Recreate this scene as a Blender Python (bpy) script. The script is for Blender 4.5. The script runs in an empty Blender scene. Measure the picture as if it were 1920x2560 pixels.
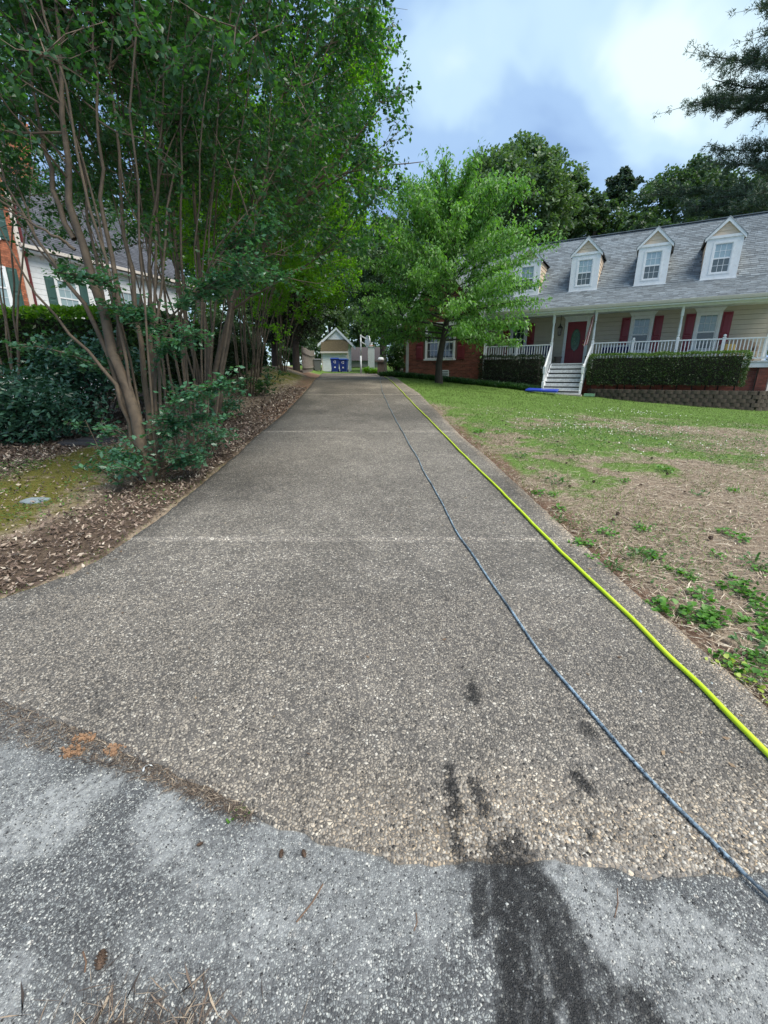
import bpy, math, random
import numpy as np
from mathutils import Vector, Matrix

# ------------------------------------------------------------------ camera, sky, sun, exposure
scene = bpy.context.scene
COL = scene.collection
F_PX, HOR, CAMZ = 1080.0, 338.0, 1.5
PITCH = math.atan2(HOR, F_PX)
CP, SP = math.cos(PITCH), math.sin(PITCH)
cam_d = bpy.data.cameras.new("camera")
cam_d.sensor_fit = 'HORIZONTAL'
cam_d.sensor_width = 36.0
cam_d.lens = 36.0 * F_PX / 1920.0
cam_d.clip_start = 0.05
cam_d.clip_end = 3000
cam = bpy.data.objects.new("camera", cam_d)
COL.objects.link(cam)
cam.location = (0, 0, CAMZ)
cam.rotation_euler = (math.pi / 2 - PITCH, 0, 0)
scene.camera = cam

SUN_EL, SUN_AZ = math.radians(58), math.radians(125)      # azimuth clockwise from +Y
world = bpy.data.worlds.new("World")
scene.world = world
world.use_nodes = True
SKY_STRENGTH = 0.05
sun_d = bpy.data.lights.new("sun", 'SUN')
sun_d.energy = 1.5
sun_d.angle = math.radians(45)
sun_d.color = (1.0, 0.93, 0.82)
sun = bpy.data.objects.new("sun", sun_d)
COL.objects.link(sun)
sv = Vector((math.sin(SUN_AZ) * math.cos(SUN_EL), math.cos(SUN_AZ) * math.cos(SUN_EL), math.sin(SUN_EL)))
sun.rotation_euler = sv.to_track_quat('Z', 'Y').to_euler()
scene.view_settings.view_transform = 'Standard'
scene.view_settings.look = 'None'
scene.view_settings.gamma = 1.0
scene.view_settings.exposure = 1.8
scene.view_settings.use_curve_mapping = False


# ------------------------------------------------------------------ node helper
class NT:
    def __init__(self, tree):
        self.t = tree
        self.t.nodes.clear()

    def n(self, typ, ins=None, **props):
        nd = self.t.nodes.new(typ)
        for k, v in props.items():
            setattr(nd, k, v)
        if ins:
            for k, v in ins.items():
                s = nd.inputs[k]
                if isinstance(v, bpy.types.NodeSocket):
                    self.t.links.new(v, s)
                else:
                    s.default_value = v
        return nd

    def math(self, op, a, b=None, c=None, clamp=False):
        nd = self.t.nodes.new('ShaderNodeMath')
        nd.operation = op
        nd.use_clamp = clamp
        for i, v in enumerate((a, b, c)):
            if v is None:
                continue
            if isinstance(v, bpy.types.NodeSocket):
                self.t.links.new(v, nd.inputs[i])
            else:
                nd.inputs[i].default_value = v
        return nd.outputs[0]

    def mix(self, fac, a, b, blend='MIX'):
        nd = self.t.nodes.new('ShaderNodeMix')
        nd.data_type = 'RGBA'
        nd.blend_type = blend
        for s, v in ((nd.inputs[0], fac), (nd.inputs[6], a), (nd.inputs[7], b)):
            if isinstance(v, bpy.types.NodeSocket):
                self.t.links.new(v, s)
            elif isinstance(v, (int, float)):
                s.default_value = v
            else:
                s.default_value = (*v, 1.0) if len(v) == 3 else v
        return nd.outputs[2]

    def ramp(self, fac, stops, interp='LINEAR'):
        nd = self.t.nodes.new('ShaderNodeValToRGB')
        self.t.links.new(fac, nd.inputs[0])
        cr = nd.color_ramp
        cr.interpolation = interp
        while len(cr.elements) < len(stops):
            cr.elements.new(0.5)
        for e, (p, c) in zip(cr.elements, stops):
            e.position = p
            e.color = (*c, 1.0) if len(c) == 3 else (c[0], c[0], c[0], 1.0)
        return nd.outputs[0]

    def noise(self, scale, detail=3, rough=0.55, vec=None, dist=0.0):
        ins = {'Scale': scale, 'Detail': detail, 'Roughness': rough, 'Distortion': dist}
        if vec is not None:
            ins['Vector'] = vec
        return self.n('ShaderNodeTexNoise', ins)

    def attr(self, name):
        return self.n('ShaderNodeAttribute', attribute_name=name).outputs['Fac']

    def link(self, a, b):
        self.t.links.new(a, b)


def new_mat(name):
    m = bpy.data.materials.new(name)
    m.use_nodes = True
    return m, NT(m.node_tree)


def finish(nt, shader):
    o = nt.n('ShaderNodeOutputMaterial')
    nt.link(shader, o.inputs['Surface'])


def plain(name, col, rough=0.6, var=0.12, scale=6.0, bump=0.0, bscale=60.0, metal=0.0, spec=0.5, grime=None, island=0.0):
    """base colour with soft mottling, optional grime tint, optional fine bump, optional tone per loose piece"""
    m, nt = new_mat(name)
    geo = nt.n('ShaderNodeNewGeometry')
    nz = nt.noise(scale, 4, 0.6, geo.outputs['Position'])
    f = nt.ramp(nz.outputs[0], [(0.3, (1 - var,)), (0.7, (1 + var * 0.6,))])
    c = nt.mix(1.0, col, f, 'MULTIPLY')
    if grime:
        gz = nt.noise(scale * 2.7, 5, 0.65, geo.outputs['Position'])
        gf = nt.ramp(gz.outputs[0], [(0.5, (0.0,)), (0.72, (0.75,))])
        c = nt.mix(gf, c, grime)
    if island:
        r = geo.outputs['Random Per Island']
        k = nt.math('MULTIPLY_ADD', r, 2 * island, 1 - island)
        kk = nt.n('ShaderNodeCombineColor', {0: k, 1: k, 2: k}).outputs[0]
        c = nt.mix(1.0, c, kk, 'MULTIPLY')
    b = nt.n('ShaderNodeBsdfPrincipled', {'Base Color': c, 'Roughness': rough, 'Metallic': metal, 'Specular IOR Level': spec})
    if bump:
        bz = nt.noise(bscale, 3, 0.6, geo.outputs['Position'])
        bn = nt.n('ShaderNodeBump', {'Strength': bump, 'Distance': 0.01, 'Height': bz.outputs[0]})
        nt.link(bn.outputs[0], b.inputs['Normal'])
    finish(nt, b.outputs[0])
    return m


def leaf_mat(name, c_dark, c_light, trans=0.35, rough=0.45, tcol=None, spec=0.4, yellow=None):
    m, nt = new_mat(name)
    r = nt.attr('rnd')
    stops = [(0.0, c_dark), (0.85, c_light)]
    if yellow:
        stops += [(0.97, c_light), (1.0, yellow)]
    c = nt.ramp(r, stops)
    b = nt.n('ShaderNodeBsdfPrincipled', {'Base Color': c, 'Roughness': rough, 'Specular IOR Level': spec})
    if trans > 0:
        tc = nt.mix(1.0, c, tcol or (1.5, 1.9, 0.5), 'MULTIPLY')
        t = nt.n('ShaderNodeBsdfTranslucent', {'Color': tc})
        mx = nt.n('ShaderNodeMixShader', {0: trans, 1: b.outputs[0], 2: t.outputs[0]})
        finish(nt, mx.outputs[0])
    else:
        finish(nt, b.outputs[0])
    return m


# ------------------------------------------------------------------ sky (Nishita behind a broken cloud deck)
def build_sky():
    nt = NT(world.node_tree)
    sky = nt.n('ShaderNodeTexSky', sky_type='NISHITA', sun_disc=False, sun_elevation=SUN_EL, sun_rotation=SUN_AZ,
               air_density=1.0, dust_density=1.5, ozone_density=1.0)
    tc = nt.n('ShaderNodeTexCoord')
    sep = nt.n('ShaderNodeSeparateXYZ', {0: tc.outputs['Generated']})
    zz = nt.math('MAXIMUM', nt.math('ADD', sep.outputs[2], 0.5), 0.1)
    px = nt.math('DIVIDE', sep.outputs[0], zz)
    py = nt.math('DIVIDE', sep.outputs[1], zz)
    v = nt.n('ShaderNodeCombineXYZ', {0: px, 1: py, 2: CLOUD_SEED}).outputs[0]
    n1 = nt.noise(1.35, 4, 0.42, v, 0.25).outputs[0]
    n2 = nt.noise(3.6, 4, 0.5, v, 0.3).outputs[0]
    n = nt.math('MULTIPLY_ADD', n2, 0.36, nt.math('MULTIPLY', n1, 0.66))
    shade = nt.ramp(n, [(0.40, (1.75, 2.75, 4.7)), (0.51, (2.6, 3.85, 5.7)), (0.58, (3.8, 5.2, 6.3)), (0.66, (5.6, 6.7, 6.9))], 'EASE')
    c = nt.mix(0.9, sky.outputs[0], shade)
    bg = nt.n('ShaderNodeBackground', {'Color': c, 'Strength': SKY_STRENGTH})
    o = nt.n('ShaderNodeOutputWorld')
    nt.link(bg.outputs[0], o.inputs[0])


CLOUD_SEED = 8.9
build_sky()


# ------------------------------------------------------------------ objects, meshes
def link(o, parent=None):
    COL.objects.link(o)
    if parent is not None:
        o.parent = parent
    return o


def thing(name, label, cat, loc=(0, 0, 0), rotz=0.0, group=None):
    o = bpy.data.objects.new(name, None)
    o.empty_display_size = 0.2
    link(o)
    o.location = loc
    o.rotation_euler = (0, 0, rotz)
    tag(o, label, cat, group)
    return o


def tag(o, label=None, cat=None, group=None, kind=None):
    if label:
        o['label'] = label
    if cat:
        o['category'] = cat
    if group:
        o['group'] = group
    if kind:
        o['kind'] = kind
    return o


def np_mesh(name, V, Fs, mat, parent=None, attrs=None, fattrs=None, smooth=False, world_space=False, kind=None):
    """V (N,3); Fs (M,k) of one face size. attrs: per-vertex floats; fattrs: per-face floats"""
    V = np.asarray(V, np.float32)
    Fs = np.asarray(Fs, np.int32)
    me = bpy.data.meshes.new(name)
    nv, nf, k = len(V), len(Fs), Fs.shape[1]
    me.vertices.add(nv)
    me.vertices.foreach_set('co', V.ravel())
    me.loops.add(nf * k)
    me.loops.foreach_set('vertex_index', Fs.ravel())
    me.polygons.add(nf)
    me.polygons.foreach_set('loop_start', np.arange(nf, dtype=np.int32) * k)
    if smooth:
        me.polygons.foreach_set('use_smooth', np.ones(nf, bool))
    me.update(calc_edges=True)
    me.validate()
    for nm, a in (attrs or {}).items():
        at = me.attributes.new(nm, 'FLOAT', 'POINT')
        at.data.foreach_set('value', np.asarray(a, np.float32))
    for nm, a in (fattrs or {}).items():
        at = me.attributes.new(nm, 'FLOAT', 'FACE')
        at.data.foreach_set('value', np.asarray(a, np.float32))
    me.materials.append(mat)
    o = bpy.data.objects.new(name, me)
    link(o, parent)
    if parent is not None and world_space:
        rebase(o, parent)
    if kind:
        o['kind'] = kind
    return o


def rebase(o, parent):
    """a mesh whose vertices are in world coordinates, hung under a thing that stands elsewhere"""
    mw = Matrix.Translation(parent.location) @ Matrix.Rotation(parent.rotation_euler.z, 4, 'Z')
    p = parent
    if p.parent is not None:
        q = p.parent
        mw = Matrix.Translation(q.location) @ Matrix.Rotation(q.rotation_euler.z, 4, 'Z')
    o.matrix_parent_inverse = mw.inverted()


class MB:
    def __init__(self):
        self.v = []
        self.f = []

    def quad(self, a, b, c, d):
        i = len(self.v)
        self.v += [tuple(a), tuple(b), tuple(c), tuple(d)]
        self.f.append((i, i + 1, i + 2, i + 3))
        return self

    def poly(self, pts):
        i = len(self.v)
        self.v += [tuple(p) for p in pts]
        self.f.append(tuple(range(i, i + len(pts))))
        return self

    def box(self, x0, x1, y0, y1, z0, z1, R=None):
        i = len(self.v)
        P = [(x0, y0, z0), (x1, y0, z0), (x1, y1, z0), (x0, y1, z0), (x0, y0, z1), (x1, y0, z1), (x1, y1, z1), (x0, y1, z1)]
        if R is not None:
            P = [tuple(R @ Vector(p)) for p in P]
        self.v += P
        for q in ((0, 3, 2, 1), (4, 5, 6, 7), (0, 1, 5, 4), (1, 2, 6, 5), (2, 3, 7, 6), (3, 0, 4, 7)):
            self.f.append(tuple(i + k for k in q))
        return self

    def bar(self, a, b, w, h, up=(0, 0, 1)):
        """a square bar from a to b, w wide, h high"""
        a, b, up = Vector(a), Vector(b), Vector(up)
        d = (b - a).normalized()
        s = d.cross(up)
        s = s.normalized() if s.length > 1e-6 else Vector((1, 0, 0))
        t = s.cross(d).normalized()
        i = len(self.v)
        for p in (a, b):
            for (k, l) in ((-1, -1), (1, -1), (1, 1), (-1, 1)):
                self.v.append(tuple(p + s * (k * w / 2) + t * (l * h / 2)))
        for q in ((0, 1, 2, 3), (7, 6, 5, 4), (0, 4, 5, 1), (1, 5, 6, 2), (2, 6, 7, 3), (3, 7, 4, 0)):
            self.f.append(tuple(i + k for k in q))
        return self

    def prism(self, pts, d):
        """polygon pts extruded by the vector d"""
        n = len(pts)
        i = len(self.v)
        d = Vector(d)
        self.v += [tuple(p) for p in pts] + [tuple(Vector(p) + d) for p in pts]
        self.f.append(tuple(i + k for k in range(n)))
        self.f.append(tuple(i + n + k for k in reversed(range(n))))
        for k in range(n):
            self.f.append((i + k, i + n + k, i + n + (k + 1) % n, i + (k + 1) % n))
        return self

    def tube(self, pts, rad, sides=6, cap=True):
        pts = [Vector(p) for p in pts]
        n = len(pts)
        if not hasattr(rad, '__len__'):
            rad = [rad] * n
        i0 = len(self.v)
        ref = Vector((0.31, 0.77, 0.55))
        for k, p in enumerate(pts):
            d = pts[min(k + 1, n - 1)] - pts[max(k - 1, 0)]
            d.normalize()
            a = d.cross(ref)
            if a.length < 0.05:
                a = d.cross(Vector((1, 0, 0)))
            a.normalize()
            b = d.cross(a)
            for s in range(sides):
                t = 2 * math.pi * s / sides
                self.v.append(tuple(p + (a * math.cos(t) + b * math.sin(t)) * rad[k]))
        for k in range(n - 1):
            for s in range(sides):
                u, w = i0 + k * sides + s, i0 + k * sides + (s + 1) % sides
                self.f.append((u, w, w + sides, u + sides))
        if cap:
            self.f.append(tuple(i0 + s for s in reversed(range(sides))))
            self.f.append(tuple(i0 + (n - 1) * sides + s for s in range(sides)))
        return self

    def lathe(self, prof, c=(0, 0, 0), sides=12, sq=None):
        """prof: list of (radius, z) turned round the vertical through c; sq[k] true = square section"""
        i0 = len(self.v)
        m = len(prof)
        for k, (r, z) in enumerate(prof):
            for s in range(sides):
                t = 2 * math.pi * (s + 0.5) / sides
                x, y = math.cos(t), math.sin(t)
                if sq and sq[k]:
                    q = max(abs(x), abs(y))
                    x, y = x / q, y / q
                self.v.append((c[0] + x * r, c[1] + y * r, c[2] + z))
        for k in range(m - 1):
            for s in range(sides):
                u, w = i0 + k * sides + s, i0 + k * sides + (s + 1) % sides
                self.f.append((u, w, w + sides, u + sides))
        self.f.append(tuple(i0 + s for s in reversed(range(sides))))
        self.f.append(tuple(i0 + (m - 1) * sides + s for s in range(sides)))
        return self

    def build(self, name, mat, parent=None, smooth=False, world_space=False, bevel=0.0, kind=None):
        me = bpy.data.meshes.new(name)
        me.from_pydata(self.v, [], self.f)
        if smooth:
            me.polygons.foreach_set('use_smooth', [True] * len(me.polygons))
        me.materials.append(mat)
        me.update()
        o = bpy.data.objects.new(name, me)
        link(o, parent)
        if world_space and parent is not None:
            rebase(o, parent)
        if bevel:
            b = o.modifiers.new('bevel', 'BEVEL')
            b.width = bevel
            b.segments = 2
            b.limit_method = 'ANGLE'
        if kind:
            o['kind'] = kind
        return o


def copy_tree(o, parent=None):
    c = o.copy()
    COL.objects.link(c)
    if parent is not None:
        c.parent = parent
        c.matrix_parent_inverse = o.matrix_parent_inverse.copy()
    for ch in list(o.children):
        copy_tree(ch, c)
    return c


# ------------------------------------------------------------------ numpy noise
def _hash(ix, iy, seed):
    h = (ix.astype(np.int64) * 374761393 + iy.astype(np.int64) * 668265263 + seed * 974711) & 0x7fffffff
    h = ((h ^ (h >> 13)) * 1274126177) & 0x7fffffff
    return ((h ^ (h >> 16)) & 0xffff) / 65535.0


def vnoise(x, y, seed=0):
    x, y = np.asarray(x, float), np.asarray(y, float)
    ix, iy = np.floor(x), np.floor(y)
    fx, fy = x - ix, y - iy
    fx, fy = fx * fx * (3 - 2 * fx), fy * fy * (3 - 2 * fy)
    a, b = _hash(ix, iy, seed), _hash(ix + 1, iy, seed)
    c, d = _hash(ix, iy + 1, seed), _hash(ix + 1, iy + 1, seed)
    return (a * (1 - fx) + b * fx) * (1 - fy) + (c * (1 - fx) + d * fx) * fy


def fbm(x, y, seed=0, oct=4):
    s, a, t = 0, 0.5, 0
    for k in range(oct):
        s = s + a * vnoise(x * 2 ** k, y * 2 ** k, seed + k * 17)
        t += a
        a *= 0.5
    return s / t


def sstep(a, b, x):
    t = np.clip((np.asarray(x, float) - a) / (b - a), 0, 1)
    return t * t * (3 - 2 * t)


# ------------------------------------------------------------------ lie of the land
LEFT = [(-5.0, 1.80), (-3.6, 2.05), (-2.43, 2.44), (-2.2, 2.74), (-2.12, 3.06), (-2.08, 3.86), (-2.11, 4.94), (-2.16, 6.38), (-2.25, 7.56),
        (-2.36, 10.5), (-2.68, 14.9), (-2.95, 18.1), (-3.15, 20.2), (-3.6, 25), (-4.2, 30), (-4.8, 35.6)]
RIGHT = [(1.72, 0.92), (1.70, 1.56), (1.62, 2.68), (1.48, 6.22), (1.37, 7.56), (1.18, 14.88), (0.8, 19.5), (0.4, 26), (0.1, 35.6)]
FRONT = [(-5.0, 1.80), (-3.0, 1.74), (-1.75, 1.62), (-1.28, 1.46), (-0.89, 1.30), (-0.6, 1.18), (-0.4, 1.08), (-0.15, 1.0), (0.05, 0.95),
         (0.54, 0.96), (0.71, 0.94), (0.86, 0.91), (1.06, 0.92), (1.72, 0.92)]
_lx, _ly = np.array([p[0] for p in LEFT]), np.array([p[1] for p in LEFT])
_rx, _ry = np.array([p[0] for p in RIGHT]), np.array([p[1] for p in RIGHT])


def base_z(Y):
    Y = np.asarray(Y, float)
    k = np.clip((Y - 20) / 4, 0, 1)
    up = np.where(Y < 22, 0.065 * Y, 1.43 + 0.025 * (Y - 22))
    return np.where(Y > 46, 2.03, up) - 0.02 * k * (1 - k)


def edge_l(Y):
    return np.where(np.asarray(Y) < 1.80, -30.0, np.interp(Y, _ly, _lx))


def edge_r(Y):
    return np.interp(Y, _ry, _rx)


def ground_z(X, Y):
    X, Y = np.asarray(X, float), np.asarray(Y, float)
    dl = np.maximum(edge_l(Y) - X, 0)
    dr = np.maximum(X - edge_r(Y), 0)
    bank = 0.52 * sstep(9, 22, Y) * sstep(0.1, 2.6, dl) + 0.05 * sstep(0.1, 1.2, dl)
    far = 1 - sstep(40, 60, Y)
    drop = 0.98 * (1 - np.exp(-(dr / 8.0) ** 1.3)) * sstep(1.5, 16, Y) * (1 - 0.6 * sstep(26, 42, Y))
    rough = (fbm(X * 1.1, Y * 1.1, 5) - 0.5) * 0.07 * sstep(0.05, 0.9, dl + dr)
    hill = 3.0 * sstep(40, 90, Y) * sstep(-60, 30, X)
    return base_z(Y) - drop + bank * far + rough + hill


def at(px, py):
    """a photo pixel on the driveway or street -> world X, Y"""
    a, b = (px - 960) / F_PX, (1280 - py) / F_PX
    d = np.array([a, CP + SP * b, -SP + CP * b])
    Y = np.arange(0.2, 60, 0.01)
    z = CAMZ + d[2] / d[1] * Y
    k = np.argmax(z <= base_z(Y))
    return float(d[0] / d[1] * Y[k]), float(Y[k])


def at_depth(px, py, Y):
    a, b = (px - 960) / F_PX, (1280 - py) / F_PX
    d = np.array([a, CP + SP * b, -SP + CP * b])
    k = Y / d[1]
    return (float(d[0] * k), float(Y), float(CAMZ + d[2] * k))


def seg_dist(X, Y, pts):
    best = np.full(np.shape(X), 1e9)
    for (a, b) in zip(pts[:-1], pts[1:]):
        ax, ay, bx, by = a[0], a[1], b[0], b[1]
        dx, dy = bx - ax, by - ay
        t = np.clip(((X - ax) * dx + (Y - ay) * dy) / (dx * dx + dy * dy + 1e-9), 0, 1)
        best = np.minimum(best, np.hypot(X - ax - t * dx, Y - ay - t * dy))
    return best


def resample(poly, n):
    P = np.array(poly, float)
    s = np.r_[0, np.cumsum(np.hypot(*np.diff(P, axis=0).T))]
    t = np.linspace(0, s[-1], n)
    return np.c_[np.interp(t, s, P[:, 0]), np.interp(t, s, P[:, 1])]


def front_y(X):
    fp = np.array(FRONT)
    return np.interp(X, fp[:, 0], fp[:, 1])


# ------------------------------------------------------------------ ground materials
def mat_aggregate():
    """exposed-aggregate concrete: rounded pebbles in a grey matrix, worn, stained and wet in places"""
    m, nt = new_mat('exposed_aggregate_concrete')
    pos = nt.n('ShaderNodeNewGeometry').outputs['Position']
    wob = nt.noise(90, 2, 0.5, pos)
    vec = nt.n('ShaderNodeVectorMath', {0: pos, 1: nt.n('ShaderNodeVectorMath', {0: wob.outputs['Color'], 'Scale': 0.006}, operation='SCALE').outputs[0]},
               operation='ADD').outputs[0]
    flat = nt.n('ShaderNodeVectorMath', {0: vec, 1: (1, 1, 0.0)}, operation='MULTIPLY').outputs[0]
    v = nt.n('ShaderNodeTexVoronoi', {'Vector': flat, 'Scale': 78.0, 'Randomness': 0.95})
    ve = nt.n('ShaderNodeTexVoronoi', {'Vector': flat, 'Scale': 78.0, 'Randomness': 0.95}, feature='DISTANCE_TO_EDGE')
    sc = nt.n('ShaderNodeSeparateColor', {0: v.outputs['Color']})
    peb = nt.ramp(sc.outputs[0], [(0.0, (0.09, 0.083, 0.075)), (0.22, (0.16, 0.146, 0.129)), (0.45, (0.235, 0.213, 0.184)), (0.62, (0.30, 0.267, 0.222)),
                                  (0.76, (0.355, 0.315, 0.258)), (0.9, (0.45, 0.41, 0.345)), (1.0, (0.58, 0.545, 0.475))])
    warm = nt.mix(nt.attr('tan'), peb, nt.mix(1.0, peb, (1.4, 1.24, 1.04), 'MULTIPLY'))
    mask = nt.ramp(ve.outputs['Distance'], [(0.04, (0.0,)), (0.16, (1.0,))])
    big = nt.noise(0.9, 5, 0.62, pos).outputs[0]
    mid = nt.noise(6.0, 4, 0.6, pos).outputs[0]
    matrix = nt.mix(nt.math('MULTIPLY', nt.attr('tan'), 0.7), (0.105, 0.097, 0.088), (0.22, 0.197, 0.168))
    c = nt.mix(mask, matrix, warm)
    tone = nt.math('MULTIPLY', nt.ramp(big, [(0.3, (0.72,)), (0.7, (1.18,))]), nt.ramp(mid, [(0.3, (0.82,)), (0.7, (1.14,))]))
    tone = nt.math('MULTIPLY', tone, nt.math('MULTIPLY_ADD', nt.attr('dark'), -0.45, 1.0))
    tc = nt.n('ShaderNodeCombineColor', {0: tone, 1: tone, 2: tone}).outputs[0]
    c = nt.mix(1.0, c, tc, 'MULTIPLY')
    slur = nt.math('MULTIPLY', nt.attr('slurry'), nt.ramp(mid, [(0.3, (0.4,)), (0.6, (1.0,))]))
    c = nt.mix(slur, c, (0.27, 0.275, 0.28))
    wet = nt.attr('wet')
    wetn = nt.math('MULTIPLY', wet, nt.ramp(nt.noise(28, 4, 0.7, pos).outputs[0], [(0.3, (0.3,)), (0.48, (1.0,))]), clamp=True)
    c = nt.mix(nt.math('MULTIPLY', wetn, 0.94), c, (0.007, 0.0065, 0.006))
    hgt = nt.ramp(ve.outputs['Distance'], [(0.0, (0.0,)), (0.28, (0.85,)), (0.6, (1.0,))], 'EASE')
    hh = nt.math('MULTIPLY_ADD', sc.outputs[1], 0.35, hgt)
    bn = nt.n('ShaderNodeBump', {'Strength': 0.75, 'Distance': 0.006, 'Height': hh})
    rg = nt.math('MULTIPLY_ADD', wetn, -0.15, 0.75)
    b = nt.n('ShaderNodeBsdfPrincipled', {'Base Color': c, 'Roughness': rg, 'Normal': bn.outputs[0], 'Specular IOR Level': 0.45})
    finish(nt, b.outputs[0])
    return m


def mat_street():
    """worn asphalt: blue-grey chips in dark binder, pale cement slurry smears, a wet track"""
    m, nt = new_mat('worn_asphalt')
    pos = nt.n('ShaderNodeNewGeometry').outputs['Position']
    flat = nt.n('ShaderNodeVectorMath', {0: pos, 1: (1, 1, 0.0)}, operation='MULTIPLY').outputs[0]
    v = nt.n('ShaderNodeTexVoronoi', {'Vector': flat, 'Scale': 150.0})
    ve = nt.n('ShaderNodeTexVoronoi', {'Vector': flat, 'Scale': 150.0}, feature='DISTANCE_TO_EDGE')
    v2 = nt.n('ShaderNodeTexVoronoi', {'Vector': flat, 'Scale': 70.0})
    s2 = nt.n('ShaderNodeSeparateColor', {0: v2.outputs['Color']})
    sc = nt.n('ShaderNodeSeparateColor', {0: v.outputs['Color']})
    chip = nt.ramp(sc.outputs[0], [(0.0, (0.05, 0.052, 0.055)), (0.35, (0.115, 0.12, 0.122)), (0.6, (0.19, 0.2, 0.198)), (0.8, (0.27, 0.285, 0.275)),
                                   (0.93, (0.38, 0.39, 0.365)), (1.0, (0.58, 0.57, 0.52))])
    big2 = nt.math('MULTIPLY', nt.math('GREATER_THAN', s2.outputs[0], 0.9), nt.math('LESS_THAN', v2.outputs['Distance'], 0.42))
    chip = nt.mix(big2, chip, nt.ramp(s2.outputs[1], [(0.0, (0.18, 0.2, 0.21)), (0.6, (0.3, 0.31, 0.3)), (1.0, (0.48, 0.45, 0.4))]))
    mask = nt.ramp(ve.outputs['Distance'], [(0.03, (0.0,)), (0.15, (1.0,))])
    c = nt.mix(mask, (0.07, 0.071, 0.072), chip)
    big = nt.noise(1.7, 5, 0.6, pos).outputs[0]
    mid = nt.noise(9.0, 5, 0.65, pos).outputs[0]
    tone = nt.math('MULTIPLY', nt.ramp(big, [(0.3, (0.8,)), (0.7, (1.2,))]), nt.ramp(mid, [(0.3, (0.8,)), (0.7, (1.2,))]))
    c = nt.mix(1.0, c, nt.n('ShaderNodeCombineColor', {0: tone, 1: tone, 2: tone}).outputs[0], 'MULTIPLY')
    sl = nt.math('MULTIPLY', nt.attr('slurry'), nt.ramp(nt.noise(34, 5, 0.7, pos).outputs[0], [(0.36, (0.15,)), (0.56, (1.0,))]), clamp=True)
    c = nt.mix(nt.math('MULTIPLY', sl, 0.8), c, nt.mix(mid, (0.27, 0.28, 0.275), (0.42, 0.43, 0.425)))
    wet = nt.math('MULTIPLY', nt.attr('wet'), nt.ramp(nt.noise(55, 5, 0.75, pos).outputs[0], [(0.3, (0.2,)), (0.46, (1.0,))]), clamp=True)
    c = nt.mix(nt.math('MULTIPLY', wet, 0.97), c, (0.006, 0.006, 0.006))
    hh = nt.math('MULTIPLY', nt.ramp(ve.outputs['Distance'], [(0.0, (0.0,)), (0.3, (1.0,))], 'EASE'), nt.math('MULTIPLY_ADD', sl, -0.6, 1.0))
    bn = nt.n('ShaderNodeBump', {'Strength': 0.6, 'Distance': 0.004, 'Height': hh})
    b = nt.n('ShaderNodeBsdfPrincipled', {'Base Color': c, 'Roughness': nt.math('MULTIPLY_ADD', wet, -0.12, 0.78), 'Normal': bn.outputs[0]})
    finish(nt, b.outputs[0])
    return m


def mat_ground():
    """soil that carries grass (attr green), moss (attr moss), leaf mould (attr litter) or dry thatch"""
    m, nt = new_mat('yard_ground')
    pos = nt.n('ShaderNodeNewGeometry').outputs['Position']
    n1 = nt.noise(7, 6, 0.65, pos).outputs[0]
    n2 = nt.noise(55, 4, 0.7, pos).outputs[0]
    n3 = nt.noise(1.3, 4, 0.6, pos).outputs[0]
    dry = nt.ramp(n2, [(0.25, (0.11, 0.082, 0.06)), (0.5, (0.26, 0.205, 0.15)), (0.75, (0.42, 0.345, 0.26))])
    soil = nt.ramp(n2, [(0.3, (0.11, 0.065, 0.045)), (0.7, (0.23, 0.15, 0.105))])
    dry = nt.mix(nt.ramp(n1, [(0.5, (0.0,)), (0.7, (0.6,))]), dry, soil)
    grass = nt.ramp(n2, [(0.25, (0.05, 0.10, 0.02)), (0.5, (0.11, 0.19, 0.04)), (0.75, (0.19, 0.27, 0.075))])
    moss = nt.ramp(n2, [(0.25, (0.06, 0.065, 0.014)), (0.55, (0.135, 0.125, 0.028)), (0.8, (0.2, 0.17, 0.06))])
    mould = nt.ramp(n2, [(0.28, (0.04, 0.03, 0.022)), (0.55, (0.115, 0.085, 0.063)), (0.8, (0.21, 0.165, 0.125))])
    c = nt.mix(nt.ramp(nt.math('MULTIPLY_ADD', nt.math('SUBTRACT', n1, 0.5), 1.2, nt.attr('green')), [(0.35, (0.0,)), (0.65, (1.0,))]), dry, grass)
    c = nt.mix(nt.ramp(nt.math('MULTIPLY_ADD', nt.math('SUBTRACT', n1, 0.5), 1.0, nt.attr('moss')), [(0.35, (0.0,)), (0.65, (1.0,))]), c, moss)
    c = nt.mix(nt.ramp(nt.math('MULTIPLY_ADD', nt.math('SUBTRACT', n1, 0.5), 1.0, nt.attr('litter')), [(0.35, (0.0,)), (0.65, (1.0,))]), c, mould)
    c = nt.mix(nt.ramp(nt.math('MULTIPLY_ADD', nt.math('SUBTRACT', n1, 0.5), 0.8, nt.attr('red')), [(0.35, (0.0,)), (0.65, (1.0,))]), c, soil)
    hh = nt.math('MULTIPLY_ADD', n1, 0.6, nt.math('MULTIPLY', n2, 0.5))
    bn = nt.n('ShaderNodeBump', {'Strength': 0.9, 'Distance': 0.03, 'Height': hh})
    b = nt.n('ShaderNodeBsdfPrincipled', {'Base Color': c, 'Roughness': 0.95, 'Normal': bn.outputs[0], 'Specular IOR Level': 0.15})
    finish(nt, b.outputs[0])
    return m


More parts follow.
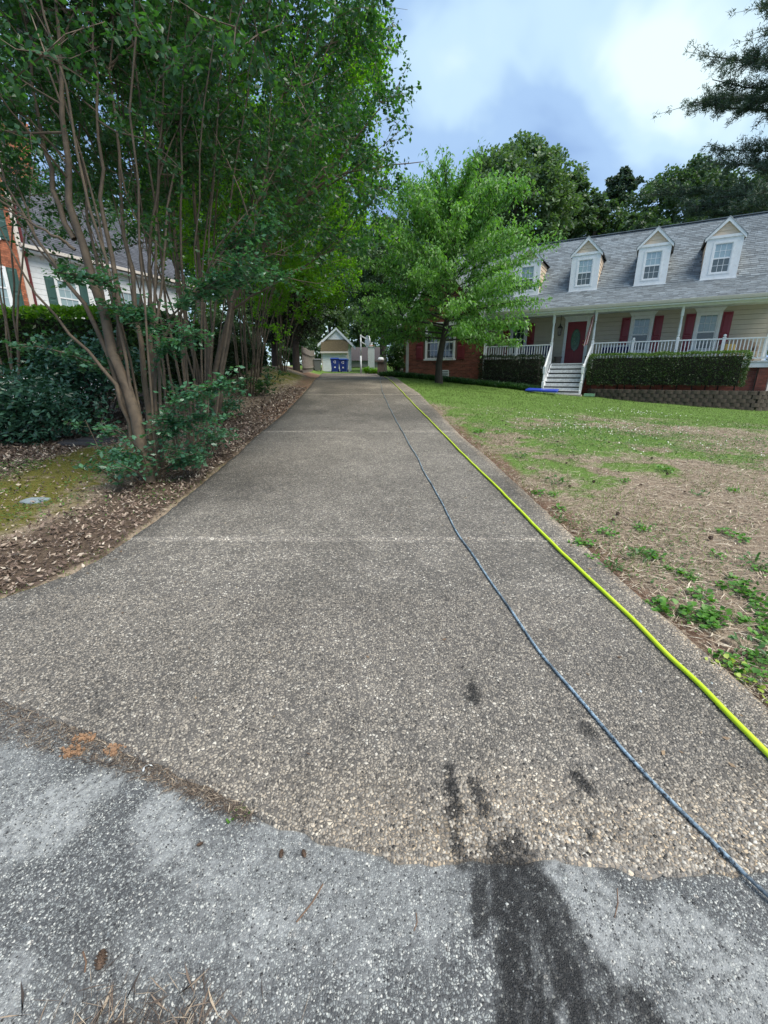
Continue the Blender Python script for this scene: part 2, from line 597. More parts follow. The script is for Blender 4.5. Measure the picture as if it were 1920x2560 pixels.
def mat_rnd(name, stops, rough=0.8, spec=0.3, bump=0.0, trans=0.0):
    m, nt = new_mat(name)
    c = nt.ramp(nt.attr('rnd'), stops)
    b = nt.n('ShaderNodeBsdfPrincipled', {'Base Color': c, 'Roughness': rough, 'Specular IOR Level': spec})
    if bump:
        pos = nt.n('ShaderNodeNewGeometry').outputs['Position']
        bn = nt.n('ShaderNodeBump', {'Strength': bump, 'Distance': 0.003, 'Height': nt.noise(160, 3, 0.6, pos).outputs[0]})
        nt.link(bn.outputs[0], b.inputs['Normal'])
    if trans:
        t = nt.n('ShaderNodeBsdfTranslucent', {'Color': c})
        finish(nt, nt.n('ShaderNodeMixShader', {0: trans, 1: b.outputs[0], 2: t.outputs[0]}).outputs[0])
    else:
        finish(nt, b.outputs[0])
    return m


M_AGG, M_STREET, M_GROUND = mat_aggregate(), mat_street(), mat_ground()

# the wet track that runs down from the driveway into the street, and smaller damp spots (world X, Y)
WET = [([at(1275, 2110), at(1300, 2150)], 0.035, 1.0), ([at(1205, 2215), at(1195, 2330)], 0.022, 0.9), ([at(1580, 2480), at(1660, 2600)], 0.028, 0.9),
       ([at(1120, 1925), at(1140, 2010), at(1132, 2080)], 0.022, 1.0), ([at(1136, 2085), at(1146, 2160)], 0.022, 0.8), ([at(1185, 1965), at(1210, 2040)], 0.018, 0.95),
       ([at(1440, 1945), at(1460, 1962)], 0.03, 1.0), ([at(1178, 1705), at(1184, 1750)], 0.032, 1.0), ([at(1470, 1822), at(1480, 1835)], 0.03, 0.75),
       ([at(1105, 1490), at(1115, 1500)], 0.025, 0.5), ([at(1165, 1540), at(1170, 1550)], 0.02, 0.35), ([at(1472, 2080), at(1476, 2105)], 0.01, 0.8), ([at(1200, 2180), at(1330, 2160)], 0.03, 0.6)]
SLUR = [([at(20, 2090), at(120, 2020), at(260, 1960)], 0.07, 0.9), ([at(40, 2110), at(150, 2080), at(130, 2000)], 0.06, 0.9), ([at(400, 2040), at(430, 2110)], 0.09, 0.8),
        ([at(660, 2150), at(560, 2200), at(420, 2150)], 0.05, 0.6), ([at(720, 2280), at(640, 2340)], 0.05, 0.7), ([at(1430, 2220), at(1540, 2330)], 0.1, 0.75),
        ([at(1700, 2330), at(1850, 2420)], 0.08, 0.8), ([at(1750, 2520), at(1880, 2500)], 0.06, 0.7), ([at(40, 2440), at(10, 2500)], 0.05, 0.6),
        ([at(1300, 2300), at(1340, 2420), at(1420, 2560)], 0.025, 0.8), ([at(1460, 2300), at(1540, 2460)], 0.03, 0.7), ([at(920, 2330), at(900, 2450)], 0.05, 0.35)]


def blot(X, Y, lst, seed):
    out = np.zeros(np.shape(X))
    w = (fbm(X * 11, Y * 7, seed) - 0.5) * 0.05 + (fbm(X * 45, Y * 26, seed + 3) - 0.5) * 0.06 + (vnoise(X * 140, Y * 110, seed + 9) - 0.5) * 0.03
    for pts, r, s in lst:
        d = seg_dist(X, Y, pts) + w * min(1.0, r / 0.04)
        out = np.maximum(out, s * (1 - sstep(r * 0.7, r * 1.2, d)))
    return out


def wet_fan(X, Y):
    """the wash of dirty water: a dark tongue at the driveway foot that fans out into streaks down the street"""
    t = (1.02 - Y) / 0.45
    cx = 0.385 + 0.04 * t + 0.02 * np.sin(t * 3)
    hw = 0.075 + 0.11 * np.clip(t, 0, 2) + (fbm(Y * 9, X * 0 + 4, 19) - 0.5) * 0.05
    q = (X - cx) / hw
    env = (1 - sstep(0.72, 1.06, np.abs(q) + (fbm(X * 40, Y * 30, 36) - 0.5) * 0.5)) * sstep(-0.16, 0.06, t + (fbm(X * 22, Y * 22, 37) - 0.5) * 0.28)
    streak = sstep(0.40, 0.62, fbm(q * 4.5 + 3, t * 1.6, 38) * 0.75 + 0.25 * vnoise(X * 70, Y * 40, 39))
    core = np.clip(1.1 - 1.3 * np.abs(t - 0.22), 0, 1)
    left = 1 - sstep(0.10, 0.26, np.abs(q + 0.78))
    return np.clip(env * np.clip(0.16 + 1.0 * streak + 0.65 * core + 0.6 * left, 0, 1), 0, 1)


def sheet_attrs(X, Y):
    dfr = np.abs(Y - front_y(X))
    w = (fbm(X * 5, Y * 5, 91) - 0.5)
    tan = np.clip((1 - sstep(0.06, 0.42, dfr + w * 0.3)) * sstep(-1.2, 0.2, X) * (0.35 + 0.75 * sstep(-0.6, 0.6, X)), 0, 1) \
        + 0.75 * (1 - sstep(0.01, 0.09, np.abs(edge_r(Y) - X) + w * 0.06)) * (Y > 1.2) + 0.3 * (1 - sstep(0.02, 0.22, np.abs(edge_r(Y) - X))) * (Y > 1.2)
    far = sstep(9, 17, Y)
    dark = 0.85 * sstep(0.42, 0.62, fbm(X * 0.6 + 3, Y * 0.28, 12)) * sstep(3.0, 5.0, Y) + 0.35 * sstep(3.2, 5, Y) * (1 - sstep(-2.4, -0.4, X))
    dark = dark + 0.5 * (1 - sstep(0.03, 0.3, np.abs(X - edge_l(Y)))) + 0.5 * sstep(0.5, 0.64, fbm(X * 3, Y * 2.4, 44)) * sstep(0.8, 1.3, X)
    for jy in JOINTS:
        dark = dark - 1.5 * (1 - sstep(0.015, 0.05, np.abs(Y - jy) + (fbm(X * 6, X * 0 + jy, 15) - 0.5) * 0.03))
    return dict(tan=np.clip(tan + 0.5 * far, 0, 1), dark=np.clip(dark, -1.2, 1.1), wet=np.maximum(blot(X, Y, WET, 33), wet_fan(X, Y)),
                slurry=0.0 * X + 0.35 * blot(X, Y, [([at(1320, 2140), at(1700, 2190)], 0.05, 0.6)], 8))


JOINTS = [3.34, 8.08, 14.64, 20.4, 27.0]


def build_driveway():
    root = bpy.data.objects.new('driveway', None)
    link(root)
    root['kind'] = 'structure'
    root['label'] = 'exposed aggregate concrete driveway climbing to the blue bins'
    lq = resample(LEFT[:5] , 60)
    Lcut = 3.06

    def row(Yv, nu):
        """points across the driveway at row parameter Yv (its Y on the right edge)"""
        u = np.linspace(0, 1, nu)
        R = np.array([edge_r(Yv), Yv])
        if Yv >= Lcut:
            Lp = np.array([edge_l(Yv), Yv])
        else:
            w = (Yv - 0.92) / (Lcut - 0.92)
            Lp = lq[int(round(w * 59))] if w < 1 else lq[-1]
            k = w * 59
            i = min(int(k), 58)
            Lp = lq[i] * (1 - (k - i)) + lq[i + 1] * (k - i)
        P = Lp[None] * (1 - u)[:, None] + R[None] * u[:, None]
        if Yv < Lcut:
            w = (Yv - 0.92) / (Lcut - 0.92)
            fr = resample(FRONT, nu)
            ch = np.array(FRONT[0])[None] * (1 - u)[:, None] + np.array(FRONT[-1])[None] * u[:, None]
            P = P + (fr - ch) * (1 - w) ** 1.6
        return P

    bounds = [0.92] + JOINTS + [35.5]
    for k in range(len(bounds) - 1):
        y0, y1 = bounds[k] + (0.006 if k else 0), bounds[k + 1] - 0.006
        step = 0.02 if k == 0 else (0.06 if k == 1 else 0.15)
        nr = max(8, int((y1 - y0) / step))
        nu = 290 if k == 0 else (72 if k == 1 else 36)
        rows = np.array([row(y, nu) for y in np.linspace(y0, y1, nr)])
        X, Y = rows[..., 0], rows[..., 1]
        jag = (fbm(X * 14, Y * 14, 71) - 0.5) * 0.05
        if k == 0:
            Y[0] += jag[0]
        X[:, 0] += jag[:, 0] * 0.8
        X[:, -1] += jag[:, -1] * 0.5
        Z = base_z(Y) + (fbm(X * 1.5, Y * 1.5, 3) - 0.5) * 0.006
        V = np.stack([X, Y, Z], -1)
        # skirt all round
        ring = np.concatenate([V[0, :], V[1:, -1], V[-1, -2::-1], V[-2:0:-1, 0]])
        low = ring.copy()
        low[:, 2] -= 0.11
        idx = np.arange(nr * nu).reshape(nr, nu)
        q = np.stack([idx[:-1, :-1], idx[:-1, 1:], idx[1:, 1:], idx[1:, :-1]], -1).reshape(-1, 4)
        rid = np.concatenate([idx[0, :], idx[1:, -1], idx[-1, -2::-1], idx[-2:0:-1, 0]])
        m = len(rid)
        lid = nr * nu + np.arange(m)
        sk = np.stack([rid, lid, np.roll(lid, -1), np.roll(rid, -1)], -1)
        allV = np.concatenate([V.reshape(-1, 3), low])
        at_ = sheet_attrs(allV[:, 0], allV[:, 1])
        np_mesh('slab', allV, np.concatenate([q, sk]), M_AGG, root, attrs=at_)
    return root


DRIVE = build_driveway()


def street_z(X, Y):
    d = np.maximum(front_y(X) - Y, 0)
    return base_z(np.maximum(Y, -1.0)) - 0.007 - 0.012 * sstep(0.0, 0.7, d) + (fbm(X * 2.2, Y * 2.2, 9) - 0.5) * 0.007


def build_street():
    xs = np.r_[np.linspace(-40, -3.2, 24), np.arange(-3.0, 0.0, 0.025), np.arange(0.0, 1.0, 0.009), np.arange(1.0, 3.0, 0.025), np.linspace(3.2, 40, 24)]
    ys = np.r_[np.linspace(-40, -0.2, 30), np.arange(0, 0.5, 0.03), np.arange(0.5, 1.08, 0.009), np.arange(1.08, 1.95, 0.03)]
    X, Y = np.meshgrid(xs, ys)
    Z = street_z(X, Y)
    Z = np.where(Y > front_y(X) + 0.05, Z - 0.08, Z)
    Z = np.where((Y > 1.0) & (X > 1.78), Z - 0.12, Z)
    idx = np.arange(X.size).reshape(X.shape)
    q = np.stack([idx[:-1, :-1], idx[:-1, 1:], idx[1:, 1:], idx[1:, :-1]], -1).reshape(-1, 4)
    Xf, Yf = X.ravel(), Y.ravel()
    sl = blot(Xf, Yf, SLUR, 55)
    sl = np.maximum(sl, 0.5 * sstep(0.56, 0.7, fbm(Xf * 2.1, Yf * 2.1, 61)))
    o = np_mesh('street', np.stack([Xf, Yf, Z.ravel()], -1), q, M_STREET, None,
                attrs=dict(slurry=np.clip(sl - wet_fan(Xf, Yf), 0, 1), wet=np.maximum(blot(Xf, Yf, WET, 33), wet_fan(Xf, Yf))))
    tag(o, 'worn blue-grey asphalt street', None, None, 'structure')


build_street()


def zone(X, Y):
    """what grows where, 0..1 each"""
    right = X > 0
    dr = np.maximum(X - edge_r(Y), 0)
    dl = np.maximum(edge_l(Y) - X, 0)
    w = fbm(X * 0.8, Y * 0.8, 21)
    w2 = fbm(X * 2.4, Y * 2.4, 27)
    g = 0.95 * sstep(9.5, 13.0, Y + (w - 0.5) * 5) + 0.9 * np.exp(-(((X - 4.2) / 1.9) ** 2 + ((Y - 8.4) / 1.6) ** 2)) + 0.62 * sstep(0.46, 0.64, w2) * sstep(3.5, 6.5, Y) + 0.34 * sstep(0.48, 0.62, fbm(X * 0.9 + 7, Y * 0.9, 24)) * sstep(2.8, 4.5, Y)
    g = g * (1 - 0.75 * np.exp(-((X - 7.5) / 3.0) ** 2 - ((Y - 8.0) / 2.6) ** 2)) * sstep(0.0, 0.5, dr + 0.2)
    g = np.where(right, np.clip(g, 0, 1), 0)
    moss = np.where(~right, np.exp(-((X + 3.9) / 1.0) ** 2) * sstep(2.0, 4.0, Y) * (1 - sstep(6.3, 7.6, Y)) + 0.75 * np.exp(-((X + 4.4) / 1.3) ** 2) * sstep(13, 16, Y) * (1 - sstep(22, 25, Y))
                    + 0.5 * (1 - sstep(0.05, 0.3, dl)) * (Y < 6), 0)
    moss = moss * (0.3 + 1.0 * w2)
    lit = np.where(~right, 0.35 + 0.9 * (1 - sstep(0.3, 1.3, dl)) * sstep(0.02, 0.2, dl) + 0.8 * sstep(1.9, 2.8, dl), 0)
    lit = lit - 0.8 * moss - 0.25 * sstep(9, 13, Y)
    lit = np.where(~right & (Y < 2.6) & (dl < 6), lit + 0.3, lit)
    red = np.where(right, 0.85 * (1 - sstep(0.05, 0.5, dr)) * (Y < 9) * (0.3 + w2), 0.8 * (1 - sstep(0.2, 1.2, dl)) * sstep(7, 11, Y) * (0.35 + w2) + 0.6 * sstep(24, 27, Y) * (dl < 3))
    back = sstep(30, 34, Y)
    g = np.maximum(g, 0.75 * back)
    return np.clip(g, 0, 1), np.clip(moss, 0, 1), np.clip(lit, 0, 1) * (1 - back), np.clip(red, 0, 1) * (1 - back)


def build_ground():
    xs = np.unique(np.round(np.r_[-600, -350, -200, -120, -80, np.arange(-60, -20, 4), np.arange(-20, -8, 0.8), np.arange(-8, 10, 0.14), np.arange(10, 24, 0.5),
                                  np.arange(24, 60, 3), 60, 90, 140, 220, 350, 600], 3))
    ys = np.unique(np.round(np.r_[-60, -20, -5, 0, np.arange(0.6, 14, 0.14), np.arange(14, 30, 0.4), np.arange(30, 60, 1.5), 60, 75, 100, 150, 250, 400, 700, 1200], 3))
    X, Y = np.meshgrid(xs, ys)
    Z = ground_z(X, Y)
    inside = (X > edge_l(Y) - 0.02) & (X < edge_r(Y) + 0.02) & (Y > front_y(X) - 0.1) & (Y < 35.6)
    Z = np.where(inside, Z - 0.09, Z - 0.022)
    street = (Y < np.where(X > 1.72, 0.95, front_y(X) - 0.04)) | ((X < -3) & (Y < 1.72))
    Z = np.where(street, Z - 0.2, Z)
    idx = np.arange(X.size).reshape(X.shape)
    q = np.stack([idx[:-1, :-1], idx[:-1, 1:], idx[1:, 1:], idx[1:, :-1]], -1).reshape(-1, 4)
    g, mo, li, re = zone(X.ravel(), Y.ravel())
    o = np_mesh('ground', np.stack([X.ravel(), Y.ravel(), Z.ravel()], -1), q, M_GROUND, None, attrs=dict(green=g, moss=mo, litter=li, red=re), smooth=True)
    tag(o, 'yard ground of dry thatch, grass, moss and leaf mould', None, None, 'structure')


build_ground()


# ------------------------------------------------------------------ scattered ground stuff
def domes(P, R, asp, rng, h=0.55):
    """little rounded stones: P (N,3) centres, R radii"""
    n, k = len(P), 4
    th = rng.uniform(0, 6.28, n)
    V = np.zeros((n, 2 * k + 1, 3), np.float32)
    c, s = np.cos(th), np.sin(th)
    for ring, (rr, zz) in enumerate(((1.0, -0.35), (0.72, 0.62))):
        for j in range(k):
            a = 2 * math.pi * j / k + rng.uniform(-0.25, 0.25, n)
            q = rr * rng.uniform(0.82, 1.12, n)
            x, y = np.cos(a) * R * q * asp, np.sin(a) * R * q
            V[:, ring * k + j] = np.stack([P[:, 0] + x * c - y * s, P[:, 1] + x * s + y * c, P[:, 2] + zz * R * h], -1)
    V[:, 2 * k] = P + np.stack([0 * R, 0 * R, R * h * 0.95], -1)
    f = []
    for j in range(k):
        a, b = j, (j + 1) % k
        f += [(a, b, k + b), (a, k + b, k + a), (k + a, k + b, 2 * k)]
    f = np.array(f)
    Fs = (np.arange(n)[:, None, None] * (2 * k + 1) + f[None]).reshape(-1, 3)
    return V.reshape(-1, 3), Fs, len(f)


def blades(P, L, W, rng, lie=0.3, curve=0.25, az=None):
    """thin grass blades / straw strands as bent strips of two quads; lie: 0 upright .. 1 flat"""
    n = len(P)
    az = rng.uniform(0, 6.28, n) if az is None else az
    el = (1 - lie) * (math.pi / 2) * rng.uniform(0.55, 1.0, n) + 0.03
    d = np.stack([np.cos(az) * np.cos(el), np.sin(az) * np.cos(el), np.sin(el)], -1)
    s = np.stack([-np.sin(az), np.cos(az), 0 * az], -1)
    kink = rng.uniform(-curve, curve, n)[:, None] * s * L[:, None]
    b0 = P
    b1 = P + d * (L * 0.55)[:, None] + kink * 0.5
    b2 = P + d * L[:, None] - np.stack([0 * L, 0 * L, L * curve * 0.5 * (1 - lie)], -1) + kink * rng.uniform(0.2, 1.2, n)[:, None]
    w = (s * W[:, None]) * 0.5
    V = np.stack([b0 - w, b0 + w, b1 + w * 0.85, b1 - w * 0.85, b2], 1)
    V = V[:, [0, 1, 2, 4]]                                                  # two triangles: root edge, one shoulder, tip
    base = np.arange(n)[:, None] * 4
    F = np.concatenate([(base + np.array([[0, 1, 2]])), (base + np.array([[0, 2, 3]]))], 1).reshape(-1, 3)
    return V.reshape(-1, 3), F, 2


def leafcloud(P, L, W, rng, up=0.6, droop=0.25, az=None, tilt=None):
    """P (N,3) leaf bases; one bent diamond (2 triangles) each"""
    n = len(P)
    az = rng.uniform(0, 6.28, n) if az is None else az
    tl = rng.normal(0, 1 - up, n) * 1.1 if tilt is None else tilt
    d = np.stack([np.cos(az) * np.cos(tl), np.sin(az) * np.cos(tl), np.sin(tl)], -1)
    s = np.stack([-np.sin(az), np.cos(az), 0 * az], -1)
    nm = np.cross(d, s)
    roll = rng.normal(0, 1.25 * (1 - up) + 0.12, n)[:, None]
    s2 = s * np.cos(roll) + nm * np.sin(roll)
    L = L[:, None]
    W = W[:, None]
    mid = P + d * L * 0.45
    tip = P + d * L - np.array([0, 0, 1.0]) * L * droop
    fold = np.cross(s2, d) * W * 0.18
    V = np.stack([P, mid + s2 * W * 0.5 + fold, tip, mid - s2 * W * 0.5 + fold], 1)
    base = np.arange(n)[:, None] * 4
    F = np.concatenate([base + np.array([[0, 1, 2]]), base + np.array([[0, 2, 3]])], 1).reshape(-1, 3)
    return V.reshape(-1, 3), F, 2


def scatter(rng, n, x0, x1, y0, y1, pw=1.0):
    """random ground points; pw > 1 crowds them towards the camera"""
    X = rng.uniform(x0, x1, n)
    Y = y0 + (y1 - y0) * rng.uniform(0, 1, n) ** pw
    return X, Y


def in_view(X, Y, pad=0.5):
    return np.abs(X) < 0.9 * (Y + 0.35) + pad


def on_drive(X, Y, m=0.0):
    return (X > edge_l(Y) - m) & (X < edge_r(Y) + m) & (Y > front_y(X) - m)


def scatter_stuff():
    rng = np.random.default_rng(7)
    # exposed pebbles of the nearest slab
    X, Y = scatter(rng, 160000, -2.2, 1.7, 0.92, 2.5, 1.4)
    k = on_drive(X, Y, -0.01) & in_view(X, Y, 0.1)
    X, Y = X[k][:27000], Y[k][:27000]
    R = rng.uniform(0.0030, 0.0062, len(X)) * (1 + 0.25 * sstep(-0.4, 0.4, X) * (1 - sstep(0.1, 0.5, Y - front_y(X))))
    P = np.stack([X, Y, base_z(Y) + (fbm(X * 1.5, Y * 1.5, 3) - 0.5) * 0.006 + 0.0006], -1)
    V, Fs, m = domes(P, R, rng.uniform(1.0, 1.5, len(X)), rng, 0.5)
    sa = sheet_attrs(X, Y)
    rn = rng.uniform(0, 1, len(X)) * (1 - 0.95 * np.clip(1.4 * sa['wet'] * (rng.uniform(0, 1, len(X)) < 0.9), 0, 1)) * (0.72 + 0.35 * np.clip(sa['tan'], 0, 1)) * (0.75 + 0.4 * fbm(X * 2, Y * 2, 91))
    o = np_mesh('exposed_aggregate', V, Fs, mat_rnd('pebble', [(0.0, (0.012, 0.011, 0.010)), (0.1, (0.105, 0.096, 0.085)), (0.4, (0.205, 0.185, 0.158)), (0.58, (0.275, 0.245, 0.203)),
                (0.72, (0.34, 0.3, 0.245)), (0.88, (0.43, 0.39, 0.33)), (1.0, (0.58, 0.55, 0.485))], 0.55, 0.45), DRIVE, fattrs=dict(rnd=np.repeat(np.clip(rn, 0, 1), m)), kind='stuff')
    # loose chips on the street
    X, Y = scatter(rng, 60000, -1.6, 1.7, 0.45, 1.6)
    k = (Y < front_y(X) - 0.02) & in_view(X, Y, 0.1)
    X, Y = X[k][:13000], Y[k][:13000]
    z = street_z(X, Y)
    R = rng.uniform(0.0014, 0.0036, len(X)) * np.where(rng.uniform(0, 1, len(X)) < 0.03, 1.7, 1)
    V, Fs, m = domes(np.stack([X, Y, z], -1), R, rng.uniform(1, 1.5, len(X)), rng, 0.5)
    wet = np.maximum(blot(X, Y, WET, 33), wet_fan(X, Y))
    rn = rng.uniform(0, 1, len(X)) ** 1.3 * (1 - 0.97 * np.clip(wet * 1.5, 0, 1) * (rng.uniform(0, 1, len(X)) < 0.93))
    o = np_mesh('street_chippings', V, Fs, mat_rnd('chipping', [(0.0, (0.014, 0.014, 0.015)), (0.2, (0.08, 0.084, 0.088)), (0.6, (0.2, 0.21, 0.21)), (0.85, (0.34, 0.35, 0.33)),
                (1.0, (0.5, 0.5, 0.46))], 0.55, 0.45), None, fattrs=dict(rnd=np.repeat(rn, m)))
    tag(o, 'loose grey stone chippings on the asphalt street', None, None, 'stuff')

    # fallen leaves under the crape myrtles
    X, Y = scatter(rng, 140000, -9.0, -1.9, 2.0, 17, 1.6)
    g, mo, li, re = zone(X, Y)
    dl = edge_l(Y) - X
    dens = np.clip(li * 1.1 + 0.16, 0, 1) * (0.35 + 0.9 * fbm(X * 1.7, Y * 1.7, 60))
    k = (dl > 0.03) & in_view(X, Y, 0.3) & (rng.uniform(0, 1, len(X)) < dens)
    X, Y = X[k][:50000], Y[k][:50000]
    P = np.stack([X, Y, ground_z(X, Y) + rng.uniform(-0.012, 0.02, len(X))], -1)
    L = rng.uniform(0.022, 0.065, len(X)) * (0.8 + 0.45 * sstep(3, 8, Y))
    V, Fs, m = leafcloud(P, L, L * rng.uniform(0.28, 0.55, len(X)), rng, 0.62, -0.12)
    o = np_mesh('fallen_leaves', V, Fs, mat_rnd('dead_leaf', [(0.0, (0.05, 0.034, 0.025)), (0.35, (0.13, 0.088, 0.067)), (0.65, (0.24, 0.175, 0.135)), (0.88, (0.40, 0.32, 0.25)),
                (1.0, (0.58, 0.52, 0.42))], 0.6, 0.4), None, fattrs=dict(rnd=np.repeat(rng.uniform(0, 1, len(X)) ** 1.25, m)))
    tag(o, 'brown fallen leaves lying under the crape myrtles', None, None, 'stuff')
    # a few leaf scraps and twigs on the driveway
    X, Y = scatter(rng, 900, -2.3, 1.6, 1.0, 16, 1.3)
    k = on_drive(X, Y, -0.03) & (rng.uniform(0, 1, len(X)) < 0.25 + 0.75 * np.exp(-(np.minimum(X - edge_l(Y), edge_r(Y) - X)) / 0.35))
    X, Y = X[k], Y[k]
    L = rng.uniform(0.012, 0.035, len(X))
    V, Fs, m = leafcloud(np.stack([X, Y, base_z(Y) + 0.006], -1), L, L * 0.5, rng, 0.85, 0.0)
    o = np_mesh('leaf_scraps', V, Fs, mat_rnd('leaf_scrap', [(0.0, (0.1, 0.06, 0.04)), (0.6, (0.3, 0.22, 0.14)), (1.0, (0.6, 0.56, 0.46))]), None, fattrs=dict(rnd=np.repeat(rng.uniform(0, 1, len(X)), m)))
    tag(o, 'small dry leaf scraps strewn over the driveway', None, None, 'stuff')

    # green lawn blades (right) and moss / sparse grass (left)
    X, Y = scatter(rng, 330000, 0.8, 17, 2.2, 24, 1.45)
    g, mo, li, re = zone(X, Y)
    dens = np.clip(g, 0, 1) ** 1.2 * (0.3 + 0.9 * fbm(X * 3, Y * 3, 62))
    dens = np.maximum(dens, 0.85 * sstep(0.34, 0.58, fbm(X * 1.6, Y * 1.6, 63)))
    k = (X - edge_r(Y) > 0.04) & in_view(X, Y, 0.4) & (rng.uniform(0, 1, len(X)) < dens)
    X, Y = X[k][:95000], Y[k][:95000]
    X2, Y2 = scatter(rng, 90000, -9, -1.9, 2.0, 24, 1.3)
    g2, mo2, li2, re2 = zone(X2, Y2)
    dl2 = edge_l(Y2) - X2
    dens = np.clip(mo2 * 0.8 + 0.9 * np.exp(-(dl2 / 0.16) ** 2) * (Y2 < 6) * (0.2 + 1.2 * sstep(0.4, 0.6, fbm(X2 * 3, Y2 * 3, 88))), 0, 1)
    k = (dl2 > 0.0) & in_view(X2, Y2, 0.3) & (rng.uniform(0, 1, len(X2)) < dens)
    X2, Y2 = X2[k][:20000], Y2[k][:20000]
    XX, YY = np.r_[X, X2], np.r_[Y, Y2]
    L = np.r_[rng.uniform(0.025, 0.07, len(X)), rng.uniform(0.012, 0.035, len(X2))] * (1 + 0.35 * sstep(10, 20, YY))
    W = np.where(YY > 10, 0.0075, 0.0045) * rng.uniform(0.7, 1.4, len(XX))
    V, Fs, m = blades(np.stack([XX, YY, ground_z(XX, YY) - 0.02], -1), L, W, rng, 0.38)
    rn = np.r_[rng.uniform(0.1, 1, len(X)) * (0.6 + 0.45 * fbm(X, Y, 77)), rng.uniform(0, 0.75, len(X2))]
    o = np_mesh('grass', V, Fs, mat_rnd('grass_blade', [(0.0, (0.09, 0.085, 0.022)), (0.3, (0.08, 0.13, 0.025)), (0.6, (0.13, 0.23, 0.04)), (0.9, (0.22, 0.34, 0.075)), (1.0, (0.34, 0.38, 0.14))], 0.55, 0.3, 0, 0.25),
                None, fattrs=dict(rnd=np.repeat(np.clip(rn, 0, 1), m)))
    tag(o, 'patchy green grass of the yard', None, None, 'stuff')
    # dry thatch and pine straw (right lawn and the gap at the driveway foot)
    X, Y = scatter(rng, 420000, 1.2, 14, 1.6, 13, 1.25)
    g, mo, li, re = zone(X, Y)
    k = (X - edge_r(Y) > 0.01) & in_view(X, Y, 0.3) & (rng.uniform(0, 1, len(X)) < (1.05 - g) * (0.3 + fbm(X * 2, Y * 2, 66)))
    X, Y = X[k][:85000], Y[k][:85000]
    gx = rng.uniform(-1.9, -0.45, 7000)
    gy = front_y(gx) - rng.uniform(-0.03, 1, 7000) ** 1.5 * np.interp(gx, [-1.9, -1.55, -0.9, -0.5, -0.3], [0.22, 0.16, 0.07, 0.035, 0.01])
    sx = -0.55 + rng.normal(0, 0.13, 500)
    sy = 0.60 + rng.normal(0, 0.045, 500)
    XX, YY = np.r_[X, gx, sx], np.r_[Y, gy, sy]
    ZZ = np.r_[ground_z(X, Y) - 0.014, street_z(gx, gy) + rng.uniform(-0.004, 0.006, 7000), street_z(sx, sy) + rng.uniform(0, 0.006, 500)]
    L = np.r_[rng.uniform(0.03, 0.12, len(X)), np.r_[rng.uniform(0.012, 0.05, 7000), rng.uniform(0.03, 0.09, 500)]]
    V, Fs, m = blades(np.stack([XX, YY, ZZ], -1), L, rng.uniform(0.0016, 0.0034, len(XX)) * np.r_[np.where(Y > 6, 1.7, 1.05), np.r_[np.full(7000, 0.34), np.full(500, 0.2)]], rng, 0.9, 0.3)
    rn = np.r_[0.12 + 0.88 * rng.uniform(0, 1, len(X)) ** 0.8, rng.uniform(0, 1, 7500) ** 2.2 * 0.8]
    o = np_mesh('dry_straw', V, Fs, mat_rnd('straw', [(0.0, (0.05, 0.04, 0.034)), (0.3, (0.17, 0.125, 0.095)), (0.6, (0.36, 0.285, 0.205)), (0.85, (0.54, 0.45, 0.335)), (1.0, (0.7, 0.63, 0.5))], 0.7, 0.25),
                None, fattrs=dict(rnd=np.repeat(rn, m)))
    tag(o, 'dry thatch and pine straw on the bare ground', None, None, 'stuff')
    # clover and low creeping leaves
    X, Y = scatter(rng, 60000, 1.4, 12, 2.0, 12, 1.1)
    dens = 0.75 * np.exp(-(((X - 4.2) / 1.9) ** 2 + ((Y - 8.4) / 1.6) ** 2)) + 0.55 * sstep(0.56, 0.7, fbm(X * 1.4, Y * 1.4, 81)) + 0.5 * np.exp(-(((X - 3.2) / 1.1) ** 2 + ((Y - 2.9) / 0.9) ** 2)) * sstep(0.4, 0.6, fbm(X * 3, Y * 3, 82))
    k = (X - edge_r(Y) > 0.06) & in_view(X, Y, 0.3) & (rng.uniform(0, 1, len(X)) < dens)
    X, Y = X[k][:16000], Y[k][:16000]
    X2, Y2 = scatter(rng, 16000, -6, -2.2, 2.2, 6)
    k = (edge_l(Y2) - X2 > 0.1) & in_view(X2, Y2, 0.2) & (rng.uniform(0, 1, len(X2)) < sstep(0.5, 0.72, fbm(X2 * 2, Y2 * 2, 84)))
    X, Y = np.r_[X, X2[k]], np.r_[Y, Y2[k]]
    L = rng.uniform(0.012, 0.03, len(X)) * (1 + 0.4 * sstep(5, 9, Y))
    V, Fs, m = leafcloud(np.stack([X, Y, ground_z(X, Y) + rng.uniform(-0.01, 0.03, len(X))], -1), L, L * 0.85, rng, 0.75, 0.1)
    o = np_mesh('clover', V, Fs, leaf_mat('clover_leaf', (0.03, 0.075, 0.018), (0.11, 0.22, 0.05), 0.25, 0.5), None, fattrs=dict(rnd=np.repeat(rng.uniform(0, 1, len(X)), m)))
    tag(o, 'clover and low creeping green leaves between the straw', None, None, 'stuff')
    X, Y = scatter(rng, 1500, 2.0, 12, 6.3, 15)
    k = rng.uniform(0, 1, len(X)) < np.exp(-(((X - 4.6) / 2.2) ** 2 + ((Y - 9.0) / 1.8) ** 2)) + 0.7 * np.exp(-(((X - 7.6) / 1.6) ** 2 + ((Y - 14.2) / 1.2) ** 2))
    X, Y = X[k], Y[k]
    V, Fs, m = domes(np.stack([X, Y, ground_z(X, Y) + 0.05], -1), rng.uniform(0.007, 0.012, len(X)) * (1 + 0.3 * sstep(10, 14, Y)), np.ones(len(X)), rng, 1.0)
    o = np_mesh('clover_flowers', V, Fs, plain('clover_white', (0.75, 0.75, 0.68), 0.7), None)
    tag(o, 'white clover flowers dotted over the lawn', None, None, 'stuff')


scatter_stuff()


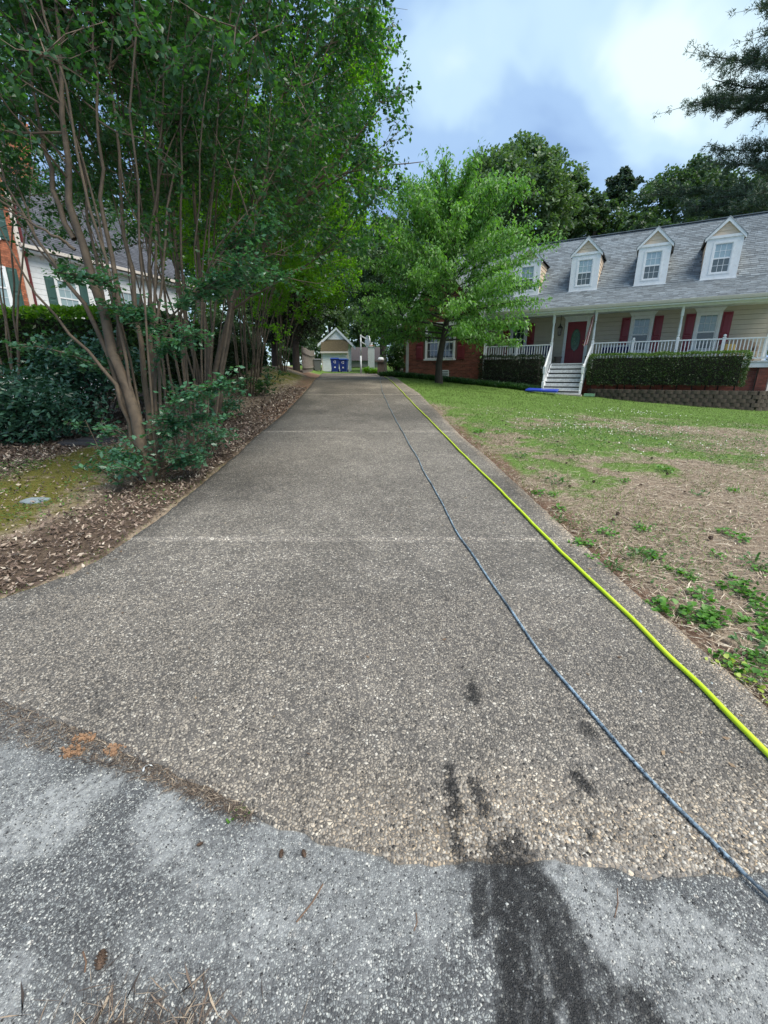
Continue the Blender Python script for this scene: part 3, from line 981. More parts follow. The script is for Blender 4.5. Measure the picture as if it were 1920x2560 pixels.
# ------------------------------------------------------------------ building materials
M_WHITE = plain('white_trim_paint', (0.74, 0.76, 0.77), 0.45, 0.05, 3, grime=(0.6, 0.6, 0.58))
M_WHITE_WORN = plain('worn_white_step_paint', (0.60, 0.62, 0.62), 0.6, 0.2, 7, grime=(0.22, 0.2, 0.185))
M_SIDING = plain('tan_siding', (0.44, 0.39, 0.315), 0.55, 0.06, 5, 0.15, 120)
M_CREAM = plain('cream_gable_siding', (0.66, 0.53, 0.40), 0.55, 0.06, 5)
M_RED = plain('oxblood_paint', (0.20, 0.013, 0.026), 0.42, 0.1, 4)
M_REDSH = plain('red_shutter_paint', (0.175, 0.018, 0.026), 0.5, 0.1, 4)
M_BRICK = plain('red_brick', (0.235, 0.075, 0.05), 0.85, 0.16, 9, 0.3, 150, island=0.33)
M_BRICK_ORANGE = plain('orange_brick', (0.36, 0.125, 0.065), 0.85, 0.16, 9, 0.3, 150, island=0.3)
M_MORTAR = plain('mortar', (0.23, 0.17, 0.14), 0.95, 0.12, 12)
M_SHINGLE = plain('grey_asphalt_shingle', (0.165, 0.192, 0.21), 0.9, 0.16, 5, 0.4, 200, island=0.3)
M_SHINGLE_DARK = plain('charcoal_asphalt_shingle', (0.075, 0.08, 0.095), 0.9, 0.16, 5, 0.4, 200, island=0.28)
M_ROOF_DECK = plain('roof_deck', (0.10, 0.105, 0.115), 0.95)
M_DARK = plain('dark_opening', (0.02, 0.02, 0.02), 0.9)
M_BLACK = plain('black_metal', (0.018, 0.018, 0.02), 0.5)
M_BLIND = plain('window_blind', (0.50, 0.55, 0.55), 0.7)
M_PORCH_CEIL = plain('porch_ceiling', (0.62, 0.66, 0.66), 0.6)
M_GUTTER = plain('cream_gutter', (0.62, 0.56, 0.5), 0.4, 0.08)
M_BLUE = plain('blue_plastic', (0.010, 0.035, 0.20), 0.38, 0.08, 3)
M_GREEN_SH = plain('dark_green_shutter', (0.035, 0.085, 0.075), 0.5)
M_GREYMETAL = plain('grey_galvanised_metal', (0.42, 0.45, 0.46), 0.45, 0.1, 4, metal=0.3)
M_WOODGREY = plain('weathered_grey_wood', (0.22, 0.19, 0.165), 0.85, 0.25, 8, 0.3, 60, island=0.25)
M_BLOCK = plain('brown_wall_block', (0.085, 0.066, 0.05), 0.95, 0.25, 9, 0.6, 90, island=0.22)  # brown darkened further to hold the shadow the blocks stand in


def mat_glass(name, col, rough=0.06, slat=None, spec=0.9):
    """window seen in daylight: blinds behind a reflecting pane"""
    m, nt = new_mat(name)
    c = col
    if slat:
        pos = nt.n('ShaderNodeNewGeometry').outputs['Position']
        z = nt.n('ShaderNodeSeparateXYZ', {0: pos}).outputs[2]
        w = nt.math('FRACT', nt.math('MULTIPLY', z, 1 / 0.05))
        f = nt.ramp(w, [(0.0, (0.55,)), (0.2, (1.0,)), (0.85, (0.9,)), (1.0, (0.6,))])
        c = nt.mix(1.0, col, f, 'MULTIPLY')
    b = nt.n('ShaderNodeBsdfPrincipled', {'Roughness': rough, 'Specular IOR Level': spec, 'Coat Weight': 0.6, 'Coat Roughness': 0.03})
    s = b.inputs['Base Color']
    if isinstance(c, bpy.types.NodeSocket):
        nt.link(c, s)
    else:
        s.default_value = (*c, 1)
    finish(nt, b.outputs[0])
    return m


M_GLASS_UP = mat_glass('window_upper_pane', (0.15, 0.235, 0.225), 0.08, True)  # greenish pane colour holds a painted reflection
M_GLASS_LOW = mat_glass('window_screened_pane', (0.10, 0.125, 0.13), 0.25, True, 0.5)
M_GLASS_DARK = mat_glass('dark_window_pane', (0.03, 0.037, 0.045), 0.05)
M_GLASS_BRIGHT = mat_glass('blind_reflection_pane', (0.33, 0.44, 0.48), 0.08, True)  # pale colour combines the blinds with a painted reflection


def shingles(parent, a, b, up, course=0.145, tab=0.30, mat=None, seed=0, holes=None, name='shingles'):
    """shingle courses over the slope whose eave runs a -> b and which climbs by the vector up (parent's local space).
    holes(s, t): true where the slope is covered by something else"""
    rng = random.Random(seed)
    a, b, up = Vector(a), Vector(b), Vector(up)
    ex, L = (b - a).normalized(), (b - a).length
    eu, H = up.normalized(), up.length
    n = ex.cross(eu)
    if n.z < 0:
        n = -n
    mb = MB()
    rows = int(H / course)
    for r in range(rows + 1):
        t0 = r * course
        if t0 > H - 0.01:
            break
        x = -rng.uniform(0, tab)
        while x < L:
            w = tab * rng.uniform(0.75, 1.25)
            x0, x1 = max(x, 0) + 0.004, min(x + w, L) - 0.004
            x += w
            if x1 - x0 < 0.03 or (holes and holes((x0 + x1) / 2, t0 + 0.1)):
                continue
            th = rng.uniform(0.008, 0.017)
            t1 = min(t0 + course * 1.25, H)
            lo = a + eu * (t0 + rng.uniform(0, 0.008))
            hi = a + eu * t1
            p = [lo + ex * x0 + n * (th + 0.006), lo + ex * x1 + n * (th + 0.006), hi + ex * x1 + n * 0.004, hi + ex * x0 + n * 0.004]
            i = len(mb.v)
            mb.v += [tuple(q) for q in p] + [tuple(lo + ex * x0), tuple(lo + ex * x1)]
            mb.f += [(i, i + 1, i + 2, i + 3), (i + 4, i + 5, i + 1, i)]
    return mb.build(name, mat or M_SHINGLE, parent, kind='stuff')


def bricks(parent, x0, x1, z0, z1, y, mat, clip=None, openings=(), axis='x', out=-1, name='bricks', seed=0, bl=0.203, bh=0.066, j=0.010):
    """running-bond bricks proud of the mortar wall at y (facing local -y), or along y at x=... when axis == 'y'"""
    rng = random.Random(seed)
    mb = MB()
    r = 0
    z = z0
    while z < z1 - 0.01:
        h = min(bh, z1 - z)
        x = x0 - (0.5 * (bl + j) if r % 2 else 0)
        while x < x1 - 0.01:
            a, b = max(x, x0), min(x + bl, x1)
            x += bl + j
            if b - a < 0.03:
                continue
            cx, cz = (a + b) / 2, z + h / 2
            if clip and not clip(cx, cz):
                continue
            if any(p0 - 0.02 < cx < p1 + 0.02 and q0 - 0.01 < cz < q1 + 0.01 for (p0, p1, q0, q1) in openings):
                continue
            d = rng.uniform(0.008, 0.013)
            i = len(mb.v)
            if axis == 'x':
                f = y + out * d
                mb.v += [(a, f, z), (b, f, z), (b, f, z + h), (a, f, z + h), (a, y, z), (b, y, z), (b, y, z + h), (a, y, z + h)]
            else:
                f = y + out * d
                mb.v += [(f, a, z), (f, b, z), (f, b, z + h), (f, a, z + h), (y, a, z), (y, b, z), (y, b, z + h), (y, a, z + h)]
            mb.f += [(i, i + 1, i + 2, i + 3), (i + 4, i, i + 3, i + 7), (i + 1, i + 5, i + 6, i + 2), (i + 3, i + 2, i + 6, i + 7), (i + 4, i + 5, i + 1, i)]
        z += bh + j
        r += 1
    return mb.build(name, mat, parent, kind='stuff')


def siding(parent, x0, x1, z0, z1, y, mat, expo=0.2, openings=(), face=-1, name='siding_board', clip=None):
    """clapboards, one object each; openings cut them"""
    z = z0
    while z < z1 - 0.02:
        h = min(expo, z1 - z)
        spans = [(x0, x1)]
        if clip:
            spans = [clip(z + h)]
        for (p0, p1, q0, q1) in openings:
            if z + h > q0 + 0.01 and z < q1 - 0.01:
                ns = []
                for (a, b) in spans:
                    if p1 <= a or p0 >= b:
                        ns.append((a, b))
                    else:
                        if p0 > a:
                            ns.append((a, p0))
                        if p1 < b:
                            ns.append((p1, b))
                spans = ns
        for (a, b) in spans:
            if b - a < 0.03:
                continue
            mb = MB()
            f0, f1 = y + face * 0.026, y + face * 0.006
            k = z + h * 0.86
            mb.v += [(a, f0, z), (b, f0, z), (b, f0 - face * 0.004, k), (a, f0 - face * 0.004, k), (b, f1, z + h), (a, f1, z + h), (a, y, z), (b, y, z), (a, y, z + h), (b, y, z + h)]
            mb.f += [(0, 1, 2, 3), (3, 2, 4, 5), (6, 7, 1, 0), (5, 4, 9, 8), (6, 0, 3, 5, 8), (1, 7, 9, 4, 2)]
            mb.build(name, mat, parent)
        z += expo


def window(parent, cx, z0, z1, w, y, casing=0.11, lights=(3, 2), up=None, low=None, out=-1, name='window', frame_mat=None, low_muntins=True, sill=True):
    """double-hung sash in a casing; root part named window with frame, sash rail, panes and muntins as its pieces. y = wall face, facing -y"""
    fm = frame_mat or M_WHITE
    o = out
    x0, x1 = cx - w / 2, cx + w / 2
    mb = MB()
    yb, yf = y, y + o * 0.05
    lo, hi = min(yb, yf), max(yb, yf)
    mb.box(x0 - casing, x0, lo, hi, z0 - 0.02, z1 + casing).box(x1, x1 + casing, lo, hi, z0 - 0.02, z1 + casing).box(x0, x1, lo, hi, z1, z1 + casing)
    root = mb.build(name, fm, parent, bevel=0.008)
    if sill:
        MB().box(x0 - casing - 0.05, x1 + casing + 0.05, min(y, y + o * 0.1), max(y, y + o * 0.1), z0 - 0.1, z0 - 0.022).build('sill', fm, root)
    zm = (z0 + z1) / 2
    s = 0.045
    yp = y + o * 0.012
    ys = y + o * 0.03
    sa, sb = min(yp, ys), max(yp, ys)
    m2 = MB()
    for (q0, q1) in ((z0, zm), (zm, z1)):
        m2.box(x0, x0 + s, sa, sb, q0, q1).box(x1 - s, x1, sa, sb, q0, q1).box(x0 + s, x1 - s, sa, sb, q0, q0 + s * 0.8).box(x0 + s, x1 - s, sa, sb, q1 - s * 0.5, q1)
    m2.build('sash', fm, root)
    for (q0, q1, mt, mu) in ((z0 + s * 0.8, zm - s * 0.5, low, low_muntins), (zm + s * 0.8, z1 - s * 0.5, up, True)):
        a = y + o * 0.008
        MB().box(x0 + s, x1 - s, min(a, y), max(a, y), q0, q1).build('pane', mt or M_GLASS_DARK, root)
        if mu:
            for i in range(1, lights[0]):
                x = x0 + s + (w - 2 * s) * i / lights[0]
                MB().box(x - 0.006, x + 0.006, min(a, yp + o * 0.006), max(a, yp + o * 0.006), q0, q1).build('muntin', fm, root)
            for i in range(1, lights[1]):
                z = q0 + (q1 - q0) * i / lights[1]
                e = yp + o * 0.009
                MB().box(x0 + s, x1 - s, min(a, e), max(a, e), z - 0.006, z + 0.006).build('muntin', fm, root)
    return root


def shutter(parent, x0, x1, z0, z1, y, mat, out=-1, split=0.42):
    """panelled shutter: board plus two raised panels"""
    a, b = y, y + out * 0.035
    s = MB().box(x0, x1, min(a, b), max(a, b), z0, z1).build('shutter', mat, parent, bevel=0.006)
    zs = z0 + (z1 - z0) * split
    for (q0, q1) in ((z0 + 0.07, zs - 0.035), (zs + 0.035, z1 - 0.07)):
        p = MB()
        c, d = b + out * 0.001, b + out * 0.016
        p.v += [(x0 + 0.05, c, q0), (x1 - 0.05, c, q0), (x1 - 0.05, c, q1), (x0 + 0.05, c, q1), (x0 + 0.085, d, q0 + 0.04), (x1 - 0.085, d, q0 + 0.04), (x1 - 0.085, d, q1 - 0.04), (x0 + 0.085, d, q1 - 0.04)]
        p.f += [(4, 5, 6, 7), (0, 1, 5, 4), (1, 2, 6, 5), (2, 3, 7, 6), (3, 0, 4, 7)]
        p.build('raised_panel', mat, s)
    return s


# ------------------------------------------------------------------ the house with the porch
HX = Vector((10.0, 24.2, 0))
HROT = math.radians(-30.2)
HCOS, HSIN = math.cos(HROT), math.sin(HROT)


def hw(x, y):
    """house coordinates -> world X, Y (x along the front to the right, y into the house)"""
    return HX.x + x * HCOS - y * HSIN, HX.y + x * HSIN + y * HCOS


def build_house():
    H = thing('house', 'brick and tan sided house with four white dormers and a front porch', 'house', HX, HROT)
    XL, XR = -9.0, 7.85              # left end of the brick wing, right corner
    WL, WR = -9.0, -4.2              # the wing
    FZ = 2.13                        # porch floor
    # --- bodies
    MB().box(WR + 0.02, XR, 0, 6.8, FZ - 0.2, 4.62).build('wall', M_SIDING, H)
    MB().box(WR + 0.02, XR, 0.03, 6.8, -0.8, FZ - 0.2).build('foundation', M_MORTAR, H)
    MB().box(WL, WR, 5.0, 6.8, 0, 4.6).build('wall', M_SIDING, H)
    # --- front siding
    dz = (2.18, 4.24)
    ops = [(-0.62, 0.56, FZ - 0.1, 4.62), (2.42, 3.40, 2.62, 4.62), (5.05, 6.03, 2.62, 4.62), (-3.42, -2.5, 2.62, 4.62)]
    siding(H, WR + 0.02, XR - 0.08, FZ, 4.6, 0, M_SIDING, 0.2, ops)
    MB().box(XR - 0.08, XR + 0.03, -0.04, 0.1, FZ, 4.6).build('corner_board', M_WHITE, H)
    # --- the brick wing with its gable
    wy = -2.15
    wtop = lambda x: 7.45 - 1.2 * abs(x + 6.6)
    front = [(WL, wy, 0.3), (WR, wy, 0.3), (WR, wy, wtop(WR)), (-6.6, wy, 7.45), (WL, wy, wtop(WL))]
    bw = MB().prism(front, (0, 6.0, 0)).build('brick_wall', M_MORTAR, H)
    wing_open = [(-7.72, -5.68, 2.38, 4.30), (-6.78, -6.12, 1.46, 1.86)]
    bricks(bw, WL, WR, 0.5, 7.4, wy, M_BRICK, clip=lambda x, z: z < wtop(x) - 0.04, openings=wing_open, seed=3)
    bricks(bw, wy + 0.1, 3.5, 0.5, 4.3, WL, M_BRICK, axis='y', out=-1, seed=4)
    # twin window with shutters in the wing
    for c in (-7.15, -6.25):
        window(H, c, 2.48, 4.16, 0.72, wy - 0.012, 0.09, (3, 2), M_GLASS_DARK, M_GLASS_DARK)
    MB().box(-7.68, -5.72, wy - 0.06, wy, 4.255, 4.36).build('window_head', M_WHITE, H)
    shutter(H, -8.16, -7.72, 2.42, 4.2, wy - 0.014, M_REDSH)
    shutter(H, -5.68, -5.24, 2.42, 4.2, wy - 0.014, M_REDSH)
    v = MB().box(-6.78, -6.12, wy - 0.03, wy, 1.46, 1.86).build('foundation_vent', M_WHITE, H)
    for k in range(4):
        MB().box(-6.74, -6.16, wy - 0.036, wy - 0.031, 1.51 + k * 0.083, 1.545 + k * 0.083).build('louver_gap', M_DARK, v)
    # wing roof with white rakes
    for sgn in (-1, 1):
        ex = -6.6 + sgn * 2.72
        a = (ex, wy - 0.28, 7.52 - 1.2 * 2.72)
        b = (ex, 4.2, 7.52 - 1.2 * 2.72)
        ridge = Vector((-6.6, 0, 7.52)) - Vector((ex, 0, a[2]))
        dk = MB()
        dk.prism([(ex, wy - 0.28, a[2]), (-6.6, wy - 0.28, 7.52), (-6.6, wy - 0.28, 7.40), (ex, wy - 0.28, a[2] - 0.12)], (0, 6.4, 0))
        rf = dk.build('wing_roof', M_ROOF_DECK, H)
        if sgn < 0:
            shingles(rf, a, b, ridge, 0.15, 0.3, seed=11)
        else:
            shingles(rf, b, a, ridge, 0.15, 0.3, seed=12)
        rk = MB()
        rk.prism([(ex - sgn * 0.02, wy - 0.30, a[2] - 0.30), (ex - sgn * 0.02, wy - 0.30, a[2] - 0.01), (-6.6, wy - 0.30, 7.505), (-6.6, wy - 0.30, 7.22)], (0, 0.18, 0))
        rk.build('rake_board', M_WHITE, H)
    # --- main roof
    ry, rz = 3.36, 8.84               # ridge
    by, bz = -0.2, 5.62               # break above the porch roof
    ey, ez = -2.5, 4.60               # porch eave
    X0, X1 = -9.25, 8.15
    roof = MB()
    roof.prism([(X0, by, bz), (X0, ry, rz), (X0, ry + 3.9, rz - 3.6), (X0, ry + 3.9, rz - 3.75), (X0, ry, rz - 0.16), (X0, by, bz - 0.16)], (X1 - X0, 0, 0))
    rf = roof.build('roof', M_ROOF_DECK, H)
    dcs = [-2.72, 0.06, 2.95, 5.54]
    up = Vector((0, ry - by, rz - bz))

    def hole(s, t):
        x = X0 + s
        y = by + t * up.normalized().y
        z = bz + t * up.normalized().z
        for c in dcs:
            if abs(x - c) < 0.6 and z < 7.3 + (0.7 - abs(x - c)):
                return True
        return x < WR + 0.1 and z < 7.5 - 1.2 * abs(x + 6.6)

    shingles(rf, (X0, by, bz), (X1, by, bz), up, 0.145, 0.3, seed=1, holes=hole)
    MB().bar((X0, ry, rz + 0.012), (X1, ry, rz + 0.012), 0.26, 0.03).build('ridge_cap', M_SHINGLE, rf)
    lr = MB()
    lr.prism([(WR + 0.12, ey, ez), (WR + 0.12, by, bz), (WR + 0.12, by, bz - 0.12), (WR + 0.12, ey, ez - 0.12)], (X1 - WR - 0.12, 0, 0))
    pr = lr.build('porch_roof', M_ROOF_DECK, H)
    shingles(pr, (WR + 0.12, ey, ez), (X1, ey, ez), (0, by - ey, bz - ez), 0.145, 0.3, seed=2)
    # gutter, fascia, beam, ceiling
    g = MB()
    g.prism([(WR + 0.12, ey - 0.11, ez + 0.01), (WR + 0.12, ey - 0.002, ez + 0.01), (WR + 0.12, ey - 0.002, ez - 0.12), (WR + 0.12, ey - 0.075, ez - 0.12), (WR + 0.12, ey - 0.10, ez - 0.04)], (X1 - WR - 0.12, 0, 0))
    g.build('gutter', M_GUTTER, H)
    MB().box(WR + 0.02, X1 - 0.1, ey + 0.003, -2.2, ez - 0.19, ez - 0.125).build('soffit', M_WHITE, H)
    MB().box(WR + 0.02, XR, -2.2, -2.02, 4.34, ez - 0.02).build('porch_beam', M_WHITE, H)
    MB().box(WR + 0.02, XR, -2.02, -0.03, 4.50, 4.53).build('porch_ceiling', M_PORCH_CEIL, H)
    # downspout at the right corner
    MB().tube([(7.78, ey - 0.06, ez - 0.1), (7.8, -2.32, 4.3), (7.8, -2.32, 0.5), (7.78, -2.5, 0.32)], 0.05, 4).build('downspout', M_GUTTER, H)
    MB().tube([(WR + 0.07, -2.25, 4.4), (WR + 0.07, -2.25, 1.4)], 0.04, 4).build('downspout', M_WHITE, H)
    # --- dormers, one built and copied
    for i, c in enumerate(dcs):
        if i == 0:
            d0 = build_dormer(H, c, by, bz)
        else:
            d = copy_tree(d0, H)
            d.location.x = c
    # --- porch floor, skirt, brick foundation and corner pier
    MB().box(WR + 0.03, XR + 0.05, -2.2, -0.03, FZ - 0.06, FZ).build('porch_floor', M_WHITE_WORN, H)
    MB().box(WR + 0.03, XR + 0.03, -2.17, -2.13, FZ - 0.26, FZ - 0.065).build('skirt_board', M_WHITE, H)
    fb = MB().box(WR + 0.03, XR - 0.03, -1.98, -1.8, -0.4, FZ - 0.1).build('foundation', M_MORTAR, H)
    bricks(fb, WR + 0.1, XR - 0.45, -0.1, FZ - 0.27, -1.98, M_BRICK, seed=6)
    pier = MB().box(XR - 0.42, XR - 0.03, -2.12, -1.985, -0.4, FZ - 0.262).build('brick_pier', M_MORTAR, H)
    bricks(pier, XR - 0.42, XR - 0.03, -0.1, FZ - 0.27, -2.12, M_BRICK, seed=7)
    # --- posts
    prof = [(0.062, 0), (0.062, 0.98), (0.04, 1.02), (0.058, 1.06), (0.045, 1.1), (0.055, 1.25), (0.048, 1.55), (0.036, 1.74), (0.055, 1.78), (0.038, 1.82), (0.058, 1.86), (0.058, 2.215)]
    sq = [1, 1, 0, 0, 0, 0, 0, 0, 0, 0, 1, 1]
    posts = [-4.1, -0.79, 1.05, 4.42, 7.72]
    for x in posts:
        MB().lathe(prof, (x, -2.1, FZ), 16, sq).build('porch_post', M_WHITE, H)
    for (a, b, mid) in ((posts[0], posts[1], -2.46), (posts[2], posts[3], 2.74), (posts[3], posts[4], 6.06)):
        rail = MB().box(a + 0.06, b - 0.06, -2.145, -2.055, FZ + 0.85, FZ + 0.90).build('porch_railing', M_WHITE, H, bevel=0.008)
        MB().box(a + 0.06, b - 0.06, -2.125, -2.075, FZ + 0.08, FZ + 0.135).build('bottom_rail', M_WHITE, rail)
        MB().lathe([(0.055, 0), (0.055, 0.92), (0.07, 0.925), (0.07, 0.95), (0.03, 0.955), (0.062, 1.0), (0.045, 1.05), (0.0, 1.065)], (mid, -2.1, FZ), 12, [1, 1, 1, 1, 0, 0, 0, 0]).build('rail_post', M_WHITE, rail)
        n = int(round((b - a - 0.12) / 0.125))
        b0 = None
        for k in range(1, n):
            x = a + 0.06 + (b - a - 0.12) * k / n
            if abs(x - mid) < 0.075:
                continue
            if b0 is None:
                b0 = MB().box(-0.018, 0.018, -2.118, -2.082, FZ + 0.135, FZ + 0.85).build('baluster', M_WHITE, rail)
                b0.location.x = x
            else:
                q = b0.copy()
                link(q, rail)
                q.location.x = x
    # --- steps
    st = bpy.data.objects.new('porch_steps', None)
    link(st, H)
    sx0, sx1 = -0.72, 0.98
    nr = 7
    z_top, z_bot = FZ, 0.70
    rise = (z_top - z_bot) / nr
    for k in range(nr):
        yb = -2.2 - k * 0.265
        zt = z_top - k * rise
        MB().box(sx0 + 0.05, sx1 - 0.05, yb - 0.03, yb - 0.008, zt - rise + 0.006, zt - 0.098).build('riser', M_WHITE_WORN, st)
        MB().box(sx0 + 0.05, sx1 - 0.05, yb + 0.002, yb + 0.02, zt - rise, zt - 0.042).build('tread_shadow', M_DARK, st)  # dark strip painted in for the shadow under the tread
        if k:
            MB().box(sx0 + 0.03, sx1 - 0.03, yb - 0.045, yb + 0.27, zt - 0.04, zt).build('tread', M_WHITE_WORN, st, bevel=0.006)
    yb = -2.2 - (nr - 1) * 0.265
    for x in (sx0, sx1 - 0.05):
        MB().prism([(x, -2.17, z_top - 0.02), (x, -2.17, z_top - 0.42), (x, yb, z_bot - 0.1), (x, yb - 0.04, z_bot - 0.1), (x, yb - 0.04, z_bot + rise - 0.02)], (0.05, 0, 0)).build('stringer', M_WHITE, st)
    MB().box(sx0 - 0.1, sx1 + 0.1, yb - 0.4, yb - 0.045, z_bot - 0.12, z_bot + 0.03).build('landing_slab', plain('weathered_concrete', (0.4, 0.37, 0.33), 0.9, 0.2, 6, grime=(0.25, 0.16, 0.1)), st)
    for x, px in ((sx0 + 0.02, -0.79), (sx1 - 0.02, 1.05)):
        yn = yb + 0.05
        MB().lathe([(0.05, 0), (0.05, 0.5), (0.034, 0.54), (0.048, 0.6), (0.03, 0.85), (0.05, 0.9), (0.05, 1.15), (0.06, 1.155), (0.06, 1.18), (0.02, 1.2), (0.045, 1.24), (0.0, 1.28)],
                   (x, yn, z_bot + 0.06), 12, [1, 1, 0, 0, 0, 1, 1, 1, 1, 0, 0, 0]).build('newel_post', M_WHITE, st)
        MB().bar((px, -2.1, FZ + 0.84), (x, yn, z_bot + 1.12), 0.07, 0.06).build('handrail', M_WHITE, st)
        MB().bar((px, -2.1, FZ + 0.12), (x, yn, z_bot + 0.34), 0.045, 0.05).build('lower_rail', M_WHITE, st)
        for k in range(1, 11):
            f = k / 11
            p = Vector((px, -2.1, 0)).lerp(Vector((x, yn, 0)), f)
            za = (FZ + 0.12) * (1 - f) + (z_bot + 0.34) * f
            zb = (FZ + 0.84) * (1 - f) + (z_bot + 1.12) * f
            MB().box(p.x - 0.016, p.x + 0.016, p.y - 0.016, p.y + 0.016, za, zb).build('baluster', M_WHITE, st)
    # --- front door
    d = MB().box(-0.45, 0.45, -0.035, 0.03, FZ + 0.03, 4.21).build('front_door', M_RED, H)
    for (a, b, q0, q1) in ((-0.34, -0.04, FZ + 0.2, FZ + 0.72), (0.04, 0.34, FZ + 0.2, FZ + 0.72)):
        MB().box(a, b, -0.052, -0.036, q0, q1).build('raised_panel', M_RED, d, bevel=0.014)
    MB().box(-0.36, 0.36, -0.044, -0.036, FZ + 0.80, 4.11).build('raised_panel', M_RED, d, bevel=0.006)
    el = MB()
    n = 28
    ring_o = [(0.235 * math.cos(2 * math.pi * k / n), -0.05, 3.32 + 0.555 * math.sin(2 * math.pi * k / n)) for k in range(n)]
    el.prism(ring_o, (0, 0.008, 0))
    el.build('oval_frame', plain('dark_caming', (0.03, 0.03, 0.028), 0.5), d)
    el = MB()
    el.prism([(0.2 * math.cos(2 * math.pi * k / n), -0.056, 3.32 + 0.515 * math.sin(2 * math.pi * k / n)) for k in range(n)], (0, 0.006, 0))
    el.build('oval_pane', mat_glass('leaded_pane', (0.045, 0.11, 0.085), 0.2), d)
    for k, (sx, sz, r) in enumerate(((0, 0.27, 0.1), (0.04, 0.05, 0.12), (-0.03, -0.2, 0.1), (0.05, -0.34, 0.07), (-0.06, 0.12, 0.07))):
        t = MB().tube([(sx + r * math.cos(a), -0.062, 3.32 + sz + 1.35 * r * math.sin(a)) for a in np.linspace(0, 5.4 + k * 0.1, 16)], 0.009, 5)
        t.build('caming_scroll', plain('lead_caming_' + str(k), (0.1, 0.17, 0.13), 0.5), d)
    MB().lathe([(0.0, -0.032), (0.03, -0.02), (0.032, 0.0), (0.03, 0.02), (0, 0.032)], (0.38, -0.085, 3.1), 10).build('door_knob', plain('brass', (0.5, 0.36, 0.13), 0.3, metal=0.9), d)
    MB().lathe([(0.024, -0.02), (0.024, 0.02)], (0.38, -0.06, 3.27), 10).build('deadbolt', plain('brass_lock', (0.5, 0.36, 0.13), 0.3, metal=0.9), d)
    fr = MB()
    fr.box(-0.60, -0.452, -0.06, 0, FZ, 4.36).box(0.452, 0.60, -0.06, 0, FZ, 4.36).box(-0.452, 0.452, -0.06, 0, 4.215, 4.36)
    fr.build('door_frame', M_WHITE, H, bevel=0.008)
    MB().prism([(-0.6, -0.055, 4.365), (0.6, -0.055, 4.365), (0.72, -0.055, 4.49), (-0.72, -0.055, 4.49)], (0, 0.05, 0)).build('door_pediment', M_WHITE, H)
    MB().box(-0.5, 0.5, -0.12, 0.0, FZ, FZ + 0.028).build('threshold', M_GREYMETAL, H)
    # --- porch windows and shutters
    for (c, up_, lo_, mun) in ((2.91, M_GLASS_UP, M_GLASS_LOW, False), (5.54, M_GLASS_UP, M_GLASS_LOW, False), (-2.96, M_GLASS_DARK, M_GLASS_DARK, True)):
        w = 0.72 if c > 0 else 0.68
        window(H, c, 2.72, 4.19, w, -0.012, 0.125, (3, 2), up_, lo_, low_muntins=mun)
        MB().prism([(c - 0.49, -0.055, 4.325), (c + 0.49, -0.055, 4.325), (c + 0.61, -0.055, 4.49), (c - 0.61, -0.055, 4.49)], (0, 0.05, 0)).build('window_pediment', M_WHITE, H)
        for sgn in (-1, 1):
            a, b = c + sgn * (w / 2 + 0.145), c + sgn * (w / 2 + 0.145 + 0.37)
            shutter(H, min(a, b), max(a, b), 2.66, 4.27, -0.028, M_RED)
    return H


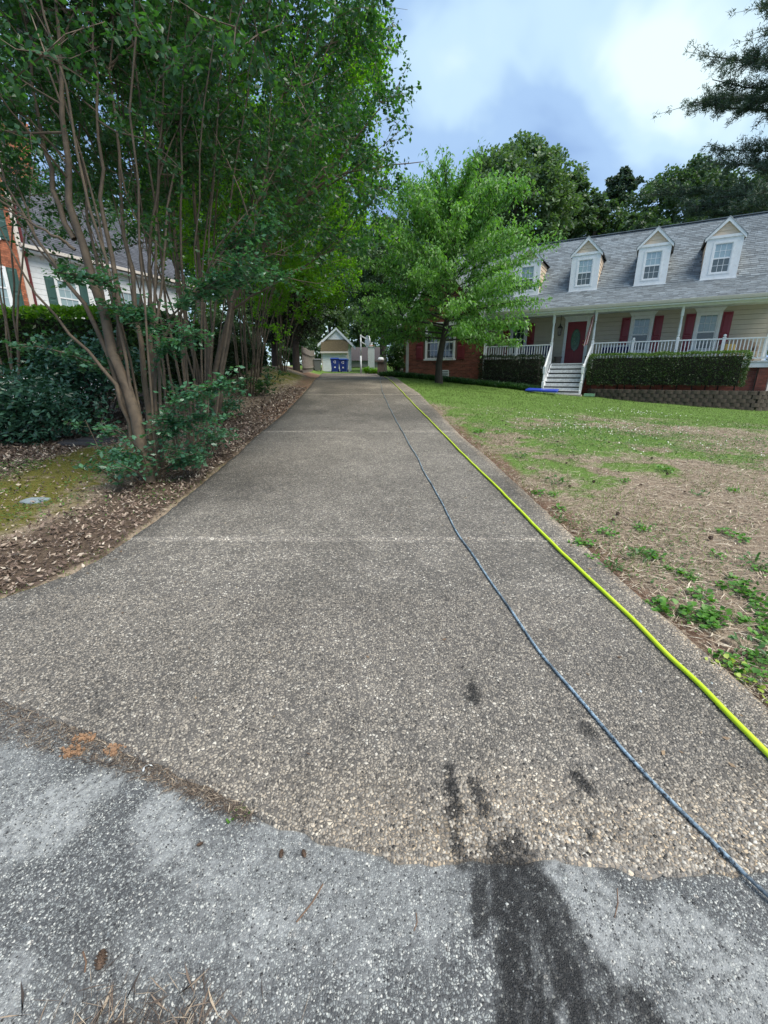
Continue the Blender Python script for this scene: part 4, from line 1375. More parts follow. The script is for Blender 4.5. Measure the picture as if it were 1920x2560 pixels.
def build_dormer(H, c, by, bz):
    """white-faced gabled dormer; origin x = c"""
    D = bpy.data.objects.new('dormer', None)
    link(D, H)
    D.location.x = c
    w, ze, zp = 0.62, 7.22, 7.98
    y0 = by - 0.012
    slope = (8.84 - 5.62) / (3.36 + 0.2)
    yb = lambda z: by + (z - bz) / slope
    # side walls with siding
    for s in (-1, 1):
        x = s * w
        MB().prism([(x, y0, bz), (x, y0, ze), (x, yb(ze), ze)], (-s * 0.06, 0, 0)).build('side_wall', M_CREAM, D)
        z = bz + 0.1
        while z < ze - 0.12:
            m = MB()
            yy = yb(z)
            f0, f1 = x + s * 0.022, x + s * 0.004
            m.v += [(f0, y0, z), (f0, yy, z), (f1, yy + 0.18, z + 0.18), (f1, y0, z + 0.18), (x, y0, z), (x, yy, z)]
            m.f += [(0, 1, 2, 3), (4, 5, 1, 0), (4, 0, 3)]
            m.build('siding_board', M_CREAM, D)
            z += 0.18
    f = 0.32
    fr = MB()
    fr.box(-w - 0.025, -f - 0.07, y0 - 0.04, y0 + 0.05, bz - 0.03, ze).box(f + 0.07, w + 0.025, y0 - 0.04, y0 + 0.05, bz - 0.03, ze)
    fr.box(-f - 0.07, f + 0.07, y0 - 0.04, y0 + 0.05, bz - 0.03, 5.80).box(-f - 0.07, f + 0.07, y0 - 0.04, y0 + 0.05, 7.06, ze)
    fr.build('face_board', M_WHITE, D)
    MB().box(-w - 0.06, w + 0.06, y0 - 0.075, y0 - 0.042, bz - 0.06, bz - 0.005).build('sill', M_WHITE, D)
    cs = MB()
    cs.box(-f - 0.07, -f, y0 - 0.055, y0, 5.80, 7.06).box(f, f + 0.07, y0 - 0.055, y0, 5.80, 7.06).box(-f, f, y0 - 0.055, y0, 6.99, 7.06).box(-f, f, y0 - 0.055, y0, 5.80, 5.86)
    cs.build('window_casing', M_WHITE, D)
    zm = 6.42
    sh = MB()
    for (q0, q1) in ((5.86, zm), (zm, 6.99)):
        sh.box(-f, -f + 0.035, y0 - 0.03, y0 - 0.006, q0, q1).box(f - 0.035, f, y0 - 0.03, y0 - 0.006, q0, q1).box(-f + 0.035, f - 0.035, y0 - 0.03, y0 - 0.006, q0, q0 + 0.03).box(-f + 0.035, f - 0.035, y0 - 0.03, y0 - 0.006, q1 - 0.025, q1)
    sh.build('sash', M_WHITE, D)
    MB().box(-f + 0.035, f - 0.035, y0 - 0.012, y0 + 0.02, zm + 0.03, 6.965).build('pane', M_GLASS_BRIGHT, D)
    MB().box(-f + 0.035, f - 0.035, y0 - 0.012, y0 + 0.02, 5.89, zm - 0.025).build('pane', M_GLASS_LOW, D)
    for (q0, q1) in ((5.89, zm - 0.025), (zm + 0.03, 6.965)):
        for k in (1, 2):
            x = -f + 0.035 + (2 * f - 0.07) * k / 3
            MB().box(x - 0.008, x + 0.008, y0 - 0.018, y0 - 0.0125, q0, q1).build('muntin', M_WHITE, D)
        z = (q0 + q1) / 2
        MB().box(-f + 0.035, f - 0.035, y0 - 0.021, y0 - 0.0125, z - 0.008, z + 0.008).build('muntin', M_WHITE, D)
    # gable siding
    ov = w + 0.1
    k = (zp - ze) / ov
    MB().prism([(-w, y0 + 0.03, ze), (w, y0 + 0.03, ze), (0, y0 + 0.03, ze + k * w)], (0, 0.05, 0)).build('gable_wall', M_CREAM, D)
    MB().box(-w - 0.07, w + 0.07, y0 - 0.075, y0 + 0.02, ze - 0.02, ze + 0.085).build('frieze_board', M_WHITE, D)
    z = ze + 0.088
    while z < ze + k * (w - 0.15):
        h = 0.17
        xa, xb = w - (z - ze) / k, w - (z + h - ze) / k
        m = MB()
        m.v += [(-xa, y0 - 0.002, z), (xa, y0 - 0.002, z), (max(xb, 0.02), y0 + 0.018, z + h), (-max(xb, 0.02), y0 + 0.018, z + h), (-xa, y0 + 0.03, z), (xa, y0 + 0.03, z)]
        m.f += [(0, 1, 2, 3), (4, 5, 1, 0)]
        m.build('siding_board', M_CREAM, D)
        z += h
    for s in (-1, 1):
        # rake board and roof slope
        n = Vector((s * k, 0, 1)).normalized()
        a0, a1 = Vector((s * ov, y0 - 0.10, ze)), Vector((0, y0 - 0.10, zp))
        r = MB()
        r.prism([a0 - Vector((0, 0, 0.0)), a1, a1 - Vector((0, 0, 0.16)), a0 - Vector((s * 0.0, 0, 0.12))], (0, 0.09, 0))
        r.build('rake_board', M_WHITE, D)
        rf = MB()
        p = [a0 + n * 0.004 + Vector((s * 0.02, -0.02, -0.02)), a1 + n * 0.004 + Vector((0, -0.02, 0.0)), a1 + n * 0.004 + Vector((0, 0, 0.03)), a0 + n * 0.03 + Vector((s * 0.02, -0.02, -0.02))]
        yr, ye = yb(zp) + 0.05, yb(ze) + 0.05
        q = [Vector((v.x, (ye if i in (0, 3) else yr), v.z)) for i, v in enumerate(p)]
        i = len(rf.v)
        rf.v += [tuple(v) for v in p + q]
        rf.f += [(0, 1, 2, 3), (7, 6, 5, 4), (0, 4, 5, 1), (1, 5, 6, 2), (2, 6, 7, 3), (3, 7, 4, 0)]
        rf.build('dormer_roof', M_SHINGLE, D)
    return D


HOUSE = build_house()


# ------------------------------------------------------------------ neighbour's house behind the crape myrtles
def build_neighbour():
    H = thing('house', 'neighbouring orange brick and white sided house behind the crape myrtles', 'house', (-15.24, 20.4, 0), math.radians(67))
    # brick two-storey block (x < 0), white wing set back (x > 0); both face local -y
    bw = MB().box(-8, 0, 0, 8, 1.0, 10.2).build('brick_wall', M_MORTAR, H)
    bricks(bw, -4.5, -0.02, 2.6, 10.1, 0, M_BRICK_ORANGE, openings=[(-1.75, -0.62, 4.15, 5.82), (-1.75, -0.62, 6.75, 8.5)], seed=21)
    MB().box(0.004, 0.05, 0.16, 8, 6.0, 10.2).build('side_wall', M_WHITE, H)
    MB().box(-0.02, 0.16, -0.05, 0.1, 2.0, 10.1).build('corner_board', M_GUTTER, H)
    MB().tube([(0.25, -0.02, 10.0), (0.25, -0.02, 2.0)], 0.05, 4).build('downspout', plain('dark_red_downspout', (0.14, 0.03, 0.03), 0.5), H)
    MB().box(0.055, 9.0, 0.3, 8, 1.0, 6.7).build('wall', M_WHITE, H)
    siding(H, 0.3, 9.0, 3.0, 6.5, 0.3, M_WHITE, 0.22, [(1.36, 2.5, 4.1, 5.75), (4.4, 5.5, 4.1, 5.75)])
    for (c, y) in ((-1.18, -0.012), (1.93, 0.288), (4.95, 0.288)):
        window(H, c, 4.24, 5.7, 0.9, y, 0.09, (3, 2), M_GLASS_BRIGHT, M_GLASS_BRIGHT)
        for s in (-1, 1):
            a, b = c + s * 0.56, c + s * 0.94
            shutter(H, min(a, b), max(a, b), 4.18, 5.78, y - 0.014, M_GREEN_SH)
    window(H, -1.18, 6.85, 8.4, 0.9, -0.012, 0.09, (3, 2), M_GLASS_BRIGHT, M_GLASS_BRIGHT)
    for s in (-1, 1):
        a, b = -1.18 + s * 0.56, -1.18 + s * 0.94
        shutter(H, min(a, b), max(a, b), 6.8, 8.5, -0.026, M_GREEN_SH)
    # roofs
    r = MB().prism([(0.06, -0.1, 6.78), (0.06, 4.4, 10.9), (0.06, 8.6, 6.9), (0.06, 8.6, 6.75), (0.06, 4.4, 10.74), (0.06, -0.1, 6.62)], (9.3, 0, 0)).build('wing_roof', M_ROOF_DECK, H)
    shingles(r, (0.08, -0.1, 6.78), (9.3, -0.1, 6.78), (0, 4.5, 4.12), 0.16, 0.32, M_SHINGLE_DARK, 31)
    g = MB().box(0.06, 9.4, -0.22, -0.104, 6.66, 6.79).build('gutter', M_GUTTER, H)
    MB().box(0.06, 9.3, -0.1, 0.296, 6.56, 6.62).build('soffit', M_WHITE, H)
    for k in range(16):
        MB().box(0.5 + k * 0.5, 0.62 + k * 0.5, 0.2, 0.297, 6.42, 6.555).build('dentil', M_GUTTER, H)
    r2 = MB().prism([(-8.3, -0.3, 10.1), (-8.3, 4, 13.2), (-8.3, 8.3, 10.1)], (8.35, 0, 0)).build('roof', M_ROOF_DECK, H)
    shingles(r2, (-5, -0.3, 10.1), (0.05, -0.3, 10.1), (0, 4.3, 3.1), 0.16, 0.32, M_SHINGLE_DARK, 32)
    ch = MB().box(3.4, 4.5, 4.9, 5.7, 9.5, 13.4).build('chimney', M_MORTAR, H)
    bricks(ch, 3.4, 4.5, 10.2, 13.35, 4.9, M_BRICK_ORANGE, seed=33)
    MB().box(3.3, 4.6, 4.8, 5.8, 13.4, 13.6).build('chimney_cap', M_BRICK_ORANGE, H)


build_neighbour()


def build_neighbour_drive():
    xs, ys = np.linspace(-22, -8.2, 20), np.linspace(10.3, 19, 16)
    X, Y = np.meshgrid(xs, ys)
    Z = ground_z(X, Y) + 0.03
    idx = np.arange(X.size).reshape(X.shape)
    q = np.stack([idx[:-1, :-1], idx[:-1, 1:], idx[1:, 1:], idx[1:, :-1]], -1).reshape(-1, 4)
    o = np_mesh('driveway', np.stack([X.ravel(), Y.ravel(), Z.ravel()], -1), q, plain('pale_concrete', (0.52, 0.53, 0.55), 0.9, 0.1, 2))
    tag(o, 'pale concrete driveway of the neighbour behind the hedge', None, None, 'structure')


build_neighbour_drive()


# ------------------------------------------------------------------ retaining wall, planting bed, hedges
def hz(x, y):
    return float(ground_z(*hw(x, y)))


def build_retaining_wall():
    W = thing('retaining_wall', 'low stacked brown block retaining wall under the long clipped hedge', 'wall', (HX.x, HX.y, 0), HROT)
    path = [(1.25, -3.0), (1.6, -3.55), (2.6, -3.9), (4.2, -4.05), (6.0, -4.0), (7.3, -3.8), (7.95, -3.2), (8.05, -2.6)]
    P = resample(path, 400)
    s = np.r_[0, np.cumsum(np.hypot(*np.diff(P, axis=0).T))]
    rng = random.Random(5)
    n = 0
    proto = None
    top = 0.98
    for r in range(8):
        z = top - 0.15 * (r + 1)
        t = 0.15 * (r % 2)
        while t + 0.15 < s[-1]:
            x, y = np.interp(t + 0.15, s, P[:, 0]), np.interp(t + 0.15, s, P[:, 1])
            x2, y2 = np.interp(t + 0.2, s, P[:, 0]), np.interp(t + 0.2, s, P[:, 1])
            t += 0.305
            if z + 0.15 < hz(x, y) - 0.06 or n > 290:
                continue
            if proto is None:
                m = MB()
                m.v += [(-0.148, -0.10, 0), (-0.05, -0.13, 0), (0.05, -0.13, 0), (0.148, -0.10, 0), (0.13, 0.12, 0), (-0.13, 0.12, 0)]
                m.v += [(a, b + 0.006, 0.143) for (a, b, c) in m.v[:6]]
                m.f += [(11, 10, 9, 8, 7, 6)[::-1]] + [(k, (k + 1) % 6, 6 + (k + 1) % 6, 6 + k) for k in range(6)]
                proto = o = m.build('block', M_BLOCK, W)
            else:
                o = proto.copy()
                link(o, W)
            o.location = (x + rng.uniform(-0.004, 0.004), y + 0.018 * r * -1 + 0.05 + rng.uniform(-0.012, 0.012), z)
            o.rotation_euler.z = math.atan2(y2 - y, x2 - x) + rng.uniform(-0.04, 0.04)
            n += 1


build_retaining_wall()


def build_bed():
    m = MB()
    pts = [(1.2, -2.0), (1.25, -3.0), (1.6, -3.55), (2.6, -3.9), (4.2, -4.05), (6.0, -4.0), (7.3, -3.8), (7.95, -3.2), (8.0, -2.0)]
    m.prism([(*hw(x, y + 0.08), 0.2) for x, y in pts], (0, 0, 0.74))
    o = m.build('ground', plain('dark_mulch', (0.05, 0.035, 0.025), 0.95, 0.3, 20, 0.6, 60))
    tag(o, 'dark mulched planting bed under the long hedge', None, None, 'structure')


build_bed()

LEAF_HEDGE = leaf_mat('holly_leaf', (0.018, 0.045, 0.012), (0.07, 0.125, 0.03), 0.12, 0.38, spec=0.5, yellow=(0.13, 0.11, 0.04))
LEAF_HEDGE_DARK = leaf_mat('dark_hedge_leaf', (0.006, 0.018, 0.007), (0.022, 0.048, 0.014), 0.1, 0.42, spec=0.4)
LEAF_LAUREL = leaf_mat('laurel_leaf', (0.016, 0.05, 0.018), (0.07, 0.14, 0.036), 0.2, 0.3, spec=0.55)
LEAF_LAUREL_LIT = leaf_mat('laurel_lit_leaf', (0.09, 0.2, 0.02), (0.2, 0.34, 0.04), 0.45, 0.3, spec=0.55)  # hedge-top leaf colour brightened for light coming from beyond
LEAF_CAMELLIA = leaf_mat('camellia_leaf', (0.02, 0.07, 0.045), (0.085, 0.19, 0.12), 0.12, 0.26, spec=0.6)
LEAF_CRAPE = leaf_mat('crape_myrtle_leaf', (0.018, 0.066, 0.03), (0.055, 0.135, 0.056), 0.4, 0.36, (1.5, 2.0, 0.35), spec=0.5)  # darker teal copy, canopy shade put into the leaf colour
LEAF_CRAPE_LOW = leaf_mat('crape_myrtle_low_leaf', (0.034, 0.115, 0.066), (0.10, 0.235, 0.13), 0.3, 0.27, (1.3, 1.7, 0.6), spec=0.65)
LEAF_CRAPE_FAR = leaf_mat('crape_myrtle_far_leaf', (0.05, 0.13, 0.016), (0.14, 0.26, 0.032), 0.6, 0.42, (1.7, 2.2, 0.3))  # yellow-green copy, light through the leaves put into the colour
LEAF_DOGWOOD = leaf_mat('dogwood_leaf', (0.085, 0.19, 0.05), (0.21, 0.38, 0.125), 0.4, 0.4, (1.3, 1.7, 0.4), yellow=(0.2, 0.16, 0.07))
LEAF_OAK = leaf_mat('oak_leaf', (0.065, 0.115, 0.06), (0.15, 0.225, 0.11), 0.3, 0.5, (1.4, 1.8, 0.5))  # oak leaf colours raised to carry the distant haze
LEAF_OAK_DARK = leaf_mat('dark_oak_leaf', (0.045, 0.083, 0.048), (0.105, 0.165, 0.085), 0.25, 0.5, (1.4, 1.8, 0.5))
LEAF_CEDAR = leaf_mat('cedar_needle', (0.012, 0.022, 0.014), (0.032, 0.05, 0.026), 0.1, 0.6)
LEAF_PINE = leaf_mat('pine_needle', (0.03, 0.055, 0.036), (0.075, 0.115, 0.075), 0.12, 0.5)
LEAF_LIRIOPE = leaf_mat('liriope_blade', (0.012, 0.042, 0.014), (0.045, 0.105, 0.035), 0.2, 0.4)
LEAF_WEED = leaf_mat('weed_leaf', (0.045, 0.14, 0.02), (0.13, 0.30, 0.045), 0.3, 0.42, (1.3, 1.6, 0.4))
LEAF_WEED_YEL = leaf_mat('yellow_green_weed_leaf', (0.2, 0.32, 0.04), (0.36, 0.46, 0.07), 0.3, 0.45, (1.2, 1.4, 0.4))
M_BARK = plain('crape_myrtle_bark', (0.135, 0.1, 0.066), 0.75, 0.45, 6, 0.3, 22, grime=(0.05, 0.041, 0.032))
M_BARK_DARK = plain('dark_bark', (0.045, 0.036, 0.03), 0.95, 0.3, 8, 0.6, 40)
M_BARK_GREY = plain('grey_bark', (0.085, 0.075, 0.066), 0.95, 0.3, 8, 0.6, 30)


def box_hedge(name, label, cat, x0, x1, y0, y1, zb, zt, n, leaf, size, seed, mat, topmat=None, rot=0.0, loc=(0, 0, 0), group=None, round_=0.12, open_low=0.0):
    """clipped hedge: leaves over a rounded box with an uneven face, a dark twiggy core inside"""
    T = thing(name, label, cat, loc, rot, group)
    rng = np.random.default_rng(seed)
    lx, ly, lz = x1 - x0, y1 - y0, zt - zb
    areas = np.array([lx * lz, lx * lz * 0.3, ly * lz, ly * lz, lx * ly])
    face = rng.choice(5, n, p=areas / areas.sum())
    u, v = rng.uniform(0, 1, n), rng.uniform(0, 1, n)
    X = np.where(face < 2, x0 + u * lx, np.where(face == 2, x0, np.where(face == 3, x1, x0 + u * lx)))
    Y = np.where(face == 0, y0, np.where(face == 1, y1, np.where(face < 4, y0 + u * ly, y0 + v * ly)))
    Z = np.where(face < 4, zb + v * lz, zt)
    cx, cy, cz = (x0 + x1) / 2, (y0 + y1) / 2, (zb + zt) / 2
    # round off and roughen
    inx = np.clip(np.minimum(X - x0, x1 - X) / round_, 0, 1)
    inz = np.clip(np.minimum(Z - zb, zt - Z) / round_, 0, 1)
    iny = np.clip(np.minimum(Y - y0, y1 - Y) / round_, 0, 1)
    pull = ((1 - inx) * (1 - iny) + (1 - inz) * (1 - iny) + (1 - inx) * (1 - inz)) * round_ * 0.3
    dirn = np.stack([cx - X, cy - Y, cz - Z], -1)
    dirn /= np.linalg.norm(dirn, axis=1)[:, None] + 1e-6
    depth = np.where(rng.uniform(0, 1, n) < 0.035, -rng.uniform(0.03, 0.12, n), 0) + pull + (fbm(X * 2.6 + Y, Z * 2.6 + Y * 0.7, seed) - 0.5) * 0.26 + rng.uniform(0, 1, n) ** 2 * 0.10
    P = np.stack([X, Y, Z], -1) + dirn * depth[:, None]
    if open_low:
        keep = rng.uniform(0, 1, n) < np.clip((P[:, 2] - zb) / (open_low * lz) + 0.12, 0, 1)
        P, face = P[keep], face[keep]
    L = rng.uniform(0.7, 1.35, len(P)) * leaf
    outaz = np.where(face == 0, -math.pi / 2, np.where(face == 1, math.pi / 2, np.where(face == 2, math.pi, np.where(face == 3, 0.0, 0.0))))
    az = np.where(face == 4, rng.uniform(0, 6.28, len(P)), outaz + rng.normal(0, 0.9, len(P)))
    V, Fs, m = leafcloud(P, L, L * size, rng, 0.35, 0.1, az, np.where(face == 4, rng.normal(0.5, 0.5, len(P)), rng.normal(0.1, 0.55, len(P))))
    rn = np.clip(rng.uniform(0, 1, len(P)) * 0.8 + 0.35 * (fbm(P[:, 0] * 1.3, P[:, 2] * 2 + P[:, 1], seed + 5) - 0.3), 0, 1)
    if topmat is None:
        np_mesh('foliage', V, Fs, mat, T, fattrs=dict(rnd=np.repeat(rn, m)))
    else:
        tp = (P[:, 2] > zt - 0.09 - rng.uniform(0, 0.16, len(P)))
        for nm, k, mt in (('foliage', ~tp, mat), ('top_foliage', tp, topmat)):  # leaves along the top take the separate topmat colour
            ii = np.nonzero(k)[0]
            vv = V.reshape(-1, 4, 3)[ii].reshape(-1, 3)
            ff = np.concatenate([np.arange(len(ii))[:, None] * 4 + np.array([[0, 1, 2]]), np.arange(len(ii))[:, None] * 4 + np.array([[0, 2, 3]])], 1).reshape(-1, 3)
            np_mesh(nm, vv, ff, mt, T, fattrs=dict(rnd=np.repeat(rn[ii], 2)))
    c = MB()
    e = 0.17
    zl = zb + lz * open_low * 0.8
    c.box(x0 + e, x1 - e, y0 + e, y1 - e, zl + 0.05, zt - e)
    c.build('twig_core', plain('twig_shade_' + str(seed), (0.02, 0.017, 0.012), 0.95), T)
    st = MB()
    r2 = random.Random(seed)
    k = max(2, int(lx / 0.45))
    for i in range(k):
        x = x0 + lx * (i + 0.5) / k + r2.uniform(-0.1, 0.1)
        y = cy + r2.uniform(-0.2, 0.2) * ly
        st.tube([(x, y, zb - 0.35), (x + r2.uniform(-0.1, 0.1), y, zb + 0.2), (x + r2.uniform(-0.2, 0.2), y + r2.uniform(-0.2, 0.2), zb + lz * max(0.4, open_low + 0.1))], [0.03, 0.025, 0.015], 5)
    st.build('stems', M_BARK_DARK, T, kind='stuff')
    return T


box_hedge('hedge', 'long clipped holly hedge below the porch railing right of the steps', 'hedge', 1.12, 6.85, -3.45, -2.4, 1.12, 2.46, 19000, 0.062, 0.5, 41, LEAF_HEDGE, leaf_mat('holly_top_leaf', (0.045, 0.10, 0.02), (0.11, 0.19, 0.04), 0.25, 0.4), HROT, HX, 'clipped hedges below the porch')  # top leaves take a paler green
box_hedge('hedge', 'short dark clipped hedge between the brick wing and the steps', 'hedge', -3.95, -0.92, -3.45, -2.4, 1.05, 2.5, 10000, 0.062, 0.5, 42, LEAF_HEDGE_DARK, None, HROT, HX, 'clipped hedges below the porch')
box_hedge('hedge', 'tall laurel hedge with bright green top before the neighbouring house', 'hedge', -7.0, 0.4, -0.6, 0.7, 0.95, 2.72, 26000, 0.095, 0.5, 43, LEAF_LAUREL, LEAF_LAUREL_LIT, math.radians(4), (-5.2, 9.4, 0), None, 0.2, 0.35)
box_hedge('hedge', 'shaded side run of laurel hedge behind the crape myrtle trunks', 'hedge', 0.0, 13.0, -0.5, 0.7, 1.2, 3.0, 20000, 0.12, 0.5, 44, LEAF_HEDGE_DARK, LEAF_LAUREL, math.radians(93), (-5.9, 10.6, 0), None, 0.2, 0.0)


def build_liriope():
    rng = np.random.default_rng(9)
    n = 15000
    x = rng.uniform(-9.4, -1.0, n)
    y = -3.75 - 0.02 * (x + 9) + rng.uniform(-0.45, 0.45, n)
    X, Y = HX.x + x * HCOS - y * HSIN, HX.y + x * HSIN + y * HCOS
    L = rng.uniform(0.28, 0.48, n)
    V, Fs, m = blades(np.stack([X, Y, ground_z(X, Y) - 0.02], -1), L, rng.uniform(0.010, 0.017, n), rng, 0.3, 0.5)
    o = np_mesh('border_grass', V, Fs, LEAF_LIRIOPE, None, fattrs=dict(rnd=np.repeat(rng.uniform(0, 1, n), m)))
    tag(o, 'dark green strip of border grass along the lawn before the house', None, None, 'stuff')


build_liriope()


# ------------------------------------------------------------------ things on and round the porch
def build_porch_things():
    # hanging lantern
    T = thing('lantern', 'black lantern hanging from the porch ceiling left of the door', 'lantern', (*hw(-0.66, -1.0), 3.5), HROT)
    MB().tube([(0, 0, 0.55), (0, 0, 1.0)], 0.012, 6).build('chain', M_BLACK, T)
    m = MB()
    m.lathe([(0.07, 0), (0.09, 0.02), (0.07, 0.04)], (0, 0, 0), 6)
    for a in range(6):
        t = a * math.pi / 3 + 0.26
        m.tube([(0.075 * math.cos(t), 0.075 * math.sin(t), 0.03), (0.115 * math.cos(t), 0.115 * math.sin(t), 0.36)], 0.01, 4)
    m.lathe([(0.13, 0.35), (0.14, 0.37), (0.06, 0.46), (0.03, 0.5), (0.035, 0.55), (0.0, 0.57)], (0, 0, 0), 6)
    m.build('cage', M_BLACK, T)
    MB().lathe([(0.062, 0.04), (0.1, 0.345)], (0, 0, 0), 6).build('pane', mat_glass('lantern_glass', (0.16, 0.17, 0.15), 0.1), T)
    # planters
    for x, lab in ((-0.72, 'mottled stone planter on the porch left of the red door'), (0.78, 'mottled stone planter on the porch right of the red door')):
        T = thing('planter', lab, 'planter', (*hw(x, -0.32), 2.135), HROT, 'stone planters beside the door')
        MB().lathe([(0.14, 0), (0.15, 0.02), (0.13, 0.05), (0.17, 0.30), (0.20, 0.34), (0.2, 0.38), (0.16, 0.38), (0.15, 0.33), (0, 0.33)], (0, 0, 0), 14).build(
            'pot', plain('mottled_stone', (0.22, 0.17, 0.14), 0.9, 0.4, 18, 0.4, 60, grime=(0.1, 0.07, 0.06)), T, smooth=True)
    # bench with blue cushions
    T = thing('bench', 'grey porch bench with navy blue cushions behind the railing', 'bench', (*hw(1.95, -0.75), 2.135), HROT)
    for dx in (-0.6, 0.6):
        for dy in (-0.28, 0.28):
            MB().box(dx - 0.03, dx + 0.03, dy - 0.03, dy + 0.03, 0, 0.38 if dy < 0 else 0.85).build('leg', M_GREYMETAL, T)
    MB().box(-0.63, 0.63, -0.3, 0.3, 0.36, 0.40).build('seat', M_GREYMETAL, T)
    MB().box(-0.63, 0.63, 0.26, 0.3, 0.6, 0.85).build('backrest', M_GREYMETAL, T)
    navy = plain('navy_cushion', (0.012, 0.02, 0.10), 0.85)
    for c in (-0.31, 0.31):
        MB().box(c - 0.3, c + 0.3, -0.31, 0.24, 0.40, 0.52).build('cushion', navy, T, bevel=0.03)
        MB().box(c - 0.3, c + 0.3, 0.12, 0.255, 0.52, 0.76).build('cushion', navy, T, bevel=0.03)
    # dark chairs on the left porch
    for x, lab in ((-2.15, 'dark porch chair behind the short railing, nearer the brick wing'), (-1.3, 'dark porch chair behind the short railing, nearer the red door')):
        T = thing('porch_chair', lab, 'chair', (*hw(x, -0.8), 2.135), HROT, 'dark chairs on the left porch')
        for dx in (-0.25, 0.25):
            for dy in (-0.22, 0.22):
                MB().box(dx - 0.02, dx + 0.02, dy - 0.02, dy + 0.02, 0, 0.42).build('leg', M_BLACK, T)
            MB().bar((dx, -0.25, 0.62), (dx, 0.25, 0.62), 0.05, 0.03).build('armrest', M_BLACK, T)
        MB().box(-0.27, 0.27, -0.26, 0.26, 0.42, 0.5).build('seat', navy, T, bevel=0.02)
        MB().box(-0.27, 0.27, 0.22, 0.28, 0.5, 0.95).build('backrest', navy, T, bevel=0.02)
    # side table, wicker chair, cushion
    T = thing('side_table', 'small white side table on the porch below the right window', 'table', (*hw(5.1, -0.7), 2.135), HROT)
    MB().lathe([(0.0, 0.46), (0.27, 0.46), (0.27, 0.49), (0, 0.49)], (0, 0, 0), 16).build('table_top', M_WHITE, T)
    for k in range(3):
        a = k * 2.094
        MB().tube([(0.2 * math.cos(a), 0.2 * math.sin(a), 0.46), (0.24 * math.cos(a), 0.24 * math.sin(a), 0)], 0.018, 6).build('leg', M_WHITE, T)
    wick = plain('brown_wicker', (0.30, 0.22, 0.16), 0.8, 0.25, 30, 0.6, 90)
    T = thing('wicker_settee', 'brown wicker settee with curved back at the right porch end', 'settee', (*hw(6.75, -0.8), 2.135), HROT)
    MB().box(-0.65, 0.65, -0.3, 0.3, 0.12, 0.42).build('seat', wick, T, bevel=0.04)
    b = MB()
    n = 15
    outer = [(0.72 * -math.cos(math.pi * k / (n - 1)), 0.22, 0.42 + 0.5 * math.sin(math.pi * k / (n - 1)) ** 0.6) for k in range(n)]
    b.prism(outer, (0, 0.08, 0))
    b.build('backrest', wick, T)
    for s in (-1, 1):
        MB().box(s * 0.62 - 0.05, s * 0.62 + 0.05, -0.3, 0.22, 0.42, 0.62).build('armrest', wick, T, bevel=0.03)
        for dy in (-0.25, 0.25):
            MB().box(s * 0.58 - 0.03, s * 0.58 + 0.03, dy - 0.03, dy + 0.03, 0, 0.12).build('leg', wick, T)
    o = MB().box(-0.2, 0.2, -0.06, 0.06, -0.16, 0.16).build('pillow', plain('yellow_print_fabric', (0.5, 0.36, 0.12), 0.9, 0.4, 25), None, bevel=0.05)
    o.location = (*hw(6.45, -0.78), 2.72)
    o.rotation_euler = (math.radians(-14), 0, HROT)
    tag(o, 'yellow patterned pillow leaning on the wicker settee', 'pillow')
    # flag, furled, on a short pole
    T = thing('flag', 'furled red and white striped flag hanging beside the porch post', 'flag', (*hw(1.0, -2.25), 0), HROT)
    MB().tube([(0.03, 0.08, 3.92), (-0.02, -0.16, 4.62)], 0.014, 6).build('pole', M_BLACK, T)
    red, wht = plain('flag_red', (0.36, 0.02, 0.03), 0.8), plain('flag_white', (0.72, 0.68, 0.66), 0.8)
    for k in range(7):
        f0, f1 = k / 7, (k + 1) / 7
        m = MB()
        rows = 7
        for r in range(rows):
            t = r / (rows - 1)
            z = 4.22 - 1.3 * t - 0.04 * math.sin(k)
            for f in (f0, f1):
                x = -0.03 - 0.2 * t + (f - 0.5) * (0.05 + 0.15 * t)
                y = -0.06 + 0.035 * math.sin(f * 14 + t * 2)
                m.v.append((x, y, z))
        for r in range(rows - 1):
            i = r * 2
            m.f.append((i, i + 1, i + 3, i + 2))
        m.build('stripe', red if k % 2 == 0 else wht, T, smooth=True)
    # blue play mat at the foot of the steps
    T = MB()
    x0, x1, y0, y1 = -1.2, 0.2, -5.05, -4.5
    zc = max(hz(x0, y0), hz(x1, y0), hz(x0, y1)) + 0.02
    T.prism([(*hw(x0, y0), zc), (*hw(x1, y0 - 0.1), zc - 0.04), (*hw(x1 - 0.03, y1), zc + 0.01), (*hw(x0 + 0.05, y1), zc + 0.05)], (0, 0, 0.085))
    o = T.build('board', plain('cobalt_foam', (0.03, 0.065, 0.46), 0.35, 0.1, 4), None, bevel=0.02)
    tag(o, 'flat cobalt blue board lying on the grass at the porch steps', 'board')
    # green garden item at the end of the retaining wall
    T = thing('garden_tray', 'small pale green garden tray beside the bottom porch step', 'tray', (*hw(1.38, -3.72), hz(1.38, -3.72)), HROT)
    gm = plain('pale_green_plastic', (0.2, 0.36, 0.22), 0.5)
    MB().box(-0.2, 0.2, -0.13, 0.13, 0.0, 0.03).build('base', gm, T)
    for (a, b, c, d) in ((-0.2, 0.2, -0.15, -0.13), (-0.2, 0.2, 0.13, 0.15), (-0.22, -0.2, -0.15, 0.15), (0.2, 0.22, -0.15, 0.15)):
        MB().box(a, b, c, d, 0.0, 0.12).build('rim', gm, T)


build_porch_things()


